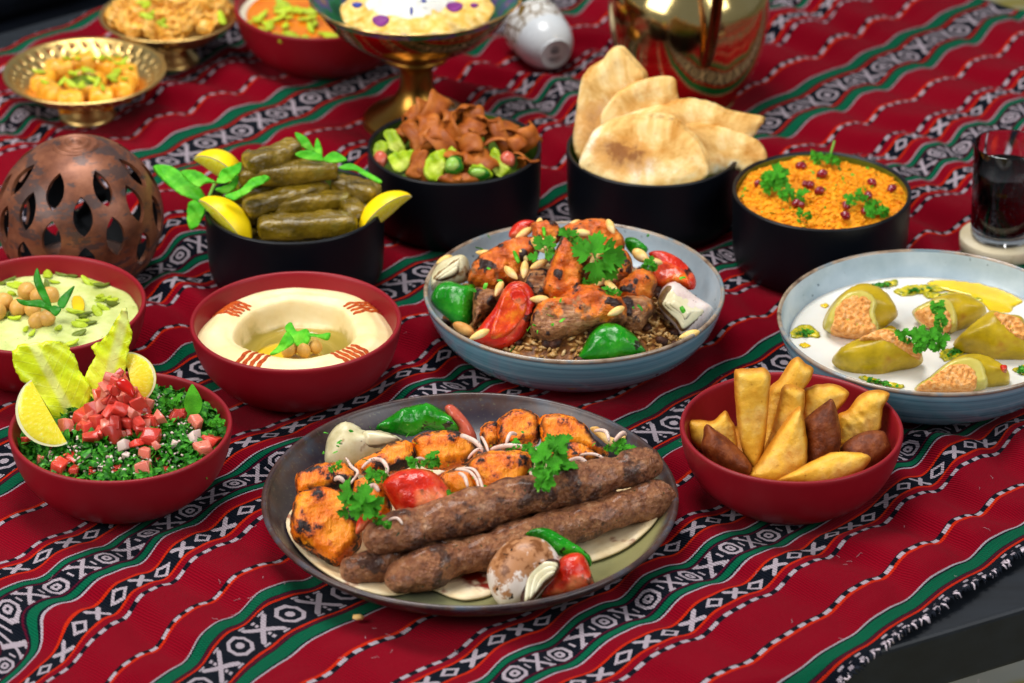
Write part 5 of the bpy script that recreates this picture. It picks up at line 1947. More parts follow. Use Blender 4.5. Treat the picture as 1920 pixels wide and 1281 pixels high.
for i, (x, y, rot, z) in enumerate(((650, 150, 55, .078), (735, 115, 10, .085), (940, 105, 50, .088), (990, 150, 95, .088), (420, 275, 100, .072), (640, 280, -30, .076), (570, 390, -40, .074), (650, 370, 5, .074), (735, 340, 60, .076),
                                    (170, 312, 60, .055), (1015, 285, 90, .082), (1190, 390, 20, .076), (1178, 480, -40, .072), (1125, 440, 60, .073), (1168, 112, -20, .092), (1420, 322, 100, .066), (740, 548, 90, .066), (498, 485, 20, .066),
                                    (1040, 100, 80, .090), (800, 215, 40, .084), (1075, 300, 30, .082), (1200, 620, 60, .066), (380, 760, 60, .048), (1640, 760, 70, .050))):
    p = np.array(cat_(x, y, g2, z))
    a = R(rot)
    d = np.array([math.sin(a), math.cos(a) * .8, math.cos(a) * .5]); d /= np.linalg.norm(d)
    L = .0075 * rng.uniform(.9, 1.15)
    o = spindle(p - d * L, p + d * L, .0034, 'pine_nut', M['nut'], drop_prof, 14, 10)
    tag(o, 'toasted pine nut scattered over the glazed lamb', 'pine nut', 'pine nuts on the lamb')
for x, y, w_, h_, z, lab in ((760, 225, 75, 45, .082, 'broken almond half near the top of the lamb heap'), (1345, 285, 50, 40, .068, 'pale curved nut beside the big parsley leaf'), (285, 725, 65, 38, .044, 'almond sliver at the front left rim of the lamb bowl')):
    pts = [(x + w_ * math.cos(a), y + h_ * math.sin(a) + .35 * w_ * math.cos(a)) for a in np.linspace(0, 2 * PI, 9)[:-1]]
    tag(blob('almond', pts, M['almond' if x == 285 else 'nut'], z=z, elev=45, front=.004, back=.003, crop=g2, amp=.0004), lab, 'almond')
sprig([(1075, 300, -2, 175), (1075, 300, 178, 165), (1090, 285, 100, 215), (1080, 300, 135, 195), (1060, 290, -70, 150)], 'large flat parsley sprig on top of the lamb heap', .092, 'flat', [(1075, 300), (1060, 260), (1020, 200)], g2, 40)
sprig([(775, 250, -30, 110), (785, 250, 20, 105), (780, 260, 95, 70), (740, 300, -80, 80), (770, 300, 70, 60)], 'small parsley sprig at the upper left of the lamb heap', .086, 'flat', [(780, 300), (778, 250)], g2, 40)
sprig([(960, 200, -50, 130), (950, 210, 120, 120)], 'parsley leaf between nuts at the top of the lamb heap', .090, 'parsley', None, g2, 45)
sprig([(1390, 360, 20, 80), (1400, 350, 90, 70), (1370, 380, -150, 80), (1390, 360, -50, 60)], 'parsley leaf in front of the right hand tomato slice', .070, 'parsley', None, g2, 45)
sprig([(1060, 460, -75, 110), (1120, 500, 110, 120), (1200, 520, 40, 60)], 'parsley strands across the middle of the lamb', .072, 'parsley', None, g2, 45)
rs_ = np.random.RandomState(31)
flakes('chopped_parsley', 'chopped parsley flecks scattered over the lamb', 'parsley', M['parsley'],
       [np.array(cat_(rs_.uniform(330, 1500), rs_.uniform(120, 760), g2, .074)) for _ in range(34)] + [np.array(cat_(*q, g2, .066)) for q in ((730, 425), (1330, 485), (1240, 610), (820, 700), (600, 290), (1600, 420), (1600, 610), (580, 850))], .0027, 5)
for i, q in enumerate(([(820, 545), (840, 535), (880, 580), (915, 630), (905, 655), (885, 630), (850, 580)], [(580, 260), (600, 262), (625, 320), (610, 335), (590, 300)], [(755, 120), (775, 118), (780, 165), (765, 172)])):
    tag(blob('herb_strip', q, M['pist'] if i == 0 else M['mint'], z=(.062, .078, .086)[i], elev=45, front=.0012, back=.001, crop=g2),
        ('yellow green herb strip on the big front lamb piece', 'green chive piece on the large left lamb piece', 'green chive piece between the topmost nuts')[i], 'herb strip')

# ---------------------------------------------------------------- yogurt bowl
surface('yogurt', YOG, .1055, lambda x, y, r: .0312 + .0004 * vnoise(np.c_[x, y, 0 * x], 30, 2) + .0012 * np.clip((r - .101) / .005, 0, 1) ** 2, M['yogurt'], 'white yogurt sauce filling the right blue grey bowl', 'yogurt', 30, 140)


def marrow(body, stuff, ring, z, front, label, elev=48, seed=0, sz=.003):
    c = np.mean(body, axis=0)
    r = empty('stuffed_marrow', cat_(*c, y3, z), label, 'stuffed marrow', 'stuffed marrows in yogurt')
    z -= .004
    sk = blob('skin', body, M['zucchini'], z=z, elev=elev, front=front * 1.4, back=front * .6, crop=y3, amp=.0006, freq=60, seed=seed, parent=r)
    lift = front * .72
    if ring:
        blob('flesh_ring', ring, M['zucchini_flesh'], on=sk, lift=front * .70, front=front * .78, back=.001, crop=y3, amp=.0002, seed=seed + 1, parent=r, w=.004)
        lift *= 1.12
    blob('rice_stuffing', stuff, M['stuffing'], on=sk, lift=front * (1.05 if ring else .92), front=front * .50, back=.001, crop=y3, amp=.0013, freq=420, seed=seed + 2, parent=r, step=.0009, w=.003, oct_=2)


marrow([(388, 560), (420, 460), (500, 360), (600, 300), (690, 295), (790, 340), (855, 420), (877, 490), (820, 545), (740, 600), (640, 642), (540, 637), (440, 605)],
       [(442, 545), (470, 440), (560, 375), (655, 368), (712, 415), (700, 500), (738, 590), (640, 632), (530, 622), (450, 592)],
       [(396, 560), (430, 463), (510, 372), (610, 340), (705, 368), (748, 430), (735, 510), (752, 598), (640, 640), (540, 635), (440, 602)], .044, .017, 'round stuffed marrow with its cut end facing front at the upper left of the yogurt', 45, 1)
marrow([(968, 470), (1060, 408), (1150, 368), (1270, 352), (1370, 388), (1445, 440), (1440, 505), (1340, 565), (1230, 605), (1150, 565), (1050, 565)],
       [(985, 475), (1060, 440), (1150, 428), (1212, 480), (1232, 560), (1190, 592), (1100, 562), (1040, 540)], [(975, 472), (1060, 415), (1160, 385), (1230, 420), (1262, 500), (1260, 580), (1225, 600), (1140, 568), (1045, 560)], .044, .014,
       'stuffed marrow with orange filling behind the coriander sprig', 45, 2)
marrow([(1235, 680), (1300, 600), (1400, 520), (1470, 478), (1560, 498), (1700, 540), (1730, 770), (1600, 792), (1460, 782), (1380, 742), (1300, 725)],
       [(1490, 490), (1560, 496), (1670, 530), (1725, 650), (1640, 660), (1540, 590)], None, .044, .018, 'large stuffed marrow lying at the right of the coriander sprig', 50, 3)
marrow([(452, 800), (480, 730), (560, 678), (640, 650), (720, 608), (800, 588), (885, 620), (965, 680), (1042, 772), (1000, 822), (880, 852), (760, 892), (650, 888), (560, 872)],
       [(620, 655), (720, 605), (800, 592), (890, 638), (985, 690), (1030, 760), (930, 742), (800, 700), (680, 675)], None, .043, .017, 'stuffed marrow lying with its skin to the front at the left of the coriander sprig', 50, 4)
marrow([(978, 975), (1080, 890), (1180, 808), (1290, 757), (1400, 753), (1500, 788), (1592, 860), (1602, 925), (1560, 952), (1400, 975), (1200, 985)],
       [(1000, 972), (1100, 890), (1200, 822), (1300, 810), (1372, 850), (1392, 912), (1370, 972), (1200, 982)], [(985, 974), (1085, 892), (1190, 808), (1310, 772), (1410, 800), (1450, 880), (1440, 968), (1200, 984)], .040, .016,
       'stuffed marrow at the front rim of the yogurt bowl', 45, 5)
tag(blob('tomato_bit', [(1540, 815), (1585, 815), (1582, 860), (1555, 855)], M['tomato_skin'], z=.052, elev=40, front=.003, back=.002, crop=y3), 'small red tomato bit on the front rim marrow', 'tomato')
sprig([(1060, 690, -45, 150), (1060, 690, -10, 140), (1070, 690, 25, 130), (1090, 690, 60, 140), (1120, 600, 20, 90), (1150, 560, 10, 110), (1160, 540, 60, 60), (960, 640, -60, 110), (1040, 700, -90, 90), (1130, 470, -20, 80), (1140, 470, 25, 90)],
      'bright coriander sprig in the middle of the yogurt bowl', .060, 'coriander', [(1050, 720), (1130, 600), (1140, 480)], y3, 42)
for i, (q, m_, lab) in enumerate((([(180, 600), (230, 560), (310, 555), (370, 600), (360, 635), (280, 630), (200, 640)], 'oil_herb', 'chopped herbs in yellow oil at the left of the yogurt'),
                                  ([(660, 290), (760, 285), (800, 268), (872, 262), (868, 300), (780, 306), (690, 304)], 'oil_herb', 'chopped herbs in oil behind the upper left marrow'),
                                  ([(850, 330), (960, 295), (1050, 290), (1160, 300), (1190, 330), (1060, 345), (930, 368), (870, 355)], 'oil_herb', 'chopped herbs in oil at the back of the yogurt'),
                                  ([(1040, 345), (1170, 345), (1300, 350), (1420, 385), (1420, 405), (1250, 372), (1080, 380)], 'oil_herb', 'strand of chopped herbs above the back marrow'),
                                  ([(1080, 262), (1240, 262), (1420, 285), (1580, 335), (1690, 395), (1640, 430), (1590, 480), (1490, 480), (1430, 415), (1340, 370), (1200, 330), (1090, 300)], 'oil', 'golden olive oil pool at the back right of the yogurt'),
                                  ([(630, 890), (690, 890), (780, 920), (905, 940), (905, 962), (830, 955), (720, 925), (640, 905)], 'oil_herb', 'chopped herbs at the front rim of the yogurt'),
                                  ([(1625, 840), (1690, 812), (1720, 830), (1720, 885), (1660, 865)], 'oil_herb', 'chopped herbs at the right edge of the yogurt'),
                                  ([(1160, 720), (1250, 690), (1310, 650), (1330, 700), (1280, 750), (1190, 790), (1150, 760)], 'oil_herb', 'dark chopped herbs right of the coriander sprig'),
                                  ([(375, 425), (400, 410), (430, 425), (410, 442)], 'oil', 'oil drop left of the upper left marrow'), ([(235, 680), (270, 665), (305, 685), (270, 700)], 'oil', 'oil drop at the left of the yogurt'),
                                  ([(780, 580), (830, 555), (870, 575), (820, 595)], 'oil', 'oil drop between the two left marrows'))):
    tag(blob('herb_oil' if m_ == 'oil_herb' else 'olive_oil', q, M[m_], z=.0318, elev=88, front=.0012 if m_ == 'oil_herb' else .0009, back=.0006, crop=y3, jag=.0012, jf=420, seed=i, w=.002, amp=.0006 if m_ == 'oil_herb' else 0, freq=400),
        lab, 'herbs' if m_ == 'oil_herb' else 'olive oil')
    if m_ == 'oil_herb':
        rs_ = np.random.RandomState(i)
        c = np.array(q)
        w8 = [rs_.dirichlet(np.ones(len(q))) for _ in range(26)]
        flakes('chopped_herb', lab.replace('chopped herbs', 'green herb flecks').replace('strand of ', 'thin line of '), 'herbs', M['tab_green'], [np.array(cat_(*(w @ c), y3, .0335)) for w in w8], .0026, i)
# ---------------------------------------------------------------- stuffed vine leaves
def dolma(a, b, rad, z, label, seed, dz=0, box=4.5, flat=.82):
    p0, p1 = cat_(*a, c6, z), cat_(*b, c6, z + dz)
    def wrap(V, d, s_, u_, L):
        t = V @ d / L
        a = np.arctan2(V @ u_, V @ s_) / (2 * PI)
        q = (a + .55 * t + .13 * seed) % 1.0
        k = 1 + .10 * (q - .5) + .03 * np.sin(2 * PI * (3 * t + seed * .3)) * np.sin(2 * PI * a * 2)
        ax_ = np.outer(V @ d, d)
        return ax_ + (V - ax_) * k[:, None]
    o = spindle(p0, p1, rad / c6[2] * mpp(p0), 'vine_leaf_roll', M['dolma'], ns=40, nr=36, flat=flat, amp=.0010, freq=110, seed=seed, e=16, box=box, oct_=4, extra=wrap,
                prof=lambda t: (1 - abs(2 * t - 1) ** 16) ** .4 * (1 - .10 * abs(2 * t - 1) + .05 * math.sin(9 * t + seed)))
    tag(o, label, 'stuffed vine leaf', 'stuffed vine leaves')


dolma((775, 755), (1505, 722), 100, .058, 'glossy stuffed vine leaf lying along the front rim of the black bowl', 1)
dolma((680, 620), (1290, 460), 78, .071, 'stuffed vine leaf running from the front left lemon wedge up to the middle', 2)
dolma((870, 610), (1450, 545), 80, .066, 'stuffed vine leaf just above the front one', 3)
dolma((640, 390), (1360, 330), 88, .086, 'long stuffed vine leaf across the back of the heap', 4)
dolma((650, 500), (1150, 430), 66, .071, 'dark stuffed vine leaf under the long back one', 5)
dolma((690, 310), (1075, 170), 90, .096, 'topmost stuffed vine leaf at the back beside the green leaves', 6, .004)
dolma((1335, 430), (1650, 520), 82, .072, 'stuffed vine leaf at the right above the right hand lemon wedge', 7)
dolma((1390, 540), (1500, 680), 78, .062, 'stuffed vine leaf end behind the right hand lemon wedge', 8)
dolma((480, 640), (800, 700), 70, .052, 'half hidden stuffed vine leaf beside the front left lemon wedge', 9)
dolma((500, 540), (900, 560), 75, .052, 'stuffed vine leaf deep in the heap at the left', 10)
dolma((900, 700), (1600, 640), 80, .044, 'lowest stuffed vine leaf under the front ones', 11)
lemon2(575, 700, c6, .064, (.67, -.74), (.74, .67), -30, 'lemon wedge at the front left rim of the black bowl', .0255, .0215, 80)
lemon2(1668, 630, c6, .066, (.77, .64), (-.64, .77), -28, 'lemon wedge sticking out over the right rim of the black bowl', .0235, .0185, 70)
lemon2(525, 310, c6, .088, (.83, -.55), (.55, .83), -18, 'lemon wedge at the back left of the stuffed vine leaves', .0205, .0205, 80)
mr = empty('mint_sprig', cat_(420, 540, c6, .075), 'bright mint sprig hanging over the left rim of the black bowl', 'mint sprig')
for i, (q, z, ev) in enumerate((([(22, 318), (130, 306), (250, 368), (340, 440), (412, 545), (402, 595), (330, 562), (200, 502), (90, 412)], .078, 55), ([(228, 350), (330, 343), (430, 398), (482, 432), (400, 440), (350, 465), (270, 412)], .086, 50),
                                ([(478, 432), (520, 340), (600, 308), (664, 288), (642, 372), (560, 432), (470, 442)], .090, 40), ([(288, 572), (370, 553), (402, 590), (392, 680), (310, 778), (272, 722), (272, 640)], .062, 35),
                                ([(540, 525), (650, 480), (740, 400), (830, 383), (868, 410), (760, 472), (620, 558)], .090, 60), ([(470, 480), (560, 445), (640, 380), (622, 470), (545, 515)], .080, 40))):
    blob('leaf', q, M['mint'], z=z, elev=ev, front=.0006, back=.0004, w=.001, crop=c6, amp=.0014, freq=75, seed=i, parent=mr, jag=.0004, jf=500, hfun=lambda V, d: .0010 * np.sin(V[:, 0] * 380 + V[:, 1] * 300))
Q = crspline(np.array([cat_(470, 440, c6, .085), cat_(430, 540, c6, .075), cat_(415, 640, c6, .066)]) - np.array(mr.location), 6, False)
ob('stem', mesh('stem', *tubepath(Q, .0013, 8), M['stem']), mr)
mr = empty('mint_sprig', cat_(1230, 240, c6, .100), 'mint leaves on top of the stuffed vine leaves', 'mint sprig')
for i, q in enumerate(([(1048, 72), (1125, 100), (1172, 165), (1195, 208), (1130, 198), (1078, 150)], [(1188, 205), (1206, 112), (1242, 180), (1240, 250)], [(1052, 222), (1130, 198), (1232, 228), (1255, 278), (1150, 268), (1072, 248)],
                       [(1252, 262), (1330, 208), (1424, 265), (1382, 288), (1290, 288)])):
    blob('leaf', q, M['mint'], z=.100, elev=45, front=.0006, back=.0004, w=.001, crop=c6, amp=.0014, freq=75, seed=i, parent=mr)
tag(blob('mint_leaf', [(1362, 322), (1450, 293), (1560, 348), (1672, 415), (1652, 438), (1560, 392), (1480, 348), (1400, 342)], M['mint'], z=.088, elev=50, front=.0006, back=.0004, w=.001, crop=c6, amp=.0014, freq=75),
    'single mint leaf pointing right above the right hand lemon wedge', 'mint leaf')
surface('brine', DOLMA, .0668, lambda x, y, r: .046 + 0 * r, M['dolma'], 'dark oily vine leaf layer at the bottom of the black bowl', 'stuffed vine leaf', 6, 60, .012)

# ---------------------------------------------------------------- green salad with bread chips
surface('shredded_lettuce', SALAD, .066, lambda x, y, r: .046 + .010 * (1 - (r / .066) ** 2) + .004 * vnoise(np.c_[x, y, 0 * x], 70, 2), M['olive_glaze'], 'shredded green lettuce base in the salad bowl', 'salad', 20, 80)  # dark olive: shade of the gaps between leaves put into the base


def strip(L, Wd, rad, arc, seed):
    """a curled strip of fried bread"""
    n, m = 14, 4
    V, F = [], []
    th = .0006
    rs = np.random.RandomState(seed)
    for s in (1, -1):
        for i in range(n + 1):
            a = arc * (i / n - .5)
            rr = rad * (1 + .25 * (i / n)) + s * th
            for j in range(m + 1):
                w = (j / m - .5) * Wd * (1 + .12 * math.sin(3 * i / n + seed))
                V.append((rr * math.sin(a), w + .0012 * math.sin(i * .6 + seed), rr * math.cos(a) - rad + .0012 * math.sin(j * 2 + seed)))
    k = (n + 1) * (m + 1)
    for i in range(n):
        for j in range(m):
            a = i * (m + 1) + j
            F.append((a, a + 1, a + m + 2, a + m + 1))
            F.append((k + a, k + a + m + 1, k + a + m + 2, k + a + 1))
    B = [(i * (m + 1)) for i in range(n + 1)] + [n * (m + 1) + j for j in range(1, m + 1)] + [i * (m + 1) + m for i in range(n - 1, -1, -1)] + [j for j in range(m - 1, 0, -1)]
    for a, b in zip(B, B[1:] + B[:1]):
        F.append((a, b, b + k, a + k))
    return fixn(mesh('bread_chip', V, F, M['chip']))


STR = [strip(.02, .013 + .003 * (k % 3), .008 + .003 * (k % 4), 1.9 + .5 * (k % 3), k) for k in range(6)]
for i, (x, y, z) in enumerate(((1000, 600, .086), (1065, 560, .092), (1130, 560, .094), (1185, 600, .092), (1250, 580, .094), (1320, 615, .090), (1385, 640, .086), (1080, 640, .088), (1155, 745, .078), (1000, 700, .080), (1035, 745, .076), (1250, 680, .084),
                               (1340, 700, .084), (1290, 770, .078), (1440, 690, .080), (1475, 740, .076), (1560, 745, .076), (1625, 720, .074), (1575, 830, .070), (1300, 820, .072), (1385, 860, .068), (1030, 880, .066), (1240, 940, .062),
                               (955, 665, .078), (1605, 860, .066), (1090, 700, .082), (1190, 660, .086), (1400, 760, .076), (1520, 700, .078), (1230, 820, .072), (960, 620, .078))):
    o = ob('bread_chip', STR[i % 6], loc=cat_(x, y, c2, z - .004), rot=(rng.uniform(-1.1, .9), rng.uniform(-.9, .9), rng.uniform(0, 6.3)), scale=rng.uniform(.85, 1.15))
    tag(o, 'curled brown fried bread chip heaped on the green salad', 'bread chip', 'bread chips on the salad')
tag(blob('bread_chip', [(960, 930), (1000, 850), (1030, 800), (1082, 800), (1075, 870), (1050, 945)], M['chip'], z=.064, elev=35, front=.003, back=.002, crop=c2, w=.002, amp=.001), 'flat brown bread chip leaning at the front left of the salad', 'bread chip')
tag(blob('bread_chip', [(1130, 955), (1170, 925), (1250, 915), (1330, 930), (1345, 960), (1240, 975)], M['chip'], z=.060, elev=55, front=.003, back=.002, crop=c2, w=.002, amp=.001), 'brown bread chip lying at the front rim of the salad bowl', 'bread chip')
for i, (q, z) in enumerate((([(850, 700), (900, 690), (950, 760), (960, 810), (900, 800), (860, 760)], .066), ([(870, 820), (940, 800), (1010, 800), (990, 880), (930, 910), (880, 880)], .062), ([(1055, 940), (1080, 830), (1150, 790), (1190, 810), (1160, 940)], .066),
                            ([(1410, 800), (1450, 790), (1480, 860), (1520, 900), (1460, 940), (1420, 900)], .062), ([(1290, 900), (1330, 870), (1400, 890), (1420, 940), (1350, 960), (1300, 950)], .060), ([(790, 780), (830, 740), (880, 770), (850, 830), (800, 850)], .060),
                            ([(1180, 800), (1210, 780), (1260, 830), (1250, 900), (1190, 910), (1170, 860)], .066))):
    tag(blob('salad_leaf', q, M['salad_leaf'], z=z, elev=45, front=.0016, back=.001, crop=c2, amp=.0008, freq=160, seed=i, w=.003, jag=.0014, hfun=lambda V, d: .0022 * np.sin(V[:, 0] * 330 + V[:, 1] * 170)), 
        ('lettuce scrap at the left of the salad bowl', 'folded lettuce scrap at the front left of the salad bowl', 'ribbed lettuce piece left of the cucumber', 'lettuce scrap at the front right of the salad bowl', 'lettuce scrap in front of the cucumber',
         'lettuce scrap at the left wall of the salad bowl', 'lettuce rib beside the cucumber')[i], 'lettuce')
for i, (q, z) in enumerate((([(1170, 900), (1175, 850), (1210, 825), (1255, 840), (1270, 890), (1240, 925), (1195, 925)], .068), ([(1290, 930), (1310, 895), (1370, 890), (1410, 915), (1400, 945), (1340, 955)], .062))):
    r = empty('cucumber_piece', cat_(*np.mean(q, axis=0), c2, z), ('green cucumber piece at the front of the salad bowl', 'cucumber slice at the front rim of the salad bowl')[i], 'cucumber')
    sk = blob('skin', q, M['cuke'], z=z, elev=45, front=.007, back=.004, crop=c2, parent=r, seed=i)
    qc = np.mean(q, axis=0)
    blob('flesh', (np.array(q) - qc) * .74 + qc + np.array([-6, -6]), M['cuke_in'], on=sk, lift=.0035, front=.0050, back=.001, crop=c2, parent=r, seed=i)
for q, z, lab in (([(790, 870), (800, 810), (840, 800), (870, 840), (840, 890)], .060, 'red tomato piece at the left wall of the salad bowl'), ([(1460, 830), (1500, 800), (1540, 830), (1530, 880), (1480, 870)], .066, 'red tomato piece among the bread chips at the right')):
    tag(blob('tomato_piece', q, M['tomato_pale'], z=z, elev=45, front=.005, back=.004, crop=c2, amp=.0006), lab, 'tomato')

# ---------------------------------------------------------------- folded flat breads
def bread(pts, y, elev, azim, label, seed, toast=None, front=.0022, seam=None):
    def tf(wx, hy):
        if not toast:
            return 0 * wx
        return np.exp(-((wx - toast[0]) ** 2 + (hy - toast[1]) ** 2) / toast[2] ** 2) * toast[3]
    o = blob('flat_bread', pts, M['pita'], y=y, elev=elev, azim=azim, front=front, back=.002, w=.0022, crop=c3, jag=.0007, jf=120, amp=.0012, freq=38, seed=seed, step=.0024, attrs={'toast': tf},
             hfun=lambda V, d: .004 * vnoise(np.c_[V, 0 * d], 22, seed) + .0012 * (1 - np.cos(np.clip(d / .010, 0, 1) * PI)))
    if seed in (1, 3, 5):
        c_ = np.mean(pts, axis=0)
        P2 = (np.array(pts, float) - c_) * .985 + c_ + np.array([16, -20])
        me_, q0 = blob('lower_layer', P2, M['pita'], y=y + .0050, elev=elev, azim=azim, front=.0016, back=.0016, w=.002, crop=c3, jag=.0006, jf=120, amp=.0010, freq=38, seed=seed + 9, step=.0032, link=False,
                       hfun=lambda V, d: .003 * vnoise(np.c_[V, 0 * d], 22, seed))
        ob('lower_layer', me_, o, loc=np.array(q0) - np.array(o.location))
    tag(o, label, 'flat bread', 'folded flat breads')


bread([(188, 570), (240, 490), (330, 430), (390, 355), (462, 340), (522, 390), (590, 470), (645, 545), (620, 720), (500, 1000), (300, 1200), (170, 1140), (130, 1000), (150, 800)], .232, 22, -8, 'tall pointed flat bread at the back left of the bread bowl', 1, (.25, .35, .25, .45))
bread([(325, 840), (400, 700), (500, 610), (640, 558), (760, 538), (850, 568), (868, 720), (800, 900), (600, 1100), (400, 1050)], .217, 25, 5, 'flat bread with toasted streaks in the middle of the stack', 2, (.6, .9, .3, .3))
bread([(320, 905), (500, 822), (760, 742), (880, 716), (950, 706), (1120, 748), (1240, 800), (1468, 843), (1445, 900), (1390, 985), (1200, 1150), (800, 1200), (500, 1100)], .207, 30, 10, 'long flat bread whose tip points right over the neighbouring bowl', 3, (.6, .6, .2, .25))
bread([(900, 900), (1100, 875), (1280, 925), (1430, 985), (1502, 1080), (1482, 1175), (1330, 1245), (1280, 1205), (1090, 1245), (900, 1290), (800, 1100)], .192, 35, 12, 'flat bread with a rounded end drooping over the right rim', 4, (.4, .5, .3, .2))
bread([(300, 905), (450, 845), (620, 812), (820, 828), (935, 930), (1045, 1050), (1085, 1235), (900, 1330), (600, 1370), (380, 1330), (200, 1200), (180, 1130), (230, 1000)], .178, 36, -6, 'front flat bread with a dark toasted patch', 5, (.32, .52, .22, 1.0))

# ---------------------------------------------------------------- orange bulgur
UX, UY = BULGUR


def bul_z(x, y, r):
    q = np.c_[x, y, 0 * x]
    return .059 + .010 * (1 - (r / .068) ** 2) + .0034 * vnoise(q, 42, 3) + .0020 * vnoise(q, 110, 5) + .0010 * vnoise(q, 300, 7)


surface('bulgur', BULGUR, .0684, bul_z, M['bulgur'], 'grainy orange bulgur heaped in the black bowl', 'bulgur', 70, 150)
SV = V0 * np.array([1.25, 1, .95]) * (1 + .12 * vnoise(V0, 1.8, 4)[:, None])
SEED = mesh('pomegranate_seed', SV, F0, M['seed'])


def bz(x, y):
    z = .066
    for _ in range(4):
        p = cat_(x, y, c4, z)
        z = float(bul_z(np.array([p[0] - UX]), np.array([p[1] - UY]), np.array([math.hypot(p[0] - UX, p[1] - UY)]))[0])
    return z


SEED_LABELS = iter(['left one of two pomegranate seeds near the back of the orange bulgur', 'right one of two pomegranate seeds near the back of the orange bulgur', 'leftmost pomegranate seed lying alone on the orange bulgur',
                    'small pomegranate seed half hidden beside the tall left parsley', 'upper left seed of the middle pair on the orange bulgur', 'lower right seed of the middle pair on the orange bulgur',
                    'bright red seed touching the middle left parsley', 'darker seed touching the bright red one at its right', 'upper seed of the pair nearest the front of the orange bulgur',
                    'pomegranate seed nearest the front of the orange bulgur', 'topmost seed of the group at the right of the orange bulgur', 'rightmost pomegranate seed on the orange bulgur',
                    'seed just above the small right hand parsley sprig', 'seed half hidden under the front right parsley sprig', 'pomegranate seed at the far rim of the orange bulgur', 'tiny seed showing behind the middle pair'])
for x, y, s in ((520, 485, 30), (645, 532, 30), (265, 595, 26), (428, 515, 18), (568, 600, 30), (630, 632, 28), (488, 706, 26), (522, 718, 22), (788, 722, 26), (786, 782, 28), (945, 585, 28), (1062, 620, 28), (922, 660, 26), (897, 755, 22), (808, 448, 28), (540, 590, 18)):
    o = ob('pomegranate_seed', SEED, loc=cat_(x, y, c4, bz(x, y) + .003), rot=(rng.uniform(-.5, .5), rng.uniform(-.8, .8), rng.uniform(0, 6)), scale=s * .97 / c4[2] * mpp(at(1540, 360, .06)))
    tag(o, next(SEED_LABELS), 'pomegranate seed', 'pomegranate seeds on the bulgur')
for lv, lab in (([(345, 640, -25, 130), (350, 620, 5, 160), (360, 600, 35, 130), (330, 560, -55, 80)], 'tall parsley sprig at the left of the orange bulgur'), ([(450, 690, 0, 110), (470, 680, 55, 110), (430, 680, -60, 70)], 'parsley sprig in the middle left of the orange bulgur'),
                ([(640, 460, -40, 90), (690, 470, 20, 110), (720, 470, 50, 70), (620, 440, -70, 70)], 'parsley sprig with bare stems at the back of the orange bulgur'), ([(860, 690, 10, 80), (850, 700, -60, 90), (880, 690, 60, 50)], 'small parsley sprig at the right of the orange bulgur'),
                ([(970, 770, 5, 150), (990, 780, 50, 100), (960, 780, -50, 80), (1000, 760, 100, 80)], 'parsley sprig at the front right of the orange bulgur'), ([(520, 790, -10, 60), (540, 790, 60, 70)], 'small parsley leaf at the front of the orange bulgur')):
    st_ = None
    if 'bare stems' in lab:
        st_ = [(680, 470), (700, 400), (718, 335)]
    sprig(lv, lab, bz(lv[0][0], lv[0][1]) + .004, 'parsley', st_, c4, 38)
rs_ = np.random.RandomState(5)
flakes('chopped_parsley', 'parsley flecks mixed into the orange bulgur', 'parsley', M['parsley'], [p + np.array([0, 0, .0005]) for p in scat(60, BULGUR, bul_z, .064, .0005, rs_)], .0026, 6)
bits('bulgur_grain', 'loose grains on the surface of the orange bulgur', 'bulgur grains', M['bulgur'], scat(1100, BULGUR, bul_z, .066, .0004, rs_), .0014, 9, .8, None, 1.2)
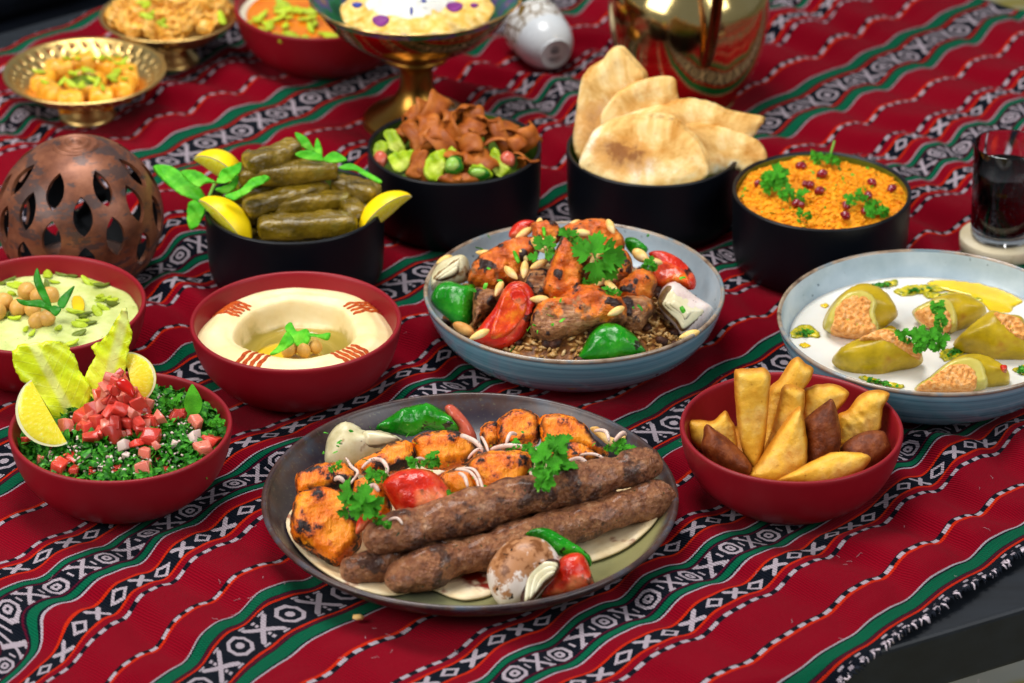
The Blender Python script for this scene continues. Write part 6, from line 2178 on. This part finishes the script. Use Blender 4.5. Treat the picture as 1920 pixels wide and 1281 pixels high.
# ---------------------------------------------------------------- copper lantern
def lantern():
    Rs = .0665
    zc = .0522
    root = empty('lantern', (*LANTERN, 0), 'round aged copper lantern pierced with leaf shaped openings', 'lantern')
    rows = [(63, 10, .056, 11), (44, -14, .075, 12.5), (26, 10, .082, 13), (9, -13, .085, 13), (-9, 10, .085, 12.5), (-26, -13, .08, 11)]
    lat0, lat1 = R(-50), R(74)
    holes = []
    for la, off, hw, hl in rows:
        for k in range(8):
            lo = R(-90 + off + 45 * k)
            h = []
            for s in range(24):
                t = 2 * PI * s / 24
                y = math.sin(t)
                x = math.cos(t)
                yy = np.sign(y) * abs(y) ** 1.0
                xx = np.sign(x) * (1 - abs(yy) ** 2.3) ** .95 if abs(x) > 1e-6 else 0
                la2 = R(la) + yy * R(hl * 1.10)
                lx = lo + xx * hw * 1.42 / max(math.cos(R(la)), .3)
                h.append((lx, la2))
            q = np.array(h)
            q = q[np.abs(np.diff(np.vstack([q, q[:1]]), axis=0)).sum(1) > 1e-5]
            holes.append(q)
    x0 = R(-270) - 0; x1 = x0 + 2 * PI
    # unwrap so that no hole crosses the seam: seam at a longitude between holes is not possible on staggered rows, so shift copies
    poly = []
    seam = R(-270 - 1.5)
    outline = [(seam, lat0 + (lat1 - lat0) * i / 30) for i in range(31)]
    # seam line wiggles between the holes
    V2s = []
    ks = np.linspace(lat0, lat1, 61)
    def wig(la):
        d = math.degrees(la)
        return R(12) * math.sin(PI * (d - 44) / 18.3 + PI / 2) * -1
    left = [(R(-270) + R(-1.5) + R(10.5) * math.cos(PI * (math.degrees(l) - 44) / 18.2), l) for l in ks]
    right = [(x + 2 * PI, l) for x, l in left]
    top = [(left[-1][0] + 2 * PI * i / 80, lat1) for i in range(1, 80)]
    bot = [(right[0][0] - 2 * PI * i / 80, lat0) for i in range(1, 80)]
    # going up the left side, along the top, down the right side, back along the bottom
    poly = left + top + right[::-1] + bot
    P = np.array(poly)
    sh = []
    for h in holes:
        c = h.mean(0)
        for k in (-1, 0, 1, 2):
            g = h + np.array([2 * PI * k, 0])
            if inside(g, P).all():
                sh.append(g)
                break
    V, F = fill(P, R(5.0), 2, sh)
    lon, la = V[:, 0], V[:, 1]
    X = np.stack([np.cos(lon) * np.cos(la), np.sin(lon) * np.cos(la), np.sin(la)], 1)
    rr = Rs * (1 + .006 * vnoise(X, 4, 3))
    th = .0032
    o_ = X * rr[:, None]
    i_ = X * (rr - th)[:, None]
    o_[:, 2] = o_[:, 2] * .985 + zc; i_[:, 2] = i_[:, 2] * .985 + zc
    # weld the seam
    N = len(V)
    A = np.vstack([o_, i_])
    FF = F.tolist() + [[t[2] + N, t[1] + N, t[0] + N] for t in F]
    cnt = {}
    for t in F:
        for a, b in ((t[0], t[1]), (t[1], t[2]), (t[2], t[0])):
            cnt[(a, b)] = cnt.get((a, b), 0) + 1
    def onseam(a):
        return False
    for (a, b) in list(cnt):
        if (b, a) not in cnt:
            FF.append([b, a, a + N, b + N])
    me = mesh('pierced_shell', A, FF, M['copper'], True)
    me.materials.append(M['lantern_in'])  # near-black inner faces: the dark of the hollow put into the colour
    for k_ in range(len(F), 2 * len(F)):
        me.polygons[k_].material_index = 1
    bm = bmesh.new(); bm.from_mesh(me)
    bmesh.ops.remove_doubles(bm, verts=bm.verts, dist=.00012)
    # drop the walls left between the two sides of the seam
    bmesh.ops.recalc_face_normals(bm, faces=bm.faces)
    for e in bm.edges:
        if len(e.link_faces) == 2 and e.calc_face_angle(0) > .9:
            e.smooth = False
    bm.to_mesh(me); bm.free()
    ob('pierced_shell', me, root)
    # cap with raised rings
    a1 = lat1
    P = []
    for k in range(61):
        a = a1 + (PI / 2 - a1) * k / 60 - (0.004 if k == 0 else 0)
        dr = .0009 * math.sin(k / 60 * 2 * PI * 2.6) * (1 if 3 < k < 57 else .3) + .0006
        P.append((max((Rs + dr) * math.cos(a), 0), (Rs + dr) * math.sin(a) * .985 + zc))
    P[-1] = (0, P[-1][1])
    P = [(P[0][0] * .985, P[0][1] - .0035)] + P
    ob('ringed_cap', mesh('ringed_cap', *lathe(P, 96), M['copper']), root)
    P = [(0, .002), (.040, .002), (.044, .0), (.0455, .004), (.0445, .0105), (.040, .0115), (.036, .006), (0, .005)]
    ob('foot', mesh('foot', *lathe(P, 72), M['copper']), root)
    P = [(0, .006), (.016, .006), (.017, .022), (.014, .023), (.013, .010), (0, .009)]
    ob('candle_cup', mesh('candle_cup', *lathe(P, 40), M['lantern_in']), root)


lantern()

# ---------------------------------------------------------------- glass on its coaster
gx, gy = GLASS
co_ = empty('coaster', (gx, gy, 0), 'pale round wooden coaster under the drinking glass', 'coaster')
cv, cf = lathe([(0, .0), (.0330, 0), (.0342, .0012), (.0344, .0100), (.0334, .0112), (0, .0112)], 80)
cv = np.array(cv); cv[:, :2] *= (1 + .012 * vnoise(cv, 60, 2))[:, None]
ob('wooden_disc', mesh('wooden_disc', cv, cf, M['coaster']), co_)
g_ = empty('drinking_glass', (gx, gy, .0116), 'clear drinking glass of black drink at the right edge of the table', 'glass')
P = [(0, 0), (.0235, 0), (.0255, .0015), (.0262, .006), (.0270, .04), (.0280, .081), (.0278, .0822), (.0274, .0815), (.0264, .04), (.0252, .009), (.0235, .0065), (0, .006)]
ob('glass_wall', mesh('glass_wall', *lathe(P, 96), M['glass']), g_)
P = [(0, .0064), (.0233, .0069), (.0247, .0092), (.0257, .030), (.0266, .060), (.0262, .0603), (.0252, .0598), (0, .0598)]
ob('drink', mesh('drink', *lathe(P, 96), M['cola']), g_)

# ---------------------------------------------------------------- brass footed dishes
def footed_dish(loc, Rr, zr, label, pierced, name):
    r = empty(name, (*loc, 0), label, 'brass dish', 'footed brass dishes')
    n = 144
    P = [(0, .020), (.012, .0202), (.024, .0215), (.036, .0245), (.047, .029), (.0505, .0313), (.054, .0338), (.0575, .0365), (.061, .0395), (.0645, .0428), (.068, .0462), (.0705, .0485), (.0723, .0500)]
    k = Rr / .0723
    P = [(a * k, b * zr / .05) for a, b in P]
    V, F = lathe(P, n)
    if pierced:
        keep = []
        for f in F:
            c = np.mean([V[i] for i in f], axis=0)
            rad = math.hypot(c[0], c[1]) / k
            a = int((math.atan2(c[1], c[0]) / (2 * PI) * n) % n)
            if (.0575 < rad < .061 and a % 4 == 0) or (.0645 < rad < .068 and a % 4 == 2):
                continue
            keep.append(f)
        F = keep
    me = mesh('pierced_bowl' if pierced else 'dish_bowl', V, F, M['brass'])
    o = ob('pierced_bowl' if pierced else 'dish_bowl', me, r)
    md = o.modifiers.new('thickness', 'SOLIDIFY')
    md.thickness = .0016
    md.offset = -1
    tv, tf = [], []
    for a in range(n):
        for b in range(8):
            q = 2 * PI * b / 8
            tv.append(((Rr + .0011 * math.cos(q)) * math.cos(2 * PI * a / n), (Rr + .0011 * math.cos(q)) * math.sin(2 * PI * a / n), zr + .0011 * math.sin(q)))
    for a in range(n):
        for b in range(8):
            tf.append((a * 8 + b, ((a + 1) % n) * 8 + b, ((a + 1) % n) * 8 + (b + 1) % 8, a * 8 + (b + 1) % 8))
    ob('rim', mesh('rim', tv, tf, M['brass']), r)
    kz = zr / .05 * 1.02
    Pf = [(0, .0195), (.014, .0195), (.015, .015), (.0175, .011), (.021, .006), (.0245, .0025), (.025, .0), (.023, .0), (.018, .004), (.012, .009), (0, .010)]
    Pf = [(a, b * kz) for a, b in Pf]
    ob('foot', mesh('foot', *lathe(Pf, 72, 2), M['brass']), r)
    return r


footed_dish(PIERCED, .0705, .043, 'pierced brass footed dish of syrup pastries at the upper left', True, 'pierced_dish')
footed_dish(NESTS, .0625, .046, 'brass footed dish heaped with pastry nests at the top left edge', False, 'footed_dish')
px0 = np.array(PIERCED)
for i in range(9):
    a = 2 * PI * i / 9 + .3
    c = px0 + .037 * np.array([math.cos(a), math.sin(a)])
    a += rng.uniform(-.35, .35)
    d = np.array([-math.sin(a), math.cos(a), rng.uniform(-.15, .15)])
    p = np.array([*c, .031 + rng.uniform(-.001, .003)])
    o = spindle(p - d * (.0105 + .002 * (i % 3 == 0)), p + d * .0108, .0096, 'syrup_pastry', M['baklava'], ns=20, nr=24, flat=1.0, amp=.0009, freq=240, seed=i, e=12, box=3.2)
    tag(o, 'golden syrup pastry roll at the %s of the ring on the pierced brass dish' % ('right', 'back right', 'very back', 'back left', 'left', 'front left', 'very front', 'front right', 'near right')[i], 'pastry', 'syrup pastries in the pierced dish')
r = empty('round_pastry', (*px0, .025), 'round pastry filled with pistachio in the middle of the pierced brass dish', 'pastry')
ob('pastry_cup', mesh('pastry_cup', *lathe([(0, -.004), (.016, -.004), (.019, .004), (.0185, .0105), (.0165, .011), (.0150, .0085), (0, .008)], 48), M['baklava']), r)
ob('filling', mesh('filling', *lathe([(0, .0083), (.0148, .0083), (.012, .0096), (0, .0105)], 40), M['pist_dark']), r)
for i in range(30):
    a, q = rng.uniform(0, 2 * PI), rng.choice([.033, .040, .012, .028])
    p = (px0[0] + q * math.cos(a), px0[1] + q * math.sin(a), .0428 if q > .02 else .038)
    o = ob('pistachio_sliver', PIST[i % 4][0], loc=p, rot=(rng.uniform(-.5, .5), rng.uniform(-.5, .5), rng.uniform(0, 6)), scale=.0058 * rng.uniform(.8, 1.2))
    tag(o, 'bright pistachio sliver on the syrup pastries of the pierced dish', 'pistachio', 'pistachios on the pierced dish')


def nest(seed):
    rs = np.random.RandomState(seed)
    mb = MB()
    for k in range(16):
        a0 = rs.uniform(0, 6.3); rr = rs.uniform(.004, .010); zz = rs.uniform(-.004, .007); t = np.linspace(0, rs.uniform(2.5, 5.5), 14)
        tl = rs.uniform(-.5, .5, 2)
        Q = np.stack([rr * np.cos(t + a0), rr * np.sin(t + a0), zz + tl[0] * rr * np.cos(t) + .002 * np.sin(3 * t + a0)], 1)
        mb.add(*tubepath(Q, rs.uniform(.0010, .0019), 6))
    V, F = ico(2)
    mb.add(np.array(V) * np.array([.009, .009, .006]) * (1 + .15 * vnoise(V, 2.5, seed)[:, None]), F)
    return mesh('pastry_nest', mb.V, mb.F, M['kunafa'])


NEST = [nest(k) for k in range(4)]
for i in range(34):
    lay = 0 if i < 17 else (1 if i < 28 else 2)
    n_ = (17, 11, 6)[lay]
    k = i - (0, 17, 28)[lay]
    rad = (.046, .030, .013)[lay]
    a = 2 * PI * k / n_ + lay
    q = rad * (1 if k % 2 else .86)
    o = ob('pastry_nest', NEST[i % 4], loc=(NESTS[0] + q * math.cos(a), NESTS[1] + q * math.sin(a), (.048, .055, .064)[lay]), rot=(rng.uniform(-.5, .5), rng.uniform(-.5, .5), rng.uniform(0, 6)), scale=rng.uniform(.95, 1.3))
    tag(o, 'golden shredded pastry nest heaped on the brass dish at the top left edge', 'pastry nest', 'pastry nests on the brass dish')
for i, (x, y) in enumerate(((1030, 20), (1040, 110), (1060, 120), (1160, 165), (1170, 180), (1180, 150), (1590, 110), (1600, 150), (1050, 45), (1090, 105))):
    o = ob('pistachio_sliver', PIST[i % 4][0], loc=cat_(x, y, c1, .068), rot=(rng.uniform(-.4, .4), rng.uniform(-.4, .4), rng.uniform(0, 6)), scale=.007)
    tag(o, 'pistachio sliver on the heap of golden pastry nests', 'pistachio', 'pistachios on the pastry nests')

# ---------------------------------------------------------------- orange pudding
surface('pudding', PUDDING, .0745, lambda x, y, r: .0455 + .0005 * vnoise(np.c_[x, y, 0 * x], 40, 3), M['jam'], 'smooth orange pudding in the red bowl at the back', 'pudding', 20, 90)
tv, tf = lathe([(.0750, .0446), (.0752, .0470), (.0735, .0476), (.0700, .0466), (.0690, .0455)], 90)  # pale ring laid along the pudding's outer edge
tag(ob('edging', mesh('edging', tv, tf, M['edging']), loc=(*PUDDING, 0)), 'pale ring around the edge of the orange pudding', 'edging')
for i, (x, y) in enumerate(((200, 85), (180, 110), (205, 160), (320, 60), (340, 95), (290, 100), (325, 140), (355, 55), (430, 60), (445, 100), (480, 130), (470, 60), (300, 200), (340, 180), (320, 215), (365, 190), (420, 205), (440, 210), (520, 180), (570, 190), (120, 130), (300, 35), (500, 55), (240, 140), (290, 190),
                            (400, 60), (220, 130), (315, 25), (460, 150))):
    o = ob('pistachio_sliver', PIST[i % 4][0], loc=cat_(x, y, c2, .0475), rot=(rng.uniform(-.3, .3), rng.uniform(-.3, .3), rng.uniform(0, 6)), scale=.0080 * rng.uniform(.7, 1.25))
    tag(o, 'green pistachio sliver scattered on the orange pudding', 'pistachio', 'pistachios on the orange pudding')

# ---------------------------------------------------------------- brass compote with rice
r = empty('compote', (*COMPOTE, 0), 'tall brass pedestal bowl with painted green inside', 'pedestal bowl')
HR = .122
P = [(0, .0), (.044, 0), (.0465, .002), (.0465, .005), (.041, .009), (.031, .014), (.021, .022), (.0155, .032), (.0142, .042), (.0150, .052), (.0185, .057), (.024, .060), (.0285, .0620), (.0290, .0645), (.0275, .0665), (.024, .067), (0, .067)]
ob('pedestal', mesh('pedestal', *lathe(P, 96, 3), M['brass_dark']), r)
P = [(.020, .0665), (.034, .070), (.052, .079), (.069, .092), (.082, .107), (.0905, HR - .001), (.0915, HR)]
ov, of = lathe(P, 96, 4)
M['brass_out'] = metal('reflecting_brass', '#c79a50', '#b4853c', .13)
ob('outer_bowl', mesh('outer_bowl', ov, of, M['brass_out']), r)
P = [(.0915, HR), (.0925, HR + .0008), (.0918, HR + .0016), (.0905, HR + .0008), (.0885, HR - .005), (.080, .107 + .001), (.067, .0935), (.050, .0805), (.03, .072), (0, .070)]
ob('painted_inside', mesh('painted_inside', *lathe(P, 96, 3), M['enamel']), r)
tv, tf = [], []
n = 96
for a in range(n):
    sc = .0011 + .0006 * math.sin(a * 2 * PI / 4)
    for b in range(8):
        q = 2 * PI * b / 8
        tv.append(((.0922 + sc * math.cos(q)) * math.cos(2 * PI * a / n), (.0922 + sc * math.cos(q)) * math.sin(2 * PI * a / n), HR + .0008 + sc * math.sin(q)))
for a in range(n):
    for b in range(8):
        tf.append((a * 8 + b, ((a + 1) % n) * 8 + b, ((a + 1) % n) * 8 + (b + 1) % 8, a * 8 + (b + 1) % 8))
ob('rim', mesh('rim', tv, tf, M['brass']), r)


def ry_z(x, y, r):
    q = np.c_[x, y, 0 * x]
    return .112 + .016 * np.clip(1 - (r / .066) ** 2, -.2, 1) + .0035 * vnoise(q, 70, 3) + .0016 * vnoise(q, 190, 5)


surface('yellow_rice', (COMPOTE[0] + .002, COMPOTE[1] - .012), .0665, ry_z, M['riceyellow'], 'yellow saffron rice pudding in the pedestal bowl', 'rice', 40, 100, .086)
surface('white_rice', (COMPOTE[0] - .003, COMPOTE[1] - .018), .040, lambda x, y, r: .119 + .019 * np.clip(1 - (r / .040) ** 2, -.2, 1) + .003 * vnoise(np.c_[x, y, 0 * x], 110, 3), M['ricewhite'], 'white grated topping in the middle of the pedestal bowl', 'rice', 26, 70, .115)
for i, (x, y, w_, h_, m_) in enumerate(((830, 112, 45, 32, 'petal'), (1220, 38, 45, 28, 'petal'), (1325, 30, 22, 14, 'petal'), (705, 28, 28, 16, 'petal_blue'), (992, 60, 8, 24, 'petal_blue'), (1058, 6, 16, 10, 'petal_blue'))):
    pts = [(x + w_ * math.cos(a) * (1 - .25 * math.sin(a)), y + h_ * math.sin(a)) for a in np.linspace(0, 2 * PI, 9)[:-1]]
    tag(blob('petal', pts, M[m_], z=.134 if 800 < x < 1300 else .128, elev=50, front=.0014, back=.0006, crop=c2, amp=.0008, seed=i),
        ('large purple petal at the left of the white topping', 'large purple petal at the right of the white topping', 'small purple petal near the right rim of the pedestal bowl', 'blue petal at the left wall of the pedestal bowl',
         'thin blue petal standing on the white topping', 'blue petal at the top of the white topping')[i], 'petal')

# ---------------------------------------------------------------- coffee cup lying on its side
ax = np.array([.33, -.80, -.10]); ax /= np.linalg.norm(ax)      # from mouth to foot
rc = empty('coffee_cup', (*CUP, .024), 'small white coffee cup with gilt band lying on its side', 'cup')
_, s_, u_ = basis(ax)
Mx = Matrix((s_, u_, -ax)).transposed()
rc.rotation_euler = Mx.to_euler()
P = [(0, -.0225), (.0118, -.0225), (.0128, -.0245), (.0145, -.0245), (.0150, -.0228), (.0178, -.020), (.0222, -.013), (.0252, -.004), (.0262, .003)]
cb = ob('cup_body', mesh('cup_body', *lathe(P, 72, 4), M['porcelain']), rc)
P = [(.0262, .003), (.0270, .012), (.0277, .022), (.0281, .028), (.0277, .0285), (.0270, .027)]
ob('gilt_band', mesh('gilt_band', *lathe(P, 72, 3), M['gilt']), rc)
P = [(.0270, .027), (.0258, .010), (.0245, -.003), (.0215, -.012), (.014, -.019), (0, -.020)]
ob('cup_inside', mesh('cup_inside', *lathe(P, 72, 3), M['porcelain']), rc)
# maker's stamp on the foot: a small emblem above two short lines
sv, sf = MB(), None
for (cx, cy, w_, h_) in ((0, -.0052, .0120, .0012), (0, -.0078, .0080, .0009), (-.0030, .0030, .0012, .0052), (.0030, .0030, .0012, .0052), (0, .0010, .0048, .0026), (0, .0052, .0022, .0036)):
    q = [(-w_ / 2 + cx, -h_ / 2 + cy), (w_ / 2 + cx, -h_ / 2 + cy), (w_ / 2 + cx, h_ / 2 + cy), (-w_ / 2 + cx, h_ / 2 + cy)]
    sv.add([(x, y, -.0226) for x, y in q] + [(x, y, -.0229) for x, y in q], [(0, 1, 2, 3), (7, 6, 5, 4), (0, 4, 5, 1), (1, 5, 6, 2), (2, 6, 7, 3), (3, 7, 4, 0)])
ob('stamp', mesh('stamp', sv.V, sv.F, M['stamp'], False), cb)

# ---------------------------------------------------------------- brass coffee pot
r = empty('coffee_pot', (*POT, 0), 'large polished brass coffee pot standing at the back of the table', 'coffee pot')
P = [(0, .0), (.040, 0), (.0425, .002), (.0440, .006), (.052, .018), (.0605, .034), (.0665, .052), (.0700, .072), (.0705, .090), (.067, .108), (.057, .126), (.042, .142), (.030, .158), (.0255, .176), (.027, .196), (.033, .212), (.036, .217), (.034, .219)]
ob('body', mesh('body', *lathe(P, 128, 4), M['brass_pot']), r)
P = [(.0355, .218), (.034, .224), (.026, .236), (.014, .246), (.006, .252), (.004, .262), (.0065, .268), (.004, .274), (0, .276)]
ob('lid', mesh('lid', *lathe(P, 96, 3), M['brass_pot']), r)
hx = .012
Q = crspline(np.array([(hx, -.026, .205), (hx + .006, -.075, .200), (hx + .008, -.098, .165), (hx + .006, -.094, .120), (hx + .003, -.082, .085), (hx, -.069, .064)]), 8, False)
hv, hf = [], []
hv, hf = tubepath(Q, [.0052] * len(Q), 14)
M['handle'] = metal('reflection_brown_handle', '#6a3a1c', '#8a5a2c', .25)  # red-brown base colour holds the reflection of the red cloth
ob('handle', mesh('handle', hv, hf, M['handle']), r)
Q = crspline(np.array([(-.02, .018, .165), (-.05, .05, .185), (-.085, .085, .19), (-.11, .11, .165)]), 6, False)
ob('spout', mesh('spout', *tubepath(Q, np.linspace(.014, .008, len(Q)), 18), M['brass_pot']), r)

# ---------------------------------------------------------------- crumbs on the cloth
V, F = ico(1)
for i, (x, y, s, lab) in enumerate(((672, 1158, .0032, 'tan crumb on the cloth at the lower left of the platter'), (332, 1172, .0016, 'tiny pale crumb on the red stripe at the lower left'), (1693, 1012, .0012, 'tiny dark crumb on the red stripe right of the pastry bowl'))):
    o = ob('crumb', mesh('crumb', V * np.array([s * 1.5, s, s * .7]) * (1 + .3 * vnoise(V, 2, i)[:, None]), F, M['pita' if i < 2 else 'mince']), loc=at(x, y, .006))
    tag(o, lab, 'crumb')
